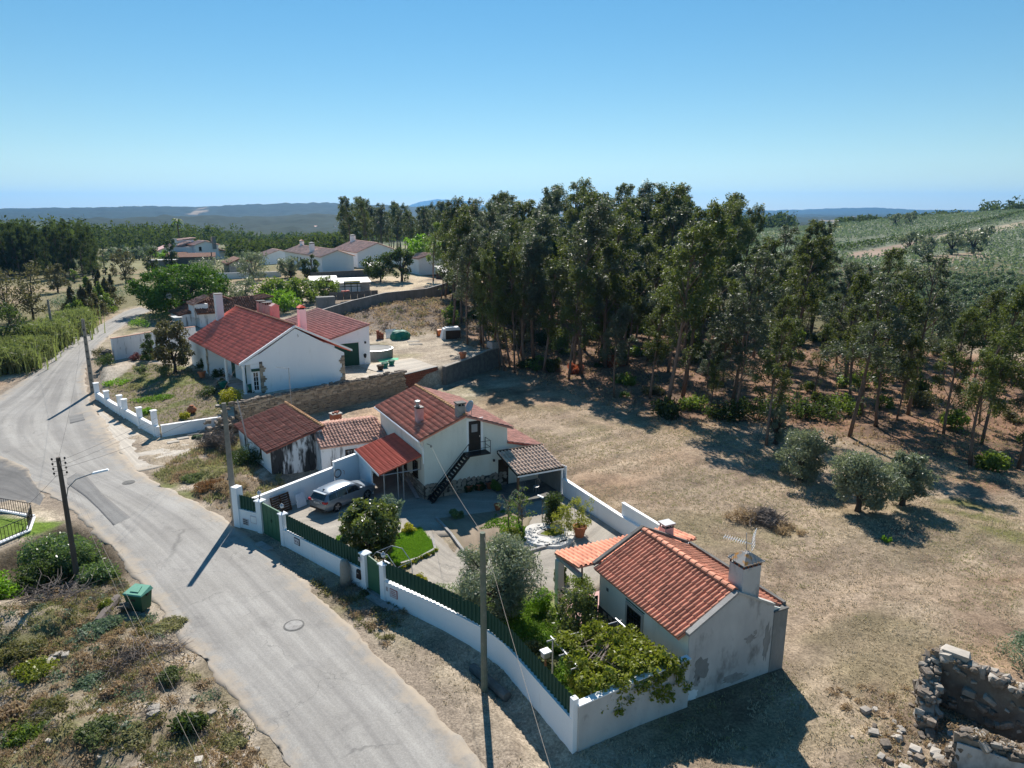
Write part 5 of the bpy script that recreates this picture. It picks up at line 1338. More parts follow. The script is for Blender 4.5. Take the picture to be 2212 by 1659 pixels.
    return r
make_car()
# ------------------------------------------------------------------ poles and wires
def pole(name, label, x, y, top, mat, sq=True, r0=.17, r1=.11, lean=(0,0), holes=False, group=None):
    z0 = tz(x, y)
    r = thing(name, label, 'pole', (x, y, z0-.3), R(20), group)
    h = top - z0 + .3
    if sq: m = MB().hexa([(-r0,-r0*.7,0),(r0,-r0*.7,0),(r0,r0*.7,0),(-r0,r0*.7,0)],[(-r1+lean[0],-r1*.7,h),(r1+lean[0],-r1*.7,h),(r1+lean[0],r1*.7,h),(-r1+lean[0],r1*.7,h)])
    else: m = MB().tube([(0,0,0),(lean[0]*.5,lean[1]*.5,h*.5),(lean[0],lean[1],h)],[r0,(r0+r1)/2,r1],10)
    m.build('shaft', mat, r)
    if holes: 
        for k in range(9):
            z = .8 + k*.8; e = r0 + (r1-r0)*z/h
            MB().box(-.05,.05,-e*.7-.006,-e*.7+.05,z,z+.18).build('recess','dark_opening',r)
    return r
P1 = pole('power_pole', 'mossy concrete pole standing on the verge beside the curving wall', -1.2, 26.68, 7.25, 'pole_moss', False, .155, .12)
P2 = pole('power_pole', 'square grey concrete pole beside the tall end pier of the road wall', -18.45, 43.75, 8.08, 'pole_concrete', True, .21, .13)
P3 = pole('power_pole', 'dark concrete pole with holes by the white garden wall corner', -46.4, 76.0, 8.7, 'pole_concrete', True, .22, .14, holes=True)
P4 = pole('power_pole', 'slim concrete pole among the reeds beside the far road bend', *GT(117,738)[:2], 8.0, 'pole_concrete', True, .2, .12)
P5 = pole('street_lamp', 'dark wooden pole with a street lamp arm above the laurel bushes', -24.3, 35.9, 7.2, 'pole_wood', False, .165, .11)
q = MB().tube([(.05,0,6.1),(.25,-.05,6.9),(.7,-.1,7.35),(1.55,-.2,7.62)],.035,6); o = q.build('lamp_arm','galv',P5)
MB().hexa([(1.5,-.32,7.58),(2.35,-.42,7.74),(2.35,-.2,7.74),(1.5,-.1,7.58)],[(1.55,-.28,7.68),(2.3,-.38,7.82),(2.3,-.22,7.82),(1.55,-.12,7.68)]).build('lamp_head','white_paint',P5)
for k in range(4):
    z = 7.2 - tz(-24.3, 35.9) + .3 - .12 - k*.27
    for sx in (-1, 1):
        MB().tube([(0,0,z-.1),(sx*.28,0,z-.1),(sx*.3,0,z)],.012,4).lathe([(.03,0),(.055,.02),(.05,.09),(.02,.12)],6,(sx*.3,0,z)).build('insulator','black_metal',P5)
far_lab = ['slim pole standing in the dry field by the sandy track','slim pole beyond the sandy track near the dark wood','far slim pole in front of the distant olive grove','pole standing in front of the far white villa','thin pole right of the far white villa']
for (u, vb, vt), lb in zip(((225.5,578.6,547),(254,566,541),(282,560,540),(384,577,547),(459,572,545)), far_lab):
    x, y, z = GT(u, vb); d = ray(u, vt); t = y / d[1]
    pole('power_pole', lb, x, y, CAM_H + d[2]*t, 'pole_wood', False, .22, .16, group='far power poles')
def wire(label, a, b, sag=.5, r=.012, mat='cable', name='power_cable'):
    r *= .62
    a, b = Vector(a), Vector(b); n = 14
    pts = [tuple((a.lerp(b, k/n) - Vector((0,0,sag*4*(k/n)*(1-k/n)))) - a) for k in range(n+1)]
    o = MB().tube(pts, r, 4, False).build(name, mat); o.location = a
    tag(o, label, 'cable')
br = Vector(MH.wd((.4, -.38, 4.14)))
wire('pale cable from the mossy pole to the corner of the cream house', (-1.2,26.68,7.2), br, .3, .012, 'cable_pale')
wire('pale cable from the mossy pole towards the viewer', (-1.15,26.6,7.15), (1.95,9.5,6.6), .35, .011, 'cable_pale')
wire('upper dark wire from the lamp pole to the white house', (-24.0,35.9,7.1), WH.wd((-1.5,-.1,3.0)), .5, .012)
wire('lower dark wire from the lamp pole to the white house', (-24.0,36.0,6.8), WH.wd((-1.6,2,2.9)), .9, .012)
wire('wire from the lamp pole across the road to the square concrete pole', (-24.1,35.9,6.6), (-18.45,43.75,8.0), .3, .011)
wire('left wire of a pair from the lamp pole past the green bin', (-24.2,35.8,7.0), (*G(470,1730,7.5),7.5), .3, .007, 'cable_pale')
wire('right wire of a pair from the lamp pole past the green bin', (-24.0,35.8,7.05), (*G(500,1730,7.5),7.5), .3, .007, 'cable_pale')
wire('wire from the lamp pole down to the railing corner', (-24.5,35.9,6.2), (-30.5,37.5,1.2), .1, .011)
wire('wire from the slim reed pole to the pole with holes', (*P4.location.xy,7.9), (-46.4,76.0,8.6), .6, .013)
wire('wire from the pole with holes to the lamp pole', (-46.4,76.0,8.6), (-24.3,35.9,7.1), .8, .012)
wire('wire from the reed pole over the far left scrub', (*P4.location.xy,7.7), (*G(-40,700,6),6), .6, .015)
wire('cable from the square concrete pole to the outbuilding mast', (-18.45,43.75,7.9), (-19.6,55.5,5.2), .2, .012, 'cable_pale')
wire('service cable from the white house eave to the garden', WH.wd((-1.8,1,2.9)), (*G(420,955,0.8),.9), .1, .012, 'cable_pale')
AM = thing('mast', 'thin grey metal mast leaning against the old outbuilding', 'mast', (*G(545,1003,0),0), 0)
MB().tube([(0,0,0),(-.3,.0,2.5),(-.75,.1,5.4)],.06,6).tube([(-.35,0,1.9),(.15,0,1.85)],.03,4).tube([(-.25,0,1.3),(.25,0,1.25)],.03,4).build('tube','galv',AM)
A2 = thing('tv_aerial', 'small white television aerial on a thin mast above the outbuilding', 'aerial', (-19.7,61.0,0), R(165))
q = MB().tube([(0,0,0),(0,0,6.6)],.03,5).tube([(-.1,0,6.5),(1.3,0,6.6)],.015,4)
for i in range(9): q.tube([(.1+i*.14,-.22,6.51+i*.01),(.1+i*.14,.22,6.51+i*.01)],.01,4)
q.build('antenna','galv',A2)
# ------------------------------------------------------------------ street things
x, y = G(303, 1318)
BN = thing('rubbish_bin', 'green wheeled rubbish container with a pale green lid on the verge', 'bin', (x, y, tz(x, y)), R(-12))
BN.scale = (.82, .82, .86)
MB().hexa([(-.5,-.38,.12),(.5,-.38,.12),(.5,.38,.12),(-.5,.38,.12)],[(-.62,-.5,1.2),(.62,-.5,1.2),(.62,.5,1.2),(-.62,.5,1.2)]).build('body','green_bin_body',BN)
MB().hexa([(-.68,-.56,1.202),(.68,-.56,1.202),(.68,.56,1.202),(-.68,.56,1.202)],[(-.64,-.5,1.27),(.64,-.5,1.27),(.55,.5,1.42),(-.55,.5,1.42)]).build('lid','green_bin',BN)
MB().prism([(-.3,-.3,1.325),(.3,-.3,1.325),(.12,.3,1.42),(-.12,.3,1.42)],(0,0,.03)).build('lid_rib','green_bin',BN)
for sx in (-1,1):
    MB().box(sx*.66-.04,sx*.66+.04,-.08,.08,1.05,1.15).build('trunnion','black_metal',BN)
    for sy in (-1,1): MB().tube([(sx*.4-.03,sy*.3,.09),(sx*.4+.03,sy*.3,.09)],.09,10).build('wheel','tyre',BN)
MB().box(-.16,.16,-.472,-.44,.8,1.0).build('label_panel','black_metal',BN)
x, y = G(278, 1325)
PB = thing('plank', 'broken grey plank leaning by the green container', 'plank', (x, y, tz(x,y)), R(20))
MB().box(-.35,.35,-.03,.03,0,.55).box(-.45,.1,-.2,-.12,.35,.45).build('board','wood_grey',PB)
for u, v, r_, m, lb in ((635,1352,.44,'concrete','round pale manhole cover in the middle of the road'),(278,1043,.38,'concrete_dark','dark oval manhole cover near the driveway edge')):
    x, y = G(u, v); t = thing('manhole_cover', lb, 'manhole', (x, y, float(terr0(x,y))+.022))
    MB().lathe([(r_+.07,0),(r_+.07,.012),(r_,.013)],24).build('rim','concrete_dark',t)
    MB().lathe([(r_-.02,.0),(r_-.02,.022)],24).build('lid',m,t)
# leaning things in the court
dcw = math.atan2(49.2-43.1, -13.2+17.5)
t = thing('pallet', 'dark slatted pallet leaning on the white court wall', 'pallet', (-15.55, 44.7, .05), dcw)
rot = Matrix.Rotation(R(-14), 4, 'X')
for k in range(8):
    o = MB().box(-.75,.75,-.03,.0,.06+k*.16,.18+k*.16).build('slat','wood_dark',t); o.matrix_basis = rot
for xx in (-.7,0,.66):
    o = MB().box(xx,xx+.08,.001,.09,0,1.3).build('bearer','wood_dark',t); o.matrix_basis = rot
t = thing('board', 'pale blue painted board leaning on the white court wall', 'board', (-14.6, 45.85, .05), dcw)
o = MB().box(-.38,.38,-.06,.02,0,.95,.02).build('sheet','blue_white',t); o.matrix_basis = rot
t = thing('hose', 'coiled dark hose hanging on the white court wall', 'hose', (-12.95, 49.2, 1.25), R(54))
q = MB()
for rr_, yy in ((.32,-.12),(.28,-.15),(.30,-.18)): q.tube([(rr_*math.cos(2*PI*k/16), yy, rr_*math.sin(2*PI*k/16)) for k in range(17)],.022,4,False)
q.build('coil','hose',t); MB().tube([(.5,-.13,.1),(.62,-.14,0),(.6,-.14,-.25)],.02,4).build('tail','terracotta',t)
t = thing('hose', 'thin yellow hose lying on the paved court', 'hose', (*G(735,1170,.1),.1), 0)
MB().tube([(0,1.6,0),(-.1,.8,0),(.0,.2,0),(.5,-.1,0),(1.0,.1,0)],.025,4).build('tube','hose_yellow',t)
t = thing('pipe_bundle', 'bundle of pale pipes leaning on the cream house under the carport', 'pipes', MH.wd((-.6,1.2,.05)), MH.a)
for k in range(3): MB().tube([(.1+k*.09,-.9,.05),(-.1+k*.09,1.1,1.0)],.045,5).build('pipe','galv',t)
# pond and garden furniture
x, y = G(1183, 1160); PO = thing('garden_pond', 'kidney shaped garden pond ringed with white gravel', 'pond', (x, y, .05), .2)
def blob(rx, ry, n, sd, z):
    r = random.Random(sd); return [(rx*math.cos(2*PI*k/n)*(1+.12*math.sin(3*2*PI*k/n+sd)), ry*math.sin(2*PI*k/n)*(1+.1*math.cos(2*2*PI*k/n+sd)), z) for k in range(n)]
def pad(name, mat, rx, ry, z0, z1, par, sd=1, n=30, off=(0,0), sc=.93):
    a = blob(rx, ry, n, sd, z0); b = [(p[0]*sc, p[1]*sc, z1) for p in a]
    m = MB().add([(p[0]+off[0], p[1]+off[1], p[2]) for p in a+b], [(k,(k+1)%n,n+(k+1)%n,n+k) for k in range(n)]+[tuple(range(n,2*n))])
    return m.build(name, mat, par)
pad('gravel_bed','gravel_white',1.65,1.75,-.1,.14,PO,2)
pad('liner','pond_liner',.85,.6,.13,.16,PO,4,off=(.25,.25)); pad('water','pond_water',.7,.42,.16,.165,PO,4,off=(.32,.15))
it = [((1.5*math.cos(a)*random.uniform(.45,1), 1.55*math.sin(a)*random.uniform(.55,1), .15), (random.uniform(.12,.25),random.uniform(.1,.2),.1), random.uniform(0,3)) for a in [random.uniform(0,6.28) for _ in range(70)]]
stone_objs('pebble','gravel_white',it,PO,60)
def kerb(label, pts):
    wall_run('kerb', label, [G(*p) for p in pts], .14, .16, 'concrete', False, zfun=lambda x, y: .05, base=-.1, cat='kerb')
kerb('long concrete kerb between the drive and the flower bed', [(943,1122),(975,1158),(1005,1200)])
kerb('concrete kerb in front of the white pond', [(1098,1207),(1160,1190),(1225,1172)])
kerb('stone kerb along the bright lawn', [(866,1222),(905,1210),(940,1190),(935,1168)])
def pot(label, x, y, z, s=1.0, mat='terracotta', group=None):
    t = thing('flower_pot', label, 'pot', (x, y, z), random.uniform(0,3), group)
    MB().lathe([(.20*s,0),(.29*s,.42*s),(.34*s,.42*s),(.34*s,.52*s),(.28*s,.52*s),(.26*s,.46*s)],14).build('pot',mat,t); return t
pot('large terracotta pot holding the yellow bamboo by the pond', *G(1252,1160), .05, 1.35)
for i, u in enumerate((1012, 1036, 1058)): pot('terracotta pot against the stone plinth, ' + ('left of three','middle of three','right of three')[i], *G(u, 1062 - i*3), .05, .95, group='pots along the plinth')
pot('small terracotta pot between the thin garden trees', *G(1075,1103), .05, .8)
x, y = G(1171, 1128); t = thing('garden_lamp', 'white solar garden lamp on a thin pole by the clipped thuja', 'lamp', (x, y, 0), R(130))
MB().tube([(0,0,0),(0,0,1.75)],.03,5).build('pole','wood_grey',t); MB().box(-.1,.45,-.06,.06,1.72,1.8).build('head','white_paint',t)
x, y = G(1178, 1462, .3); t = thing('bird_box', 'white bird box on a short wooden post by the vine', 'bird box', (x, y, 0), R(30))
MB().tube([(0,0,0),(0,0,1.3)],.05,6).build('post','wood_brown',t); MB().box(-.16,.16,-.14,.14,1.3,1.55).build('box','galv',t); MB().hexa([(-.22,-.2,1.552),(.22,-.2,1.552),(.22,.2,1.552),(-.22,.2,1.552)],[(-.2,-.18,1.6),(.2,-.18,1.6),(.2,.18,1.6),(-.2,.18,1.6)]).build('roof','white_paint',t)
# pergola under the vine
PG = thing('pergola', 'white pipe pergola carrying the grape vine', 'pergola', (4.1, 25.9, 0), R(25))
for xx in (-1.7, 1.6):
    for yy in (-1.3, 1.9): MB().tube([(xx,yy,-.1),(xx,yy,2.15)],.045,6).build('post','galv',PG)
for yy in (-1.3,-.2,.8,1.9): MB().tube([(-2.0,yy,2.15),(1.8,yy,2.15)],.035,5).build('bar','galv',PG)
for xx in (-1.7,1.6): MB().tube([(xx,-1.5,2.2),(xx,2.1,2.2)],.04,5).build('bar','galv',PG)
# steps and stepping stones, urn in the white house garden
sg = thing('garden_steps', 'row of white stepping slabs across the white house garden', 'steps', (-32.5, 66, 1.3), 0)
for k in range(7):
    x, y, z = GT(372 + k*21, 938 - k*12.5); o = MB().box(-.5,.5,-.3,.3,-.15,.12,.02).build('slab','stone_pale',sg); o.location = (x+32.5, y-66, z-1.3); o.rotation_euler = (0,0,R(30+random.uniform(-8,8)))
x, y, z = GT(415, 893); t = thing('urn', 'round terracotta urn standing in the white house garden', 'urn', (x, y, z), 0)
MB().lathe([(.15,0),(.42,.25),(.45,.45),(.3,.65),(.18,.72),(.2,.8)],14).build('body','terracotta',t,True)
for (u, v, m, lb) in ((482,838,'green_junk','teal planter at the veranda pillar'),(545,845,'green_junk','teal planter below the glazed door'),(437,815,'terracotta','brown planter on the veranda floor')):
    x, y = G(u, v, 2.05); pot(lb, x, y, 2.06, 1.3, m)
# ------------------------------------------------------------------ yard behind the garage
def at(u, v, z=2.0): 
    x, y = G(u, v, z); return x, y
x, y = -17.4, 88.6; t = thing('pool', 'round above-ground pool with green liner beside the garage', 'pool', (x, y, 1.95))
MB().lathe([(2.2,0),(2.22,1.15)],28).build('side','render_grey',t)
m = MB(); n = 28
m.add([(q_*math.cos(2*PI*k/n), q_*math.sin(2*PI*k/n), z_) for q_, z_ in ((2.3,1.152),(2.1,1.2),(2.05,.75)) for k in range(n)], [(a*n+k,a*n+(k+1)%n,(a+1)*n+(k+1)%n,(a+1)*n+k) for a in range(2) for k in range(n)])
m.build('rim','galv',t); MB().lathe([(2.04,.7),(2.04,.78)],28).build('liner','green_liner',t)
x, y = at(838, 777); t = thing('mat', 'bright green mat spread on the yard by the pool', 'mat', (x, y, 2.02), .4)
MB().add([(-1.3,-1.0,0),(1.1,-.8,.02),(1.5,.6,0),(-.2,.9,.05),(-1.2,.5,.02),(-1.3,-1.0,-.03),(1.1,-.8,-.03),(1.5,.6,-.03),(-.2,.9,-.03),(-1.2,.5,-.03)],[(0,1,2,3,4),(5,6,1,0),(6,7,2,1),(7,8,3,2),(8,9,4,3),(9,5,0,4)]).build('sheet','green_mat',t)
x, y = at(864, 733); t = thing('tarpaulin_heap', 'heap wrapped in a teal green tarpaulin in the yard', 'heap', (x, y, 2.0), .3)
v_, f_ = [], []
for a in range(7):
    for b in range(12):
        th_, ph = PI*.5*a/6, 2*PI*b/12; r_ = 1+.14*math.sin(3*ph+a)+.1*random.random()
        v_.append((1.35*r_*max(abs(math.cos(th_)),.05)**.5*math.cos(ph), 1.1*r_*max(abs(math.cos(th_)),.05)**.5*math.sin(ph), 1.35*math.sin(th_)**.7))
f_ = [(a*12+b, a*12+(b+1)%12, (a+1)*12+(b+1)%12, (a+1)*12+b) for a in range(6) for b in range(12)]
MB().add(v_, f_).build('cover','green_junk',t)
x, y = at(833, 733); t = thing('brick_stack', 'stack of orange hollow bricks beside the green heap', 'bricks', (x-.6, y, 2.0), .35)
it = [((-.5+i*.34, -.1+j*.32, .12+k*.22), (.32,.3,.2), random.gauss(0,.06)) for i in range(3) for j in range(2) for k in range(6-i)]
stone_objs('brick','brick',it,t)
x, y = at(846, 731); t = thing('slatted_panel', 'white slatted panel leaning on the brick stack', 'panel', (x, y, 2.0), .3)
for k in range(9):
    o = MB().box(-.75+k*.17,-.63+k*.17,-.03,.03,0,1.5).build('slat','white_paint',t); o.matrix_basis = Matrix.Rotation(R(-35),4,'X')
for zz in (.2,1.2):
    o = MB().box(-.78,.85,.031,.06,zz,zz+.08).build('rail','white_paint',t); o.matrix_basis = Matrix.Rotation(R(-35),4,'X')
for i, (u, v, w_, h_, a, lb) in enumerate(((893,739,1.7,.9,.3,'pale sheet lying beside the green heap'),(898,745,1.9,.8,.2,'pale boards lying flat in the yard'),(800,745,2.6,.2,.1,'thin white plank lying behind the pool'))):
    x, y = at(u, v); t = thing('sheet_board', lb, 'board', (x, y, 2.06), a)
    for k in range(3): MB().box(-w_/2,w_/2,-h_/2+k*h_/3,-h_/2+(k+.92)*h_/3,0,.05+.02*k).build('board','stone_pale',t)
x, y = at(955, 727); t = thing('barrel', 'orange barrel lying on its side in the yard', 'barrel', (x, y, 2.55), .3)
o = MB().tube([(-.75,0,0),(-.7,0,0),(0,0,0),(.7,0,0),(.75,0,0)],[.45,.52,.55,.52,.45],16).build('body','orange_plastic',t)
MB().tube([(-.76,0,0),(-.752,0,0)],.43,16).build('opening','wood_dark',t)
x, y = at(977, 731); t = thing('water_tank', 'white tank over a dark crate under the first eucalyptus', 'tank', (x, y, 2.0), .3)
MB().box(-1.1,1.1,-.7,.7,0,1.3).build('crate','wood_dark',t); MB().box(-1.15,1.1,-.75,.75,1.302,1.7,.15).build('tank','tank_white',t); MB().hexa([(-1.75,-.7,0),(-1.13,-.75,0),(-1.13,.7,0),(-1.75,.7,0)],[(-1.35,-.7,1.5),(-1.13,-.75,1.6),(-1.13,.7,1.6),(-1.35,.7,1.5)]).build('cover','tank_white',t)
x, y = at(1000, 780); pot('terracotta pot of yellow flowers on the yard wall', x, y, 2.3, 1.5)
for i, (u, v, m, lb) in enumerate(((822,801,'wood_dark','dark pot near the garage corner'),(832,795,'green_junk','green pot near the pool'),(846,790,'green_junk','green pot on the edge of the green mat'))):
    x, y = at(u, v); pot(lb, x, y, 2.0, 1.3, m)
# ------------------------------------------------------------------ grey wall, sheds and the middle villa
gw = [G(673,690,4.3), G(757,657,4.6), G(828,632,5.0), G(850,622,5.2), G(920,604,5.8), G(1000,594,6.2)]
gw = [G(690,672,4.2), G(760,655,4.5), G(832,638,5.2), G(920,617,5.8), G(1000,598,6.0)]
wall_run('block_wall', 'long grey concrete block wall running up behind the garage roof', gw, [2.0,2.0,2.1,2.0,2.0], .3, 'render_grey', True, 'concrete', base=-1, caph=.06)
t = thing('metal_sheet', 'rusty dark red metal sheet leaning on the grey block wall', 'sheet', (*G(830,658,3.4),3.2), math.atan2(gw[3][1]-gw[2][1], gw[3][0]-gw[2][0]))
MB().box(-.5,9,-.4,-.35,0,1.2).build('sheet','tile_rust',t)
def shed(label, u, v, z, w_, d_, h_, a, wall='render_grey', roof='zinc_sheet', tilt=.25, n=4):
    x, y, z = GT(u, v); Hh = House('shed', label, 'shed', (x, y), a, None, z)
    Hh.box('wall', wall, 0, w_, 0, d_, -.8, h_)
    for k in range(n):
        x0, x1 = -.3 + (w_+.6)*k/n, -.3 + (w_+.6)*(k+1)/n
        Hh.mb().hexa([(x0,-.4,h_+.02+.03*(k%2)),(x1,-.4,h_+.02+.03*(k%2)),(x1,d_+.3,h_+.02+tilt*d_),(x0,d_+.3,h_+.02+tilt*d_)],[(x0,-.4,h_+.08+.03*(k%2)),(x1,-.4,h_+.08+.03*(k%2)),(x1,d_+.3,h_+.08+tilt*d_),(x0,d_+.3,h_+.08+tilt*d_)]).build('roof_sheet', roof, Hh.root)
    return Hh
sh = shed('low shed patched with white tarpaulin and timber battens', 727, 634, 4.0, 7.0, 3, 2.1, 22, 'concrete')
MB().box(0,5,-.06,-.01,.2,2.2).build('tarpaulin','tank_white',sh.root)
for k in range(4): MB().box(.4+k*1.3,.55+k*1.3,-.1,-.065,.1,2.4).build('batten','green_dark',sh.root)
MB().box(.0,5.2,-.1,-.065,1.3,1.45).build('batten','green_dark',sh.root)
MB().box(1.6,5,-.09,-.065,1.8,2.5).build('banner','leaf_yellow',sh.root)
shed('shed with a broken pale corrugated roof behind the fig trees', 672, 622, 4.2, 5.5, 3, 1.5, 18, 'wood_dark', n=5)
shed('open shed with a pale sheet roof at the right end of the block wall', 960, 606, 4.8, 7.5, 5, 1.9, 30, 'wood_dark', n=4)
shed('dark lean-to shed under the villa wall', 797, 596, 4.6, 4, 3, 2.4, 28, 'wood_dark', n=2)
shed('roofed open store beyond the pale sand yard', 985, 566, 5.4, 9, 6, 2.6, 15, 'wood_dark', 'tank_white', .05, 2)
t = House('boundary_wall', 'dark stained boundary wall in front of the middle villa', 'wall', G(690,605,4.0), 34, None, 4.0); t.box('wall','concrete_dark',-2,16,0,.3,-1.2,1.9)
t = House('block_stack', 'grey block stack leaning in the plot behind the garage', 'blocks', G(686,662,3.4), 25, None, 3.4); t.box('block','render_grey',0,3.2,0,1.6,-.5,1.6)
t = House('earth_bank_wall', 'crooked sheet fence of the poultry yard', 'fence', G(712,644,3.8), 24, None, 3.8)
for k in range(7): t.box('panel','wood_grey',k*1.35,k*1.35+1.3,0,.08,-.5,1.0+.2*random.random())
for i,(u,v) in enumerate(((742,637),(751,636))):
    x,y = G(u,v,4.1); t_ = thing('barrel', ('red plastic barrel at the poultry fence, left one','red plastic barrel at the poultry fence, right one')[i],'barrel',(x,y,3.7)); MB().lathe([(.4,0),(.48,.2),(.48,1.0),(.4,1.2)],12).build('body','tile_carport',t_)
VL = House('villa', 'large white villa of three tiled wings behind the olive trees', 'house', (-49.7, 187.5), 32, 123, 3.6)
VL.gable('wall', 'plaster_wall', 0, 8.6, 0, 34, -1, 4.9, 4.3, 6.3, 4.9)
r = VL.tiles((-.5,-.3,4.82),(0,34.6,0),(4.8,0,1.62),60,9,'lusa','tile_villa',.5); VL.tiles((9.1,-.3,4.82),(0,34.6,0),(-4.8,0,1.62),60,9,'lusa','tile_villa',.5)
VL.ridge((4.3,-.3,6.5),(4.3,34.2,6.5),40,.2,'tile_villa',r)
for y in (3.5, 9.0, 14.5, 18.0, 21.0, 26.5): VL.window((0,y+1.0,1.9),(0,-1,0),(-1,0,0),1.0,1.9,fm='stone_pale',bars=(2,1),bm='wood_dark')
chimney(VL, 1.2, 2.3, 12.5, 13.8, 5.0, 7.7, 'plaster_white', 'pyramid', 'concrete', .12, True, 'dark_opening'); chimney(VL, 3.9, 4.9, 30.5, 31.6, 5.8, 7.7, 'plaster_white', 'tiled', 'tile_villa', .12, True, 'dark_opening')
V2 = House('villa_wing', 'broad white rear wing of the middle villa with tiled gable roof', 'house', (-44.2, 205.5), 32, 119, 3.6)
V2.gable('wall','plaster_wall',0,14,0,24,-1,5.0,6.2,7.3,4.6)
r = V2.tiles((-.5,-.3,4.9),(0,24.6,0),(6.7,0,2.6),42,12,'lusa','tile_villa',.5); V2.tiles((14.6,-.3,4.5),(0,24.6,0),(-8.4,0,3.0),42,12,'lusa','tile_villa',.5)
V2.ridge((6.2,-.3,7.55),(6.2,24.3,7.55),30,.2,'tile_villa',r); V2.window((5.2,0,1.2),(1,0,0),(0,-1,0),1.6,2.0,fm='white_paint',bars=(2,1))
chimney(V2, 4.6, 6.0, 20.5, 21.9, 6.0, 8.9, 'plaster_white','pyramid','concrete',.15,True,'dark_opening')
V3 = House('villa_wing', 'low white end wing of the middle villa at its left', 'house', (-77.5, 226), 32, 123, 2.0)
V3.gable('wall','plaster_wall',0,9,0,9,-1,4.6,4.5,6.0,4.6); V3.tiles((-.5,-.3,4.5),(0,9.6,0),(5,0,1.65),16,9,'lusa','tile_villa',.5); V3.tiles((9.5,-.3,4.5),(0,9.6,0),(-5,0,1.65),16,9,'lusa','tile_villa',.5)
for y in (2,5.5): V3.window((0,y+.9,1.6),(0,-1,0),(-1,0,0),.9,1.8,fm='stone_pale',bars=(2,1),bm='wood_dark')
hn = House('rear_house', 'white gable house half hidden by the pine beyond the sand yard', 'house', G(905,590,4.6), 30, None, 4.6); hn.gable('wall','plaster_white',0,8,0,8,-.5,3.6,4,4.6,3.6); hn.tiles((-.3,-.2,3.6),(0,8.4,0),(4.4,0,1.15),14,8,'lusa','tile_annex',.8); hn.tiles((8.3,-.2,3.6),(0,8.4,0),(-4.4,0,1.15),14,8,'lusa','tile_annex',.8)
# ------------------------------------------------------------------ far white villa and distant houses
x, y, z = GT(440, 562)
FV = House('far_villa', 'far white two-storey villa with stepped tiled roofs and dark chimney', 'house', (x-3, y), 42, None, z)
FV.gable('wall','plaster_wall',0,9,0,9,-1,5.6,4.5,7.0,5.6); FV.tiles((-.5,-.4,5.6),(0,9.8,0),(5,0,1.6),14,8,'lusa','tile_villa',.5); FV.tiles((9.5,-.4,5.6),(0,9.8,0),(-5,0,1.6),14,8,'lusa','tile_villa',.5)
FV.box('wing','plaster_white',-7,-.01,3,13,-1,5.0); FV.tiles((-7.5,2.6,5.0),(0,10.8,0),(7.4,0,2.0),14,8,'lusa','tile_villa',.5,name='wing_roof')
FV.box('tower','plaster_white',-3,3,9.2,15,-1,7.4); FV.tiles((-3.6,8.8,7.4),(0,6.8,0),(7.2,0,.7),8,6,'lusa','tile_villa',.5,name='tower_roof')
FV.box('annex','plaster_cream',-11,-4,-3,2.9,-1,3.0); FV.box('annex_roof','tile_rust',-11.3,-3.7,-3.3,3.2,3.002,3.25)
FV.box('porch','plaster_white',9.01,12.5,-.5,7,-1,3.0); FV.tiles((12.9,-.9,2.9),(0,8.3,0),(-3.8,0,1.1),12,4,'lusa','tile_villa',.5,name='porch_roof')
chimney(FV,-6.4,-5.2,3.4,4.6,5.0,8.2,'plaster_white','slab','concrete',.1,False); chimney(FV,6.8,8.2,-.3,1.0,4.0,8.6,'render_grey','slab','concrete_dark',.1,False)
for s_, zz in ((1.2,.6),(5.2,.6),(1.5,3.4)): FV.window((s_,0,zz),(1,0,0),(0,-1,0),1.1,1.7,fm='stone_pale',bars=(2,1),bm='wood_dark')
FV.box('balcony','concrete_light',9.2,13,-1.6,-.51,2.7,2.9)
def far_house(label, u, v, w_, d_, h_, a, roof='tile_villa', wall='plaster_white', group='distant houses', name='distant_house'):
    x, y, z = GT(u, v); Hh = House(name, label, 'house', (x, y), a, None, z, group)
    Hh.gable('wall', wall, 0, w_, 0, d_, -2, h_, w_/2, h_+w_*.2, h_)
    for sg in (-1, 1):
        Hh.prism('roof', roof, [(w_/2+sg*(w_/2+.6),-.5,h_-.25),(w_/2,-.5,h_+w_*.2),(w_/2,-.5,h_+w_*.2+.3),(w_/2+sg*(w_/2+.6),-.5,h_+.05)], (0,d_+1,0))
    Hh.window((w_*.3,0,h_*.35),(1,0,0),(0,-1,0),w_*.12+.6,h_*.4,fm='stone_pale',sill=False)
    return Hh
far_house('small house with a pinkish hipped roof left of the far villa', 342, 556, 12, 10, 2.6, 35, 'brick_pink', 'plaster_cream', None, 'small_house')
far_house('grey stone barn with a dark gable near the olive trees', 497, 598, 5.5, 9, 3.2, 30, 'tile_rust', 'concrete', None, 'barn')
x, y, z = GT(478, 605); t = House('plot_wall', 'white low wall stretching beside the grey barn', 'wall', (x-10, y-2), 18, None, z); t.box('wall','plaster_white',0,24,0,.3,-1,1.6)
t = House('shed', 'pale grey flat shed beyond the bright green pine', 'shed', GT(318,578)[:2], 20, None, GT(318,578)[2]); t.box('wall','concrete',0,9,0,5,-1,2.2); t.box('roof','galv',-.3,9.3,-.3,5.3,2.202,2.35)
t = House('shed', 'long dark roofed shed in front of the far villa', 'shed', GT(362,575)[:2], 20, None, GT(362,575)[2]); t.box('wall','concrete_dark',0,15,0,7,-1,2.8); t.prism('roof','tile_rust',[(-.4,-.5,2.8),(15.4,-.5,2.8),(15.4,3.5,4.0),(-.4,3.5,4.0)],(0,0,.15))
labs = ['distant white house with a long roof in the valley, left of the wood gap','distant pale house in the valley among dark trees','small distant house with red roof right of the palm','distant white house near the valley edge','distant house with pale walls at the foot of the hills','distant farmhouse under the blue ridge','tiny distant house beyond the left wood','tiny distant house at the left valley floor']
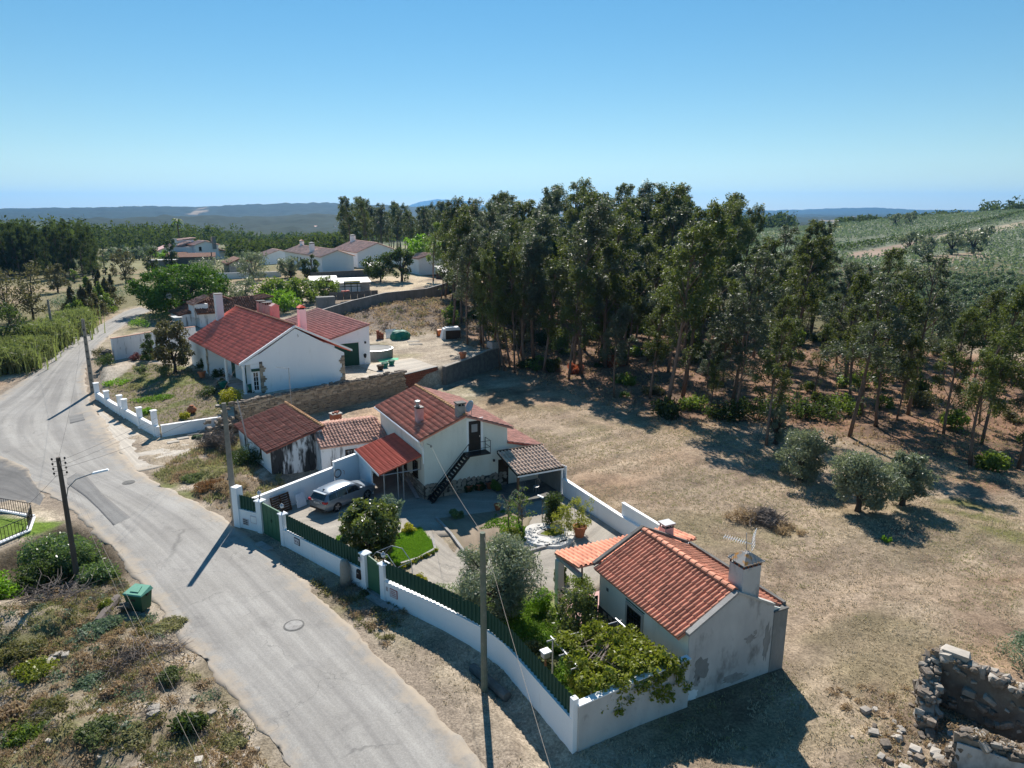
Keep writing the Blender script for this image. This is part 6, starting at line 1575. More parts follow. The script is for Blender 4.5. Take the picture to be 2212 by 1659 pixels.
for (u, v, w_), lb in zip(((678,497,18),(712,498,20),(742,500,14),(770,492,24),(660,512,14),(812,489,26),(72,502,16),(128,500,16)), labs): far_house(lb, u, v, w_, 12, 4.5, random.uniform(0,60))
far_house('small white house alone among the olive groves on the right', 1612, 474, 12, 9, 4, 20, 'tile_villa', 'plaster_white', None)
# ------------------------------------------------------------------ ruin at the lower right
def rubble_wall(label, pts, hs, th, seed):
    rd = random.Random(seed)
    p0 = pts[0]; r = thing('ruined_wall', label, 'ruin', (p0[0], p0[1], 0))
    P = resample([(*p, h) for p, h in zip(pts, hs)], 14)
    v = []; n = len(P)
    for i, (x, y, h) in enumerate(P):
        d = P[min(i+1,n-1)] - P[max(i-1,0)]; L = math.hypot(d[0], d[1]); nx, ny = -d[1]/L, d[0]/L
        for o, z in ((-th/2,-.4),(-th/2*1.0,h*.5),(-th/2*.9,h),(th/2*.9,h*.97),(th/2,h*.5),(th/2,-.4)):
            j = .06; v.append((x-p0[0]+nx*o+rd.uniform(-j,j), y-p0[1]+ny*o+rd.uniform(-j,j), z+rd.uniform(-j,j)))
    f = [(6*i+k,6*i+k+1,6*i+6+k+1,6*i+6+k) for i in range(n-1) for k in range(5)]+[(0,1,2,3,4,5),tuple(range(6*n-1,6*n-7,-1))]
    MB().add(v, f).build('core','stone_dark',r)
    st_, mo = [], []
    for i in range(int(46*sum(math.dist(a,b) for a,b in zip(pts[:-1],pts[1:])))):
        q = P[0] + 0; t = rd.random()*(n-1); k = int(t); q = P[k]*(1-t+k)+P[min(k+1,n-1)]*(t-k)
        d = P[min(k+1,n-1)]-P[max(k-1,0)]; L = math.hypot(d[0],d[1]); nx, ny = -d[1]/L, d[0]/L; an = math.atan2(d[1],d[0])
        tp = rd.random() < .4; o = rd.uniform(-th/2,th/2) if tp else rd.choice((-th/2,th/2)); z = q[2]+.02 if tp else rd.uniform(0,q[2])
        s_ = rd.choice((.14,.18,.22,.28,.36,.5))
        st_.append(((q[0]-p0[0]+nx*o, q[1]-p0[1]+ny*o, z), (s_, s_*rd.uniform(.5,.8), s_*rd.uniform(.4,.6)), an+rd.gauss(0,.55), rd.gauss(0,.45)))
    stone_objs('stone','stone_dark',st_[:len(st_)*2//3],r); stone_objs('stone','stone_pale',st_[len(st_)*2//3:],r)
    return r
rubble_wall('tall ruined rubble wall with a pale capstone at the right edge', [(17.6,26.0),(19.1,24.0),(21.0,21.6)], [2.35,2.25,1.95], .55, 3)
rubble_wall('ragged broken end of the ruin stepping down to the rubble', [(17.45,26.0),(16.9,24.9),(16.3,23.9)], [2.2,1.4,.4], .55, 4)
rw3 = rubble_wall('lower ruined wall with plastered face and red mossy top', [(16.3,22.3),(18.2,21.2),(20.4,19.8)], [1.5,1.45,1.4], .5, 5)
a3, L, an = seg_frame((16.3,22.3),(20.4,19.8)); 
o = MB().box(.1,L,-.36,-.30,-.2,1.22).build('plaster','plaster_grimy',rw3); o.rotation_euler = (0,0,an)
x, y = 18.15, 25.5; t = thing('capstone', 'large flat pale capstone on top of the ruined wall', 'stone', (x,y,2.42), -.9); stone_objs('stone','stone_pale',[((0,0,.05),(1.1,.6,.28),0)],t)
it = []
for k in range(110):
    q_ = random.gauss(0,1.0); x, y = 15.7+random.gauss(0,1.0), 22.3+random.gauss(0,1.2)
    if poly_sd(COURT, x, y) > -.5: continue
    s_ = random.choice((.08,.1,.13,.17,.22,.34)); it.append(((x,y,tz(x,y)+s_*.15),(s_*1.3,s_,s_*.7),random.uniform(0,3),random.gauss(0,.3)))
rb_ = thing('rubble_heap','scattered pale rubble stones at the foot of the ruin','rubble',(0,0,0)); stone_objs('stone','stone_pale',it[:60],rb_,300); stone_objs('stone','stone_dark',it[60:],rb_,300)
# stones on the lower left bank
it = []
for k in range(230):
    u, v = random.uniform(0,560), random.uniform(1330,1659)
    x, y = G(u, v, .6)
    if poly_sd(ROADPOLY, x, y) > -.3 or fbm(x,y,1.6,2) < .02: continue
    s_ = random.choice((.06,.07,.08,.1,.13,.18)); it.append(((x,y,tz(x,y)+s_*.12),(s_*1.3,s_,s_*.7),random.uniform(0,3),random.gauss(0,.3)))
for (u, v, s_) in ((333,1539,.36),(333,1549,.35),(95,1411,.5),(110,1402,.4),(125,1395,.35),(88,1420,.4),(140,1403,.3),(105,1425,.3),(415,1490,.22),(455,1519,.25),(430,1650,.3),(465,1580,.2)):
    x, y = G(u, v, .6); it.append(((x,y,tz(x,y)+.05),(s_*1.3,s_,s_*.7),random.uniform(0,3)))
rb_ = thing('rubble_heap','pale stones scattered over the weedy bank at the lower left','rubble',(0,0,0)); stone_objs('stone','stone_pale',it,rb_,300)
for i, (u0, v0, u1, v1, r_) in enumerate(((255,1300,212,1358,.22),(315,1300,290,1312,.12))):
    a, b = G(u0,v0), G(u1,v1); t = thing('log', ('thick grey log lying on the bank left of the green bin','short pale log behind the green bin')[i], 'log', (*a, tz(*a)+.15))
    MB().tube([(0,0,0),((b[0]-a[0])*.5,(b[1]-a[1])*.5,.05),(b[0]-a[0],b[1]-a[1],tz(*b)-tz(*a))],[r_,r_*1.05,r_*.85],8).build('log','twig_grey',t)
x, y = -.9, 27.6; t = thing('drain_pipe','concrete drain pipe lying in the ditch by the mossy pole','pipe',(x-.9,y+.7,-.2),R(-52)); MB().tube([(0,0,0),(2.6,0,.02)],.22,10).build('pipe','concrete_dark',t)
# ------------------------------------------------------------------ plants
def cloud(cl, size, asp, seed, droop=0.0, rpow=.42, outward=.6, var=.35):
    """leaf faces in ellipsoid clumps (x, y, z, rx, ry, rz, n)"""
    r = np.random.RandomState(seed)
    cl = np.array(cl, float); n = cl[:, 6].astype(int); k = np.repeat(np.arange(len(cl)), n); N = len(k)
    d = r.normal(size=(N, 3)); d /= np.linalg.norm(d, axis=1)[:, None]
    p = cl[k, :3] + d * cl[k, 3:6] * (r.rand(N) ** rpow)[:, None]
    nm = d * outward + r.normal(size=(N, 3)) * .6; nm /= np.linalg.norm(nm, axis=1)[:, None]
    t = r.normal(size=(N, 3)); t[:, 2] -= droop * 2; t -= nm * (t * nm).sum(1)[:, None]; t /= np.linalg.norm(t, axis=1)[:, None]
    b = np.cross(nm, t); L = size * (1 + var * r.normal(size=N)).clip(.4, 1.8)[:, None]
    v = np.stack([p - t*L*.5, p + b*L*asp*.5, p + t*L*.5, p - b*L*asp*.5], 1).reshape(-1, 3)
    return v, np.arange(4*N).reshape(-1, 4)
def crown_mesh(name, cl, size, asp, seed, mat, **kw):
    v, f = cloud(cl, size, asp, seed, **kw); me = np_mesh(name, v, f); me.materials.append(MATS[mat]); return me
def trunk_mesh(parts, mat, n=6):
    m = MB()
    for pts, r_ in parts: m.tube(pts, r_, n)
    me = bpy.data.meshes.new('trunk'); me.from_pydata(m.v, [], m.f); me.materials.append(MATS[mat])
    me.polygons.foreach_set('use_smooth', [True]*len(me.polygons)); return me
def plant(name, label, cat, loc, crown, trunk=None, sc=1.0, rz=None, group=None, trunk_name='trunk', crown_name='crown'):
    rz = random.uniform(0, 6.28) if rz is None else rz
    r = thing(name, label, cat, loc, rz, group)
    r.scale = sc if hasattr(sc, '__len__') else (sc, sc, sc)
    if trunk is not None:
        o = bpy.data.objects.new(trunk_name, trunk); COL.objects.link(o); o.parent = r
    o = bpy.data.objects.new(crown_name, crown); COL.objects.link(o); o.parent = r
    return r
def euc(seed, h=16.0, dense=1.0, mat='leaf_euc', low=.36, rad=2.0, leaf=.27):
    r = random.Random(seed); cl = []; bx, by = r.uniform(-.5,.5), r.uniform(-.5,.5)
    ax = lambda t: (bx*math.sin(t*3)+1.1*t*t, by*math.sin(t*2.4), h*t)
    parts = [([ax(t/7) for t in range(8)], [.17-.145*t/7 for t in range(8)])]
    nl_ = int(15*dense); lobes = []
    for i in range(nl_):                      # drooping lobes hung on side branches, then clumps within each
        t = low + (1-low)*((i+r.random())/nl_)**.8; q = (t-low)/(1-low)
        pr = rad*(.55+.6*math.sin(PI*min(1,q*.75+.2)))*(1 if q<.8 else .75)
        a = i*2.4 + r.uniform(-.5,.5); d = pr*r.uniform(.25,.85); c = ax(t)
        x, y, z = c[0]+d*math.cos(a)+.3*q, c[1]+d*math.sin(a), c[2]+.3*d
        c0 = ax(max(.08,t-.13)); parts.append(([c0, ((c0[0]+x)/2,(c0[1]+y)/2,(c0[2]+z)/2-.1), (x,y,z)], [.05,.035,.012]))
        S_ = r.uniform(.65,1.2)*(1.15-.45*q)
        for k in range(5):
            s = S_*r.uniform(.4,.68); e = lambda: r.gauss(0,.42)*S_
            cl.append((x+e(), y+e(), z-.2*S_+e()*1.3, s, s, s*r.uniform(1.1,1.7), int(290*s*s+26)))
    for k in range(5): c = ax(.92+.02*k); cl.append((c[0]+r.gauss(0,.3)+.1*k, c[1]+r.gauss(0,.3), h*(.92+.022*k), .5,.5,.7, 80))
    for k in range(3):
        t = r.uniform(.12,low); a = r.uniform(0,6.28); c = ax(t); x, y, z = c[0]+.7*math.cos(a), c[1]+.7*math.sin(a), c[2]+.3
        parts.append(([c,(x,y,z)],[.03,.01])); cl.append((x,y,z,.4,.4,.5,28))
    return trunk_mesh(parts, 'bark_euc'), crown_mesh('crown', cl, leaf, .32, seed, mat, droop=.5)
def round_tree(seed, rx, rz, zc, ncl, nl, size, asp, mat, bark='bark_dark', tr=.16, cs=.42, limbs=6, hollow=.55, droop=0.0, low=.45):
    """crown about rx wide and up to zc + rz, reaching down to low times its bottom"""
    r = random.Random(seed); cl = []; parts = []
    zb = max(.25, (zc - rz) * low); z0 = max(.4, zb + (zc - zb) * .35)
    parts.append(([(0,0,-.1),(.08,.03,z0*.5),(0,0,z0)],[tr*1.3,tr,tr*.9]))
    for i in range(ncl):
        u = r.uniform(-1,1); a = r.uniform(0,6.28); q = max(.25, 1-abs(u)**2.6)**.5; e = hollow + (1-hollow)*r.random()
        s = rx*cs*r.uniform(.6,1.15)*.7; k = (rx - s*.8)
        x, y = k*e*q*math.cos(a), k*e*q*math.sin(a); lump = 1 + .16*math.sin(3*a+seed)
        x *= lump; y *= lump
        z = zc + u*((zc+rz-s*.6-zc) if u > 0 else (zc-zb-s*.4))*(.75+.25*e)
        cl.append((x,y,z,s,s,s*r.uniform(.75,1.05),int(nl*r.uniform(.7,1.3))))
        if i < limbs*2: parts.append(([(0,0,z0),(x*.45,y*.45,z0+(z-z0)*.6),(x*.92,y*.92,z)],[tr*.6,tr*.35,tr*.1]))
    return trunk_mesh(parts, bark), crown_mesh('crown', cl, size, asp, seed, mat, droop=droop)
def bush_mesh(seed, rx, rz, ncl, nl, size, asp, mat, cs=.5, droop=0., up=.5):
    r = random.Random(seed); cl = []
    for i in range(ncl):
        a = r.uniform(0,6.28); d = rx*math.sqrt(r.random())*.72; u = r.random()
        z = rz*(.25+.6*u)*math.sqrt(max(.1,1-(d/rx)**2)); s = rx*cs*r.uniform(.5,1)
        cl.append((d*math.cos(a),d*math.sin(a),z,s,s,min(s,rz*.45),int(nl*r.uniform(.7,1.3))))
    return crown_mesh('foliage', cl, size, asp, seed, mat, droop=droop)
def bush(label, u, v, rx, rz, mat, size=.14, asp=.45, ncl=14, nl=90, seed=None, z=None, name='bush', cat='bush', group=None, droop=0., cs=.5, loc=None):
    seed = seed or random.randrange(9999)
    loc = loc or (GT(u, v) if z is None else (*G(u, v, z), z))
    if z is None and loc[1] < 150: loc = (loc[0], loc[1], tz(loc[0], loc[1]))
    me = bush_mesh(seed, rx, rz, ncl, nl, size, asp, mat, cs, droop)
    o = link(name, me, None); o.location = (loc[0], loc[1], loc[2]-.05); tag(o, label, cat, group); return o
# ---- eucalyptus wood
EV = [euc(100+k, 16+2*random.random(), random.uniform(1.0,1.35), 'leaf_euc_grey' if k % 3 == 2 else 'leaf_euc', random.uniform(.28,.5), random.uniform(1.7,2.6)) for k in range(9)]
pts = []
tries = 0
FB = [(-9,106),(-1.5,92),(9,77),(15.2,68),(21,66.5),(30.5,60.5),(36.5,54),(45,48)]
while len(pts) < 205 and tries < 40000:
    tries += 1
    x, y = random.uniform(-20, 76), random.uniform(46, 180)
    if poly_sd(FOREST, x, y) < 0: continue
    dens = 2.5 if x < 30 else 2.9
    if x/y > .52 and random.random() < .35: continue
    if any((x-a)**2+(y-b)**2 < dens**2 * (1 + (y-50)*.004) for a, b in pts): continue
    pts.append((x, y))
pts.sort(key=lambda p: p[1])
def euc_h(x, y):
    az = x / y
    return 12.6 + 5.4*math.exp(-((az-.16)/.2)**2) + 2.2*ss(95,130,y) - 2.0*ss(.42,.62,az)
for k, (x, y) in enumerate(pts):
    T, Cn = EV[k % 9]; h = euc_h(x, y) * random.uniform(.6, 1.15) if random.random() < .85 else euc_h(x,y)*random.uniform(.35,.6)
    az = x / y; size_ = 'tall' if h > 14 else 'medium' if h > 10 else 'young short'; side = 'left' if az < .08 else 'middle left' if az < .2 else 'middle' if az < .33 else 'middle right' if az < .5 else 'right'; dep = 'at the front edge' if float(line_d(FB, x, y)) < 4 else 'in the front half' if y < 88 else 'deep inside' if y < 125 else 'at the far back'
    lab = f"{size_} {'grey green' if k % 3 == 2 else 'leafy'} eucalyptus {dep} of the wood, {side} part"
    s = h / 17; plant('eucalyptus_tree', lab, 'tree', (x, y, tz(x,y)-.1), Cn, T, (s*1.4, s*1.4, s), random.gauss(0,.5), 'eucalyptus trees of the wood')
# emergent trees and the leaning group at the wood's left corner
for (u, vb, vt, k, lb) in ((1232,655,412,0,'tallest dark eucalyptus spire left of the middle of the wood'),(1180,660,428,2,'tall eucalyptus left of the tallest spire'),(1400,665,415,4,'very tall eucalyptus rising in the middle of the wood'),(1375,665,425,5,'tall eucalyptus just left of the very tall middle one'),(1448,670,423,1,'tall eucalyptus right of the very tall middle one'),
        (1552,690,448,6,'tall eucalyptus standing above the right part of the wood'),(1590,690,462,3,'pointed eucalyptus right of the gap in the wood'),(1722,720,493,7,'twin topped eucalyptus above the right slope'),(1752,722,498,8,'second eucalyptus of the twin tops above the right slope'),(1010,745,520,2,'dark eucalyptus at the left corner of the wood by the yard'),(1045,752,530,0,'broad eucalyptus at the left corner behind the water tank'),(1655,965,705,6,'lone leaning eucalyptus in front of the wood beside the olives'),(2200,1010,640,4,'eucalyptus cut by the right edge of the picture'),(2120,960,610,1,'broad bushy eucalyptus near the right edge'),(1960,900,560,5,'eucalyptus standing apart on the right slope')):
    z = 0; x, y, z = GT(u, vb); d = ray(u, vt); top = CAM_H + d[2]*y/d[1]; T, Cn = EV[k]; s = (top - z)/17
    plant('eucalyptus_tree', lb, 'tree', (x, y, z-.1), Cn, T, (max(.9,s*1.15),)*2+(s,), random.gauss(0,.4), 'eucalyptus trees of the wood')
for k, (u, v) in enumerate(((1078,792),(1090,800),(1102,790),(1112,804),(1062,788),(1125,796))):
    x, y, z = GT(u, v); T, Cn = EV[k]; s = random.uniform(.72,.95)
    o = plant('eucalyptus_tree', 'stem of the leaning eucalyptus clump at the wood corner, ' + ('front left','front middle','rear middle','front right','far left','far right')[k] + ' one', 'tree', (x, y, z-.1), Cn, T, s, random.gauss(0,.4), 'eucalyptus trees of the wood'); o.rotation_euler = (random.gauss(0,.06), random.uniform(-.22,.02), random.gauss(0,.4))
# belt behind the villa
k = 0; bp = []
while len(bp) < 62:
    u, y = random.uniform(742, 1075), random.uniform(238, 330); x = (u-1106)/FPX*y*.98
    if any((x-a)**2+(y-b)**2 < 9 for a, b in bp): continue
    bp.append((x, y))
for x, y in bp:
    T, Cn = EV[k % 9]; k += 1; s = random.uniform(.85,1.15)
    uu = x/y*FPX + 1106; plant('eucalyptus_tree', f"eucalyptus in the belt behind the middle villa, {'near' if y < 265 else 'middle' if y < 298 else 'far'} row, {'left end' if uu < 825 else 'left half' if uu < 910 else 'right half' if uu < 1000 else 'right end'}", 'tree', (x, y, float(terr0(x,y))-.2), Cn, T, (s*1.25,s*1.25,s), None, 'eucalyptus belt behind the villa')
# ---- distant woods, each one mass
def far_wood(name, label_pts, n, h, rad, mat, leaves=26, size=1.5, seed=1, ground=None):
    r = random.Random(seed); cl = []; tr = MB()
    for x, y in label_pts:
        z = float(terr0(x, y)); hh = h*r.uniform(.65,1.15); rr_ = rad*r.uniform(.8,1.25)
        for q, f_ in ((.42,.8),(.66,1.0),(.88,.6)): cl.append((x+r.gauss(0,.2)*rr_, y+r.gauss(0,.2)*rr_, z+hh*q, rr_*f_, rr_*f_, hh*.2, leaves//3))
    o = link(name, crown_mesh(name, cl, size, .55, seed, mat), None); tag(o, kind='stuff'); return o
def scatter(n, fu, fy, cond=None, seed=3):
    r = random.Random(seed); o = []
    while len(o) < n:
        u, y = r.uniform(*fu), r.uniform(*fy)**1.0; x = (u-1106)/FPX*y
        if cond is None or cond(x, y, u): o.append((x, y))
    return o
PV = [euc(300+k, 15, 1.2, 'leaf_wood', .15, 2.5) for k in range(4)]
lw_ = scatter(70, (-60, 214), (195, 225), seed=5)
for k, (x, y) in enumerate(sorted(lw_, key=lambda p: p[1])):
    T, Cn = PV[k % 4]; s = random.uniform(.72,1.0); uu = x/y*FPX + 1106; plant('wood_tree', f"{'tall' if s > .86 else 'lower'} dark tree on the left wood edge, {'outermost left' if uu < 20 else 'left part' if uu < 80 else 'middle' if uu < 145 else 'right end by the field'}, {'front' if y < 205 else 'second' if y < 215 else 'rear'} row", 'tree', (x, y, float(terr0(x,y))-.2), Cn, T, (s*1.2,s*1.2,s), None, 'trees of the left wood edge')
far_wood('left_wood', scatter(420, (-120, 205), (226, 330), seed=6), 0, 14.5, 2.6, 'leaf_wood', 36, 1.15, 2)
far_wood('middle_wood', scatter(620, (190, 560), (330, 480), lambda x, y, u: y > 330 + max(0, u-400)*1.0, 7), 0, 13, 2.8, 'leaf_wood', 33, 1.3, 3)
far_wood('valley_wood', scatter(900, (-100, 1100), (480, 1000), lambda x, y, u: fbm(x, y, 130, 2) > -.02, 8), 0, 10, 4.0, 'leaf_wood', 24, 2.4, 4)
far_wood('valley_wood', scatter(500, (380, 780), (250, 420), lambda x, y, u: fbm(x+50, y, 45, 2) > .02 and not (375 < u < 505 and y < 330), 18), 0, 7, 2.6, 'leaf_wood', 30, 1.1, 14)
far_wood('hill_wood', scatter(420, (1560, 1720), (560, 760), lambda x, y, u: u < 1700, 9), 0, 13, 4, 'leaf_wood', 24, 2.4, 5)
far_wood('hill_wood', scatter(160, (2090, 2260), (560, 640), None, 10), 0, 13, 4.0, 'leaf_wood', 24, 2.2, 6)
far_wood('hill_wood', scatter(240, (1790, 2060), (560, 640), lambda x, y, u: True, 11), 0, 6.5, 4.5, 'leaf_wood', 24, 2.2, 7)
# ---- olive orchards on the right hillside
OV = [round_tree(400+k, 2.2, 1.5, 1.9, 26, 34, .42, .5, 'leaf_olive_far', tr=.16, limbs=3, low=.3) for k in range(4)]
rows = []
ca, sa = math.cos(R(14)), math.sin(R(14))
for i in range(-10, 110):
    for j in range(0, 130):
        a, b = i*3.7, 100+j*5.2; x, y = a*ca + (b-118)*.12, b + a*sa*.5
        if j % 11 == 0 and y > 170: continue
        x += random.gauss(0,.5); y += random.gauss(0,.5)
        if not (.14 < x/y < .78) or y > 620 or x < 34: continue
        if poly_sd(FOREST, x, y) > -5: continue
        if y < 150 and x/y < .42: continue
        if any(poly_sd(P, x, y) > -1.5 for P, k_ in FIELDS) or fbm(x, y, 55, 2) < -.42: continue
        rows.append((x, y))
rows.sort(key=lambda p: p[1])
for k, (x, y) in enumerate(rows[:170]):
    T, Cn = OV[k % 4]; plant('olive_tree', f"silvery orchard olive on the right hillside, {'nearest' if y < 125 else 'lower' if y < 150 else 'middle' if y < 175 else 'upper'} rows, {'behind the wood' if x/y < .5 else 'left part' if x/y < .6 else 'right part' if x/y < .7 else 'by the right edge'}", 'tree', (x, y, float(terr0(x,y))-.1), Cn, T, random.uniform(.75,1.1), None, 'olive trees of the hillside orchard')
cl = []
for x, y in rows[170:]:
    s = random.uniform(.8,1.15); cl.append((x, y, float(terr0(x,y))+1.5*s, 1.9*s, 1.9*s, 1.35*s, 20))
hp = resample([GT(*q)[:2] for q in ((1785,550),(1900,528),(2050,501),(2235,459))], 150)
hc = [(x+random.gauss(0,.6), y+random.gauss(0,.6), float(terr0(x,y))+1.6, 2.0, 2.0, 1.6, 26) for x, y in hp] + [(x+random.gauss(0,.6), y+random.gauss(0,.6), float(terr0(x,y))+1.4, 2.2, 2.2, 1.4, 22) for x, y in resample([GT(*q)[:2] for q in ((1740,462),(1900,449),(2060,437))], 120)]
tag(link('hedge_row', crown_mesh('hedge_row', hc, .8, .6, 78, 'leaf_dark'), None), kind='stuff')
o = link('olive_orchard', crown_mesh('olive_orchard', cl, .8, .6, 77, 'leaf_olive_far'), None); tag(o, kind='stuff')
BV = [round_tree(450+k, 3.0, 2.6, 3.0, 26, 46, .5, .5, 'leaf_olive', tr=.25) for k in range(3)]
for (u, v, s, lb) in ((1965,548,1.1,'large dark olive among the orchard gaps, left of the pair'),(1995,552,1.0,'large dark olive in the orchard, right of the pair'),(2075,540,1.3,'big grey olive clump on the right slope'),(2100,548,1.2,'second big olive of the clump on the right slope'),(2055,550,1.1,'olive at the foot of the big clump on the right slope'),(1978,562,.9,'low olive below the brown field strip'),(2130,530,1.1,'olive right of the big clump on the slope'),(1965,487,1.4,'dark bush group high on the olive hillside'),(1935,490,1.2,'dark bush left of the group high on the hillside')):
    x, y, z = GT(u, v); T, Cn = BV[int(u) % 3]; plant('olive_tree', lb, 'tree', (x, y, z-.1), Cn, T, min(s*y/190, 1.5), None, 'large trees on the right hillside')
# ---- olives and shrubs of the dry field
def olive(label, u, vb, rx, rz, zc, seed, nl=150, ncl=46, size=.2, mat='leaf_olive'):
    T, Cn = round_tree(seed, rx, rz, zc, ncl, nl, size, .36, mat, tr=.2, limbs=7, hollow=.35, low=.15)
    x, y, z = GT(u, vb); z = tz(x, y); return plant('olive_tree', label, 'tree', (x, y, z-.05), Cn, T, 1, 0)
olive('round grey olive tree left of the pair at the field edge', 1728, 1035, 2.45, 2.1, 2.2, 21, 210)
olive('silvery olive tree with a bare short trunk in the dry field', 1852, 1104, 2.6, 1.95, 2.5, 22, 240, 56)
olive('darker olive tree right behind the silvery one', 1948, 1090, 1.9, 2.0, 2.1, 23, 190)
olive('narrow olive sapling behind the lone leaning eucalyptus', 1674, 962, 1.35, 1.8, 2.1, 24, 110, 30)
bush('tangle of grey dead brush in the dry field', 1655, 1128, 1.3, .9, 'twig_grey', .5, .06, 16, 80, 31, cat='brush', name='brush_pile')
bush('rust brown dry bush left of the dead brush', 1598, 1120, 1.3, .9, 'leaf_dry', .3, .12, 14, 100, 32)
bush('low dry grassy clump right of the dead brush', 1705, 1145, 1.2, .5, 'leaf_dry', .3, .12, 12, 80, 33)
bush('small bright green weed alone in the dry field', 1915, 1172, .35, .5, 'leaf_bright', .16, .4, 5, 40, 34, name='weed', cat='weed')
bush('grey green shrub cut by the right edge near the ruin', 2225, 1430, 1.3, 1.5, 'leaf_sage', .14, .3, 20, 160, 35)
ub = 0
for (u, v, rx, rz, mat, lb) in ((1560,905,2.2,2.0,'leaf_dark','dark evergreen shrub at the foot of the tallest front trunks'),(1610,900,2.4,2.2,'leaf_dark','dark bushy undergrowth left of the leaning eucalyptus'),(1500,880,1.8,1.5,'leaf_mid','green undergrowth between the front eucalyptus trunks'),(1700,900,2.6,2.4,'leaf_dark','deep dark thicket right of the leaning eucalyptus'),(1770,905,2.4,2.0,'leaf_dark','dark thicket behind the round grey olive'),(1820,890,2.2,1.8,'leaf_mid','thicket at the wood edge behind the silvery olive'),
      (1210,760,1.8,3.4,'leaf_mid','young yellow green eucalyptus bush at the wood front'),(1245,805,1.2,1.4,'leaf_redbrown','rust red dead shrub at the wood front'),(1325,790,1.6,1.4,'leaf_redbrown','dull red shrub deeper in the wood front'),(1280,740,2.0,3.6,'leaf_dark','dark conical shrub inside the wood front'),(1140,795,1.6,1.2,'leaf_dark','low dark undergrowth by the leaning clump'),(1410,850,1.5,1.0,'leaf_brownolive','low brownish undergrowth at the shadow edge'),(1880,835,2.5,2.5,'leaf_mid','bushy young eucalyptus low on the right slope'),(1990,880,2.0,1.8,'leaf_brownolive','brownish undergrowth on the right slope'),(1860,760,2.2,3.0,'leaf_mid','pale green bush between trunks on the right'),(1690,790,2.0,3.0,'leaf_mid','young eucalyptus low in the middle of the wood'),(1350,830,1.6,1.2,'leaf_mid','green low shrub near the shadow edge of the wood'),(2140,1010,1.4,1.4,'leaf_mid','small leafy sapling near the right edge'),(2060,930,1.3,2.2,'leaf_mid','young eucalyptus sapling on the bare slope')):
    bush(lb, u, v, rx, rz, mat, .3, .4, 16, 90, 500+ub, name='shrub', cat='shrub'); ub += 1
UG = [bush_mesh(560+k, 1.5, 1.6, 12, 70, .32, .4, ('leaf_dark','leaf_mid','leaf_euc','leaf_brownolive')[k % 4]) for k in range(8)]
k = 0; r_ = random.Random(12)
while k < 170:
    x, y = r_.uniform(-18, 74), r_.uniform(48, 175)
    if poly_sd(FOREST, x, y) < .5 or fbm(x, y, 9, 2) < -.12 or (x/y > .47 and r_.random() < .75): continue
    o = bpy.data.objects.new('undergrowth_bush', UG[k % 8]); COL.objects.link(o); s = r_.uniform(.5,1.25); o.scale = (s,s,s*r_.uniform(.7,1.5)); o.location = (x,y,tz(x,y)-.1); o.rotation_euler = (0,0,r_.uniform(0,6))
    az = x/y; tag(o, f"{('dark leafy','green','dull green','brownish')[k % 4]} undergrowth bush between trunks {'near the front' if y < 80 else 'midway' if y < 110 else 'at the back'} of the wood, {'left' if az < .15 else 'middle' if az < .38 else 'right'} part", 'bush', 'undergrowth bushes of the wood'); k += 1
# ---- trees of the middle distance
def tree(label, u, vb, rx, rz, zc, mat, seed, size=.35, nl=90, ncl=34, name='tree', asp=.45, hollow=.5, tr=.2, z=None, cs=.42, droop=0., group=None, bark='bark_dark'):
    T, Cn = round_tree(seed, rx, rz, zc, ncl, nl, size, asp, mat, bark, tr=tr, hollow=hollow, cs=cs, droop=droop)
    x, y, z_ = GT(u, vb); z_ = tz(x, y) if y < 200 else z_; return plant(name, label, 'tree', (x, y, z_-.1), Cn, T, 1, 0, group)
x, y, z = GT(368, 690)
T, Cn = round_tree(61, 8.6, 4.3, 4.6, 190, 120, .5, .35, 'leaf_pine', tr=.5, cs=.24, limbs=9, hollow=.72)
plant('pine_tree', 'huge rounded bright green pine beside the far road bend', 'tree', (x, y+6, z), Cn, T, 1, 0)
tree('silvery olive tree behind the bright pine, upper of two', 547, 606, 4.6, 3.4, 3.6, 'leaf_olive', 62, .4, name='olive_tree')
tree('silvery olive tree behind the bright pine, lower of two', 530, 662, 4.0, 2.9, 3.0, 'leaf_olive', 63, .36, name='olive_tree')
tree('wide olive right of the far villa, above the pine', 455, 600, 6.2, 2.8, 2.8, 'leaf_olive', 64, .4, name='olive_tree')
tree('glossy dark green fig tree in front of the villa facade', 600, 660, 4.6, 2.8, 2.8, 'leaf_mid', 65, .45, 110)
tree('second glossy fig tree in front of the villa facade', 652, 655, 4.4, 2.6, 2.6, 'leaf_mid', 66, .45, 110)
tree('third fig bush beside the broken shed roof', 703, 643, 3.4, 2.3, 2.2, 'leaf_mid', 67, .4, 90)
tree('yellow green citrus bush in front of the figs', 615, 672, 3.6, 2.2, 2.0, 'leaf_bright', 68, .32, 80)
tree('yellow green citrus bush left of the figs', 575, 668, 3.0, 1.8, 1.7, 'leaf_bright', 69, .3, 80)
tree('thin pale sapling by the poultry yard', 672, 652, 1.6, 1.9, 2.4, 'leaf_olive', 70, .25, 40, 18)
tree('grey olive in front of the villa facade', 628, 600, 3.8, 2.4, 3.0, 'leaf_olive', 71, .42, name='olive_tree')
tree('dark narrow tree against the villa facade', 673, 603, 2.4, 2.8, 3.2, 'leaf_dark', 72, .4)
tree('left one of two dark oaks on the sand yard', 822, 608, 4.6, 3.2, 3.9, 'leaf_dark', 73, .45, 120, name='oak_tree')
tree('right one of two dark oaks with a bare trunk', 868, 607, 3.5, 3.1, 4.8, 'leaf_dark', 74, .45, 110, name='oak_tree', tr=.28)
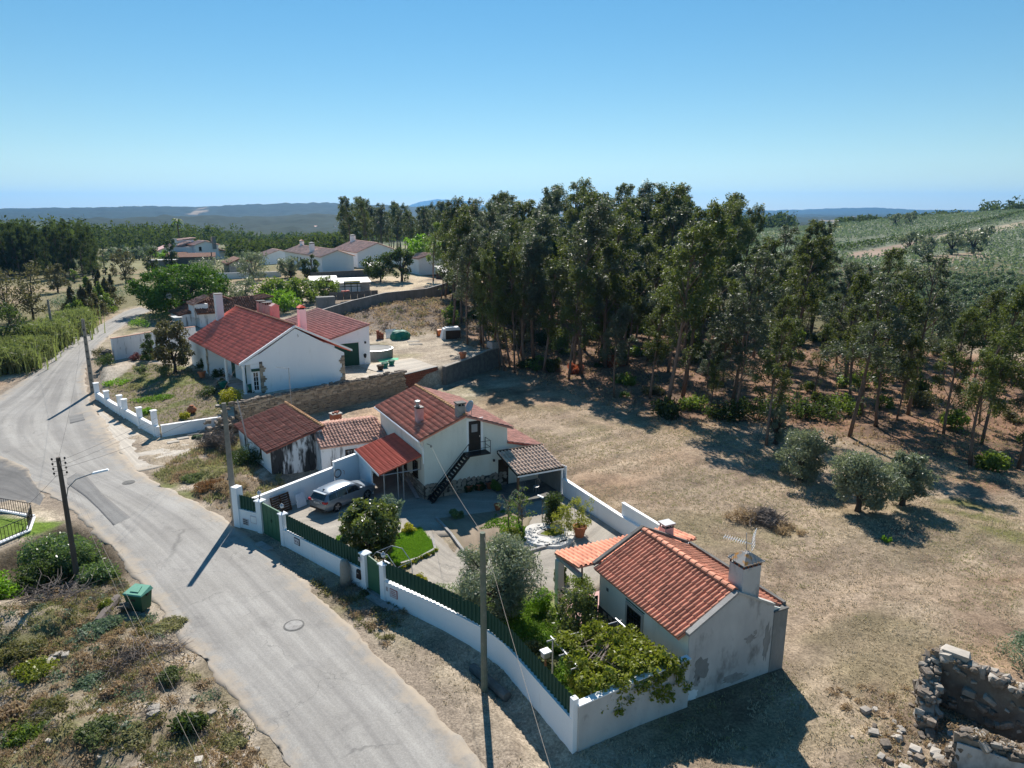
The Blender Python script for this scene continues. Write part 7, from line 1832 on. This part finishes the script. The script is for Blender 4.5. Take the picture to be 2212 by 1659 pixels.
x, y, z = GT(936, 606); T, Cn = euc(88, 13, 1.1, 'leaf_mid', .3, 1.9); plant('pine_tree', 'tall slim dark pine on the sand yard', 'tree', (x,y,z), Cn, T, (1.1,1.1,1), .3)
tree('bright lime green tree left of the tall slim pine', 905, 585, 4.3, 3.3, 6.8, 'leaf_bright', 75, .6, 80)
tree('bright lime green tree right of the tall slim pine', 972, 583, 4.8, 3.6, 7.2, 'leaf_bright', 76, .6, 90)
tree('pale grey olive under the lime green tree', 965, 598, 3.2, 2.3, 2.6, 'leaf_olive', 77, .4, name='olive_tree')
tree('brown green tree with loose crown beyond the road', 272, 612, 3.4, 4.3, 4.6, 'leaf_brownolive', 78, .4, 80)
tree('loose dark tree at the far left edge', 20, 700, 4.6, 4.6, 5.2, 'leaf_brownolive', 79, .4, 60, 40, hollow=.3)
tree('loose brownish tree with bare twigs left of the reeds', 72, 690, 4.4, 4.6, 5.4, 'leaf_brownolive', 80, .36, 55, 40, hollow=.3)
tree('greenish tree left of the grey scrub', 125, 632, 3.2, 3.2, 3.6, 'leaf_brownolive', 81, .38, 80)
tree('dark tree close behind the left reeds', 8, 765, 3.8, 3.4, 3.6, 'leaf_dark', 82, .35, 70, 34)
tree('small round dark tree in the dry left field', 206, 602, 1.9, 1.9, 2.3, 'leaf_dark', 83, .35, 60, 20)
tree('tiny round tree in the dry left field by the track', 228, 594, 1.0, 1.1, 1.5, 'leaf_dark', 84, .3, 40, 12)
tree('small leafy tree alone in the dry left field', 161, 612, 1.5, 1.7, 2.2, 'leaf_mid', 85, .3, 50, 14)
tree('dark tree left of the pale flat shed', 330, 590, 2.9, 3.6, 4.0, 'leaf_dark', 86, .45, 60)
tree('bright shrub tree next to the pinkish roofed house', 352, 574, 3.4, 2.6, 3.0, 'leaf_bright', 87, .5, 60)
tree('dark cypress like tree left of the far villa', 372, 578, 3.0, 4.4, 5.0, 'leaf_dark', 89, .5, 60)
tree('bright bush just behind the big pine', 388, 612, 3.0, 2.2, 2.4, 'leaf_bright', 90, .4, 60)
for k, (u, v) in enumerate(((245,560),(258,561),(272,563),(288,560),(301,562),(312,558),(330,556),(268,552),(292,551),(318,549),(345,548),(232,566),(405,556),(500,566),(520,572),(540,566),(565,560),(590,558))):
    x, y, z = GT(u, v); T, Cn = OV[k % 4]; plant('olive_tree', 'small olive in the far grove ' + ('right of the far villa' if u > 480 else 'close left of the far villa' if u > 325 else 'beyond the sandy track, left half' if u < 275 else 'beyond the sandy track, right half'), 'tree', (x,y,z), Cn, T, random.uniform(1.1,1.6), None, 'olives of the far left grove')
for k, (u, v) in enumerate(((160,655),(185,640),(205,650),(145,668),(225,628),(240,645))):
    bush('grey green scrub bush behind the reeds, ' + ('left one','middle one','right of the middle','lowest left one','close to the conifers','farthest right one')[k], u, v, 3.2, 2.4, 'leaf_sage', .32, .3, 16, 70, 640+k, group='grey scrub behind the reeds')
def palm(label, u, vb, h, s):
    m = MB(); cl = []
    x, y, z = GT(u, vb)
    r = thing('palm_tree', label, 'tree', (x, y, z)); MB().tube([(0,0,0),(.2,0,h*.5),(0,0,h)],[.35*s,.28*s,.3*s],7).build('trunk','bark_dark',r)
    for k in range(22):
        a = k*2.4; e = random.uniform(-.3,1.0); L = 2.6*s
        p = [(0,0,h)] + [(math.cos(a)*L*t*math.cos(e*.7), math.sin(a)*L*t*math.cos(e*.7), h+L*(t*math.sin(e)-.75*t*t)) for t in (.35,.7,1.0)]
        for q0, q1 in zip(p[:-1], p[1:]):
            w_ = .32*s; m.add([(q0[0]-math.sin(a)*w_,q0[1]+math.cos(a)*w_,q0[2]-.15),(q0[0],q0[1],q0[2]),(q1[0],q1[1],q1[2]),(q1[0]-math.sin(a)*w_*.7,q1[1]+math.cos(a)*w_*.7,q1[2]-.15)],[(0,1,2,3)])
            m.add([(q0[0]+math.sin(a)*w_,q0[1]-math.cos(a)*w_,q0[2]-.15),(q0[0],q0[1],q0[2]),(q1[0],q1[1],q1[2]),(q1[0]+math.sin(a)*w_*.7,q1[1]-math.cos(a)*w_*.7,q1[2]-.15)],[(0,1,2,3)])
    m.build('crown','leaf_mid',r)
palm('small dark palm standing above the wood behind the far villa', 391, 556, 15.5, 1.0)
# reeds and conifers along the road
def reed_mesh(seed, rx, h, n):
    r = np.random.RandomState(seed); N = n
    p = np.c_[r.normal(0, rx*.5, (N,2)), np.zeros(N)]; hh = h*r.uniform(.55,1.05,N); a = r.uniform(0,6.28,N); bend = r.uniform(.05,.35,N)*hh
    d = np.c_[np.cos(a), np.sin(a), np.zeros(N)]; w_ = .06 + .05*r.rand(N)
    s = np.c_[-np.sin(a+r.normal(0,1,N)), np.cos(a), np.zeros(N)]
    V = []
    for t in (0,.5,1):
        c = p + d*(bend*t*t)[:,None] + np.c_[np.zeros((N,2)), hh*t*(1-.12*t)]; wt = w_*(1-.8*t)
        V += [c - s*wt[:,None], c + s*wt[:,None]]
    v = np.stack(V,1).reshape(-1,3); b = np.arange(N)[:,None]*6
    f = np.concatenate([b+[0,1,3,2], b+[2,3,5,4]],0)
    # side leaves
    v2, f2 = cloud([(q[0],q[1],hz*.62,.35,.35,hz*.33,7) for q, hz in zip(p[:n//2], hh[:n//2])], .75, .13, seed, droop=.15, outward=.2)
    me = np_mesh('foliage', np.r_[v, v2], np.r_[f, f2+len(v)]); me.materials.append(MATS['leaf_reed']); return me
RVm = [reed_mesh(700+k, 2.2, 3.6, 420) for k in range(3)]
k = 0
for (u, v) in ((5,800),(22,792),(42,800),(55,778),(75,775),(88,762),(105,752),(30,770),(60,755),(125,742),(140,728),(158,722),(172,708),(150,705),(118,725),(90,735),(8,780),(-20,800)):
    x, y, z = GT(u, v)
    if poly_sd(ROADPOLY, x, y) > -1.2: x -= 2; y += 1.5
    o = bpy.data.objects.new('reed_clump', RVm[k % 3]); COL.objects.link(o); o.location = (x,y,float(terr0(x,y))-.1); o.rotation_euler = (0,0,random.uniform(0,6)); s = random.uniform(.8,1.15); o.scale = (s,s,s)
    tag(o, f"cane reed clump by the left road edge, {('nearest the viewer','near the left picture edge','beside the slim pole','just past the slim pole','towards the conifers')[min(4, int(max(0, y-95)//12))]}, {'at the verge' if u > 60 else 'set back'}", 'reeds', 'cane reeds along the left road edge'); k += 1
for k, (u, v, rx, h) in enumerate(((190,700,2.4,3.8),(205,690,2.6,4.2),(222,684,2.8,4.6),(240,675,2.6,4.0),(252,668,2.4,4.4),(180,690,2.2,4.2),(212,668,2.4,4.6),(238,655,2.2,4.8),(262,655,2.0,4.2))):
    x, y, z = GT(u, v); r_ = random.Random(800+k); cl = [(rx*.6*(1-t)*math.cos(a), rx*.6*(1-t)*math.sin(a), h*(.1+.85*t), .8*(1.1-t), .8*(1.1-t), .5, 90) for t, a in [(r_.random(), r_.uniform(0,6.28)) for _ in range(22)]]
    Cn = crown_mesh('crown', cl, .4, .3, 800+k, 'leaf_brownolive' if k % 3 else 'leaf_mid', droop=.2); Tm = trunk_mesh([([(0,0,0),(0,0,h*.8)],[.12,.03])],'bark_dark')
    plant('conifer', 'feathery olive green conifer by the far road, ' + ('first in the row from the reeds','second in the row','third in the row','tallest near the road bend','last in the row at the bend','short one behind the first','middle one of the back row','second in the back row','farthest in the back row')[k], 'tree', (x-1.6,y,z-.1), Cn, Tm, 1.35, None, 'conifers along the far road')
# ---- grass as one mass each
def tufts(name, P, mat, h, nb=5, seed=1, w_=.035):
    r = np.random.RandomState(seed); P = np.asarray(P); n = len(P); N = n*nb
    b = np.repeat(P, nb, 0) + np.c_[r.normal(0,.07,(N,2)), np.zeros(N)]
    hh = h*r.uniform(.4,1.25,N); a = r.uniform(0,6.28,N); l = hh*r.uniform(.2,.9,N)
    s = np.c_[-np.sin(a), np.cos(a), np.zeros(N)]*w_*r.uniform(.6,1.5,N)[:,None]
    t = b + np.c_[np.cos(a)*l, np.sin(a)*l, hh]
    v = np.stack([b-s, b+s, t],1).reshape(-1,3)
    me = np_mesh(name, v, np.arange(3*N).reshape(-1,3)); return tag(link(name, me, mat), kind='stuff')
def ground_pts(n, x0, x1, y0, y1, cond, seed):
    r = np.random.RandomState(seed); x, y = r.uniform(x0,x1,n), r.uniform(y0,y1,n); k = cond(x,y); x, y = x[k], y[k]
    return np.c_[x, y, terr(x,y)-.01]
BANK = [G(*q) for q in ((330,1040),(400,985),(520,925),(548,965),(600,1050),(560,1090),(508,1108),(420,1085))]
court_ok = lambda x, y: (poly_sd(COURT, x, y) < -.3) & (poly_sd(ROADPOLY, x, y) < -.4) & (poly_sd([(-18.9,51.2),(-15,53.8),(-20.2,60.8),(-24,58.6)], x, y) < 0)
# ---- garden of the white house
tree('weeping pepper tree in the white house garden', 378, 803, 2.7, 2.5, 3.6, 'leaf_brownolive', 91, .28, 150, 44, droop=.8, tr=.18)
tree('dark small tree against the stained white wall', 332, 775, 1.5, 1.5, 2.0, 'leaf_dark', 92, .25, 80, 22)
x0 = 0
for (u, v, rx, rz, mat, lb) in ((352,812,1.2,1.5,'leaf_laurel','glossy round shrub left of the pepper tree'),(308,815,.9,1.6,'leaf_weed','loose pale shrub left of the glossy round one'),(296,777,1.0,.9,'leaf_purple','purple leaved bush under the stained wall'),(318,777,.8,.8,'leaf_mid','small green bush between purple bush and dark tree'),(226,788,1.4,1.6,'leaf_dark','dark ivy heap over the rubble pier'),(215,770,1.2,1.3,'leaf_brownolive','brownish creeper heap by the road wall end'),(398,905,.55,.65,'leaf_yellow','small round yellowish bush near the plain low wall'),(318,893,.7,.6,'leaf_bright','low bright bush by the middle pier of the low wall'),(255,828,1.7,.5,'leaf_bright','low bright ground cover by the first piers'),(285,838,1.6,.4,'grass_olive','low straggling ground cover in the white house garden'),(325,862,1.8,.35,'grass_green','fresh grass mound in the white house garden'),(360,857,1.2,.3,'grass_green','fresh grass beside the rocks'),(440,800,.9,1.6,'leaf_dark','dark potted plant on the veranda'),(470,815,.9,1.2,'leaf_dark','dark shrub before the veranda pillar'),(450,850,1.2,.8,'leaf_dark','dark low shrubs in the veranda shade'),(300,708,2.0,1.6,'leaf_bright','light green bush between the road and the stained wall'),(335,702,2.4,2.2,'leaf_weed','grey green bush beside the old house'),(355,700,2.0,2.4,'leaf_mid','tangled green bush beside the old house wall'),(545,855,.5,.7,'leaf_dark','potted plant below the glazed door'),(480,836,.5,.9,'leaf_dark','potted plant at the veranda pillar'),(425,925,.6,.4,'leaf_sage','grey tuft plant near the plain low wall')):
    bush(lb, u, v, rx, rz, mat, .16, .45, 14, 80, 900+x0, name='shrub', cat='shrub'); x0 += 1
bush('bright yellow shrub at the corner of the white house', 500, 872, 1.35, 1.6, 'leaf_yellow', .14, .5, 26, 110, 977, z=1.7, name='shrub', cat='shrub')
# bank between outbuilding and road
for (u, v, rx, rz, mat, lb) in ((540,1012,1.5,1.6,'leaf_dark','dark rose bush along the outbuilding wall'),(515,1000,1.0,1.0,'leaf_dark','dark bush beside the square concrete pole'),(480,975,1.6,1.8,'twig','grey bare bramble tangle on the stone wall end'),(455,965,1.2,1.3,'twig_grey','bare twiggy bush at the end of the low wall'),(470,1030,1.6,.5,'grass_olive','tall olive grass on the bank left of the pole'),(430,1035,1.4,.4,'leaf_weed','weedy grass on the bank above the road'),(455,1060,1.4,.4,'leaf_rusty','rust coloured weeds on the bank above the road'),(400,1030,1.0,.4,'leaf_dry','dry weeds at the edge of the concrete driveway'),(500,1070,1.3,.5,'leaf_dry','dry straw weeds left of the tall end pier')):
    bush(lb, u, v, rx, rz, mat, .22 if 'twig' not in mat else .5, .2 if 'twig' not in mat else .05, 16, 120, 950+x0, name='shrub', cat='shrub'); x0 += 1
tufts('bank_weeds', ground_pts(9000, -32, -17, 42, 62, lambda x, y: court_ok(x,y) & (poly_sd(BANK,x,y) > -.6) & (fbm(x,y,1.6,3) > -.05), 21), 'grass_olive', .26, 5, 21, .03)
tufts('bank_dry_weeds', ground_pts(7000, -32, -17, 42, 62, lambda x, y: court_ok(x,y) & (poly_sd(BANK,x,y) > -.6) & (fbm(x+5,y,1.6,3) > .0), 22), 'leaf_dry', .24, 5, 22, .03)
# ---- garden behind the road wall
T, Cn = round_tree(95, 2.05, 1.6, 2.35, 76, 130, .24, .42, 'leaf_loquat', tr=.11, hollow=.5, cs=.36)
x, y = G(803, 1219); plant('loquat_tree', 'large leaved loquat tree with a dense round crown above the green fence', 'tree', (x, y, 0), Cn, T, 1, 0)
T, Cn = round_tree(96, .95, 1.0, 2.4, 26, 90, .16, .25, 'leaf_sage', tr=.06); x, y = G(845, 1182); plant('olive_tree', 'grey green young tree behind the loquat', 'tree', (x, y, 0), Cn, T, 1, 0)
T, Cn = round_tree(97, 2.55, 1.75, 2.55, 84, 300, .17, .26, 'leaf_olive', tr=.14, limbs=9, hollow=.4, cs=.38)
x, y = G(1075, 1335); plant('olive_tree', 'wide silvery olive tree in the garden behind the mossy pole', 'tree', (x, y, 0), Cn, T, 1, 0)
T, Cn = round_tree(98, 1.7, 1.6, 1.6, 60, 85, .13, .5, 'leaf_loquat', tr=.05, hollow=.2, limbs=10, bark='twig')
x, y = G(1245, 1395); plant('pear_tree', 'loose twiggy pear tree in front of the cottage', 'tree', (x, y, 0), Cn, T, (1,1,1.05), 0)
def thin_tree(label, u, v, h, seed, mat, n=14):
    r_ = random.Random(seed); cl = []; pr = [([(0,0,0),(.03,.02,h*.5),(0,0,h*.8)],[.05,.04,.02])]
    for i in range(n):
        a = r_.uniform(0,6.28); q = r_.uniform(.5,1); d = .75*r_.random()+.1; x, y, z = d*math.cos(a), d*math.sin(a), h*q+.2*d
        cl.append((x,y,z,.2,.2,.18,20)); pr.append(([(0,0,h*q*.75),(x*.6,y*.6,z+.05),(x,y,z)],[.022,.015,.006]))
    x, y = G(u, v); plant('young_tree', label, 'tree', (x,y,0), crown_mesh('crown', cl, .11, .45, seed, mat), trunk_mesh(pr,'twig_grey',5), 1, 0)
thin_tree('thin young fruit tree with drooping twigs in the garden middle', 1098, 1140, 2.3, 41, 'leaf_sage', 22)
thin_tree('thin young fruit tree with few green leaves', 1120, 1132, 2.5, 42, 'leaf_mid', 16)
thin_tree('thin young fruit tree right of the other two', 1127, 1152, 2.2, 43, 'leaf_mid', 16)
r_ = random.Random(5); cl = [(.45*math.cos(a)*d, .45*math.sin(a)*d, z, .42, .42, .4, 130) for a, d, z in [(r_.uniform(0,6.28), r_.random(), r_.uniform(.35,1.9)) for _ in range(34)]]
x, y = G(1192, 1134); plant('thuja', 'clipped dark green thuja column on the lawn', 'shrub', (x,y,0), crown_mesh('crown', cl, .12, .4, 5, 'leaf_dark'), trunk_mesh([([(0,0,0),(0,0,1)],[.06,.04])],'bark_dark'), 1.08, 0)
for (u, v, rx, rz, mat, lb, sz) in ((1170,1318,.75,1.25,'leaf_bright','round bright green bush left of the pear tree',.1),(985,1118,.55,.65,'leaf_laurel','round flowering shrub at the corner of the shaded bed',.1),(882,1148,.5,.55,'leaf_yellow','dark yellow flower clump at the lawn corner',.1),(908,1258,.5,.45,'leaf_yellow','yellow green bush just behind the green fence',.09),(738,1170,.4,.4,'leaf_bright','small light plant behind the fence left of the loquat',.09),(1130,1375,1.25,.7,'grass_green','lush low green patch along the curving fence',.12),(1095,1320,.9,.6,'grass_green','green tuft under the garden olive',.1),(1185,1400,.9,.5,'grass_green','green ground cover between fence and pear tree',.1),(1160,1430,.7,1.0,'leaf_weed','tall pale weeds leaning on the green fence',.14),(1235,1450,1.0,.5,'grass_green','feathery green plants near the bird box',.12),(1108,1158,.8,.4,'leaf_vine','yellow green flower bed under the thin trees',.1),(1070,1060,.5,.9,'leaf_mid','leafy plant against the stone plinth',.11),(1036,1058,.5,.8,'leaf_dark','potted plant in the middle of the plinth pots',.11),(1012,1060,.5,.8,'leaf_dark','potted plant left in the plinth pots',.11),(1212,1262,.5,1.2,'leaf_dark','climbing dark foliage beside the veranda pillar',.1),(1255,1290,.9,1.5,'leaf_mid','leafy climber in front of the veranda gate',.1),(1100,1285,.5,.7,'leaf_loquat','brownish bush on the path right of the olive',.1)):
    bush(lb, u, v, rx, rz, mat, sz, .45, 16, 150, 1100+x0, name='shrub', cat='shrub', z=.05); x0 += 1
for (u, v, h, s, lb) in ((1250,1155,1.9,1.0,'yellow bamboo growing from the large terracotta pot'),(1218,1165,1.5,.9,'yellow green bamboo clump beside the pond')):
    r_ = random.Random(int(u)); cl = [(.45*s*r_.gauss(0,.7), .45*s*r_.gauss(0,.7), .5+h*r_.random(), .22,.22,.3, 60) for _ in range(26)]
    x, y = G(u, v); plant('bamboo', lb, 'plant', (x,y,.15), crown_mesh('foliage', cl, .17, .2, int(u), 'leaf_bamboo', droop=.4), trunk_mesh([([(.1*k-.2,.07*(k%3),0),(.16*k-.3,.1*(k%3),h*.9)],[.02,.01]) for k in range(5)],'leaf_bamboo',4), 1, 0, crown_name='foliage', trunk_name='stem')
for k in range(13):
    t = k/12; u, v = (872+t*70, 1226-t*34) if t < .99 else (944,1188)
    bush(f"small {'green' if k % 3 else 'yellowish'} edging plant along the bright lawn, {'gate end' if k < 4 else 'middle' if k < 9 else 'far corner'} of the row", u, v, .2, .28, 'leaf_mid' if k % 3 else 'leaf_yellow', .08, .45, 6, 45, 1700+k, name='edging_plant', cat='plant', group='edging plants along the lawn', z=.06)
# grape vine over the pergola
r_ = random.Random(9); cl = []
for i in range(170):
    x, y = r_.uniform(-2.0,1.9), r_.uniform(-1.6,1.9)
    if x < -.2 and y > -.3 and r_.random() < .75: continue
    if x > .9 and y > 1.0: continue
    cl.append((x, y, 2.25+r_.uniform(-.15,.28), .34,.34,.2, 70))
for i in range(64):
    x = r_.uniform(-1.6,2.6); cl.append((x, -1.72+r_.uniform(-.25,.1), 2.25-1.35*r_.random()**1.6, .26,.22,.3, 40))
for i in range(16): cl.append((-1.9+r_.uniform(-.2,.2), r_.uniform(-1.6,.5), r_.uniform(1.2,2.2), .2,.25,.3, 30))
pr = [([(1.5,2,0),(1.4,1.9,1.2),(1.2,1.4,2.2)],[.07,.06,.04])] + [([(1.2,1.4,2.2),(r_.uniform(-1.5,2),r_.uniform(-1,1),2.3),(r_.uniform(-2,2),r_.uniform(-1.5,2),2.25)],[.035,.025,.01]) for _ in range(14)]
plant('grape_vine', 'yellow green grape vine spreading over the pergola and grey wall', 'vine', (4.1,25.9,0), crown_mesh('foliage', cl, .135, .75, 9, 'leaf_vine'), trunk_mesh(pr,'twig'), 1, R(25), crown_name='foliage', trunk_name='stem')
# left foreground
for (u, v, rx, rz, mat, lb, sz) in ((112,1200,1.7,2.9,'leaf_laurel','large laurel bush left of the lamp pole',.17),(165,1212,1.5,2.7,'leaf_laurel','laurel bush right behind the lamp pole',.17),(208,1248,1.25,2.2,'leaf_laurel','lower laurel bush at the road side of the lamp pole',.16),(80,1250,1.4,2.4,'leaf_dark','dark shaded bush below the laurels',.18),(15,1265,1.3,1.1,'leaf_bright','bright leafy branch bush at the left edge',.2),(-10,1290,1.2,1.4,'leaf_bright','bright young tree cut by the left edge',.2),(195,1385,.95,.35,'leaf_sage','sage green ground plants left of the green bin',.13),(235,1360,.7,.3,'leaf_sage','sage green weeds beside the broken plank',.12),(55,1425,1.0,.4,'leaf_scrub','yellow green bramble on the bank, upper patch',.13),(75,1470,.9,.4,'leaf_vine','yellow bramble on the bank below the pale stones',.13),(20,1450,.9,.5,'leaf_scrub','yellowish bramble at the left edge of the bank',.13),(175,1480,1.0,.3,'leaf_sage','pale sage weeds in the middle of the bank',.12),(408,1600,.75,.7,'leaf_dark','dark green broom like bush near the road edge',.16),(370,1480,.6,.4,'leaf_weed','green weeds right of the brush pile',.13),(255,1500,.7,.4,'leaf_dry','brown dry weeds below the brush pile',.14),(100,1560,.9,.35,'leaf_scrub','weedy green patch low on the bank',.13),(60,1620,.9,.4,'leaf_mid','fresh green bramble at the lower left corner',.13),(220,1620,.9,.35,'leaf_weed','grey green weeds near the bottom edge',.13),(15,1560,.9,.6,'leaf_dry','tall dry straw weeds at the left edge',.2),(300,1620,.7,.3,'grass_olive','olive green tuft at the bottom edge',.13),(330,1370,.7,.3,'grass_olive','grassy mound right of the green bin shadow',.12),(230,1322,.4,.5,'leaf_vine','small yellow green bush by the log',.1),(500,1610,.7,.25,'grass_olive','low olive grass by the road edge',.12),(370,1350,.8,.25,'grass_olive','short grass beside the road by the bin',.1)):
    bush(lb, u, v, rx, rz, mat, sz, .42, 52 if mat == 'leaf_laurel' else 22, 190 if mat == 'leaf_laurel' else 130, 1300+x0, name='shrub', cat='shrub'); x0 += 1
r_ = random.Random(77)
for nm, mt, nn, th0 in (('dry_scrub','leaf_dry',330,-.1),('olive_scrub','leaf_scrub',260,-.05),('sage_scrub','leaf_sage',110,.0),('bare_twigs','twig_grey',150,-.1)):
    cl = []
    while len(cl) < nn:
        x, y = r_.uniform(-25,-5.5), r_.uniform(16.5,36)
        if poly_sd(ROADPOLY, x, y) > -.35 or fbm(x+nn, y, 2.0, 3) < th0: continue
        s_ = r_.uniform(.12,.38); cl.append((x, y, tz(x,y)+s_*.35, s_*1.3, s_*1.3, s_*.7, int(60*s_/.25)+14))
    o = link(nm, crown_mesh(nm, cl, .13 if mt != 'twig_grey' else .3, .35 if mt != 'twig_grey' else .05, nn, mt), None); tag(o, kind='stuff')
for nm, mt, nn in (('mound_scrub','leaf_dry',190),('mound_twigs','twig',150),('mound_weeds','leaf_scrub',70)):
    cl = []
    while len(cl) < nn:
        x, y = r_.gauss(-14,8), r_.gauss(122,10)
        if math.exp(-((x+15)/15)**2-((y-124)/17)**2) < .2: continue
        s_ = r_.uniform(.3,1.0); cl.append((x, y, float(terr0(x,y))+s_*.25, s_*1.5, s_*1.3, s_*.6, int(50*s_)+12))
    tag(link(nm, crown_mesh(nm, cl, .4, .22, nn, mt), None), kind='stuff')
cl = []
while len(cl) < 150:
    x, y = r_.uniform(13.5,21), r_.uniform(19.5,26.5)
    s_ = r_.uniform(.12,.3); cl.append((x, y, tz(x,y)+s_*.3+(0), s_*1.3, s_*1.3, s_*.7, 50))
for P_, h_ in (([(17.6,26.0),(19.1,24.0),(21.0,21.6)],2.25),([(16.3,22.3),(18.2,21.2),(20.4,19.8)],1.5)):
    for x, y in resample(P_, 26): cl.append((x+r_.gauss(0,.08), y+r_.gauss(0,.08), h_+.05, .28,.28,.12,60))
tag(link('ruin_scrub', crown_mesh('ruin_scrub', cl, .13, .3, 5, 'leaf_dry'), None), kind='stuff')
def brush(label, u, v, rx, h, n, mat, seed):
    r_ = random.Random(seed); m = MB(); x, y, z = GT(u, v)
    for i in range(n):
        a, b = r_.uniform(0,6.28), r_.uniform(-.5,.9); d = rx*math.sqrt(r_.random()); L = r_.uniform(.4,1.0)*rx
        p = (d*math.cos(r_.uniform(0,6.28)), d*math.sin(r_.uniform(0,6.28)), h*r_.random()*(1-.6*d/rx)); q = (p[0]+L*.5*math.cos(a), p[1]+L*.5*math.sin(a), max(.02,p[2]+L*.35*b)); e = (q[0]+L*.5*math.cos(a+.5), q[1]+L*.5*math.sin(a+.5), max(.02,q[2]+L*.3*b-.1))
        m.tube([p,q,e],[.02,.014,.006],3,False)
    o = m.build('brush_pile', mat); o.location = (x,y,z); tag(o, label, 'brush')
brush('heap of cut dark branches on the bank at the lower left', 312, 1432, 1.35, .6, 420, 'twig', 3)
brush('grey brambles and bare twigs below the laurel bushes', 105, 1300, 1.6, .8, 260, 'twig_grey', 4)
brush('bare grey twigs standing out of the dead brush in the field', 1650, 1122, 1.1, 1.0, 160, 'twig_grey', 6)
road_out = lambda x, y, m=.4: poly_sd(ROADPOLY, x, y) < -m
court_out = lambda x, y: poly_sd(COURT, x, y) < -.25
field = lambda x, y: court_out(x,y) & road_out(x,y) & (x > 2.6 - (y-23)*.17) & (x/np.maximum(y,1) < .8) & (x > -2)
tufts('dry_grass', ground_pts(46000, -2, 46, 20, 72, lambda x, y: field(x,y) & (poly_sd(FOREST,x,y) < 1) & (fbm(x,y,3,2) > -.18), 1), 'straw', .10, 6, 1, .022)
tufts('field_grass', ground_pts(26000, -2, 46, 20, 64, lambda x, y: field(x,y) & (fbm(x+9,y,4,3) > .05), 2), 'grass_olive', .085, 5, 2, .022)
tufts('leaf_litter', ground_pts(9000, -10, 60, 56, 120, lambda x, y: poly_sd(FOREST,x,y) > -2, 3), 'leaf_dry', .25, 4, 3, .07)
verge = lambda x, y: court_out(x,y) & road_out(x,y,.5) & (x < 3) & (poly_sd(HOLE,x,y) < 0) & (y < 62) & (x > -34)
tufts('verge_grass', ground_pts(20000, -30, 3, 18, 60, lambda x, y: verge(x,y) & (fbm(x,y,2.2,2) > .0), 4), 'straw', .09, 5, 4, .022)
tufts('bank_grass', ground_pts(26000, -24, -5, 16, 36, lambda x, y: verge(x,y) & (x < -6) & (fbm(x,y+30,1.7,3) > .0), 5), 'grass_olive', .14, 5, 5, .022)
tufts('bank_straw', ground_pts(22000, -24, -5, 16, 36, lambda x, y: verge(x,y) & (x < -6) & (fbm(x,y,1.8,2) > .02), 6), 'leaf_dry', .15, 5, 6, .022)
tufts('slope_grass', ground_pts(7000, -30, 6, 100, 150, lambda x, y: np.exp(-((x+15)/15)**2-((y-124)/17)**2) > .25, 7), 'leaf_dry', .2, 4, 7, .03)
tufts('garden_grass', ground_pts(16000, -5, 5, 24, 40, lambda x, y: (poly_sd(GARDEN,x,y) > 0) & (fbm(x,y,1.6,2) > -.12), 8), 'grass_green', .12, 5, 8)
tufts('terrace_grass', ground_pts(4500, -46, -26, 60, 84, lambda x, y: poly_sd([(-44,74),(-32.2,62),(-28.4,65.2),(-27.5,67),(-33,74),(-38,82),(-46,86)],x,y) > 0, 9), 'grass_olive', .16, 5, 9)
BED = [G(*p) for p in ((1030,1150),(1085,1104),(1150,1120),(1130,1195),(1050,1190))]
tufts('bed_grass', ground_pts(9000, -5, 4, 36, 48, lambda x, y: (poly_sd(BED,x,y) > 0) & (fbm(x,y,1.2,2) > -.08), 12) + np.array([0,0,.08]), 'grass_green', .11, 5, 12)
LAWN = [G(*p) for p in ((848,1160),(908,1142),(944,1190),(868,1228),(830,1200))]
r_ = np.random.RandomState(4); x = r_.uniform(-8,-3,24000); y = r_.uniform(36,44,24000); k = poly_sd(LAWN,x,y) > 0
sheet('lawn', ([G(*p) for p in ((828,1202),(846,1160),(880,1150))],[G(*p) for p in ((868,1230),(946,1190),(908,1141))]), 'lawn_green', .075, px=False, n=20, m=16)
tufts('lawn_grass', np.c_[x[k], y[k], np.full(k.sum(), .07)], 'lawn_green', .08, 4, 10, .025)
LW2 = [(-33,44.4),(-23.4,43.9),(-26,41),(-29,38),(-31.5,35.5),(-33,36)]
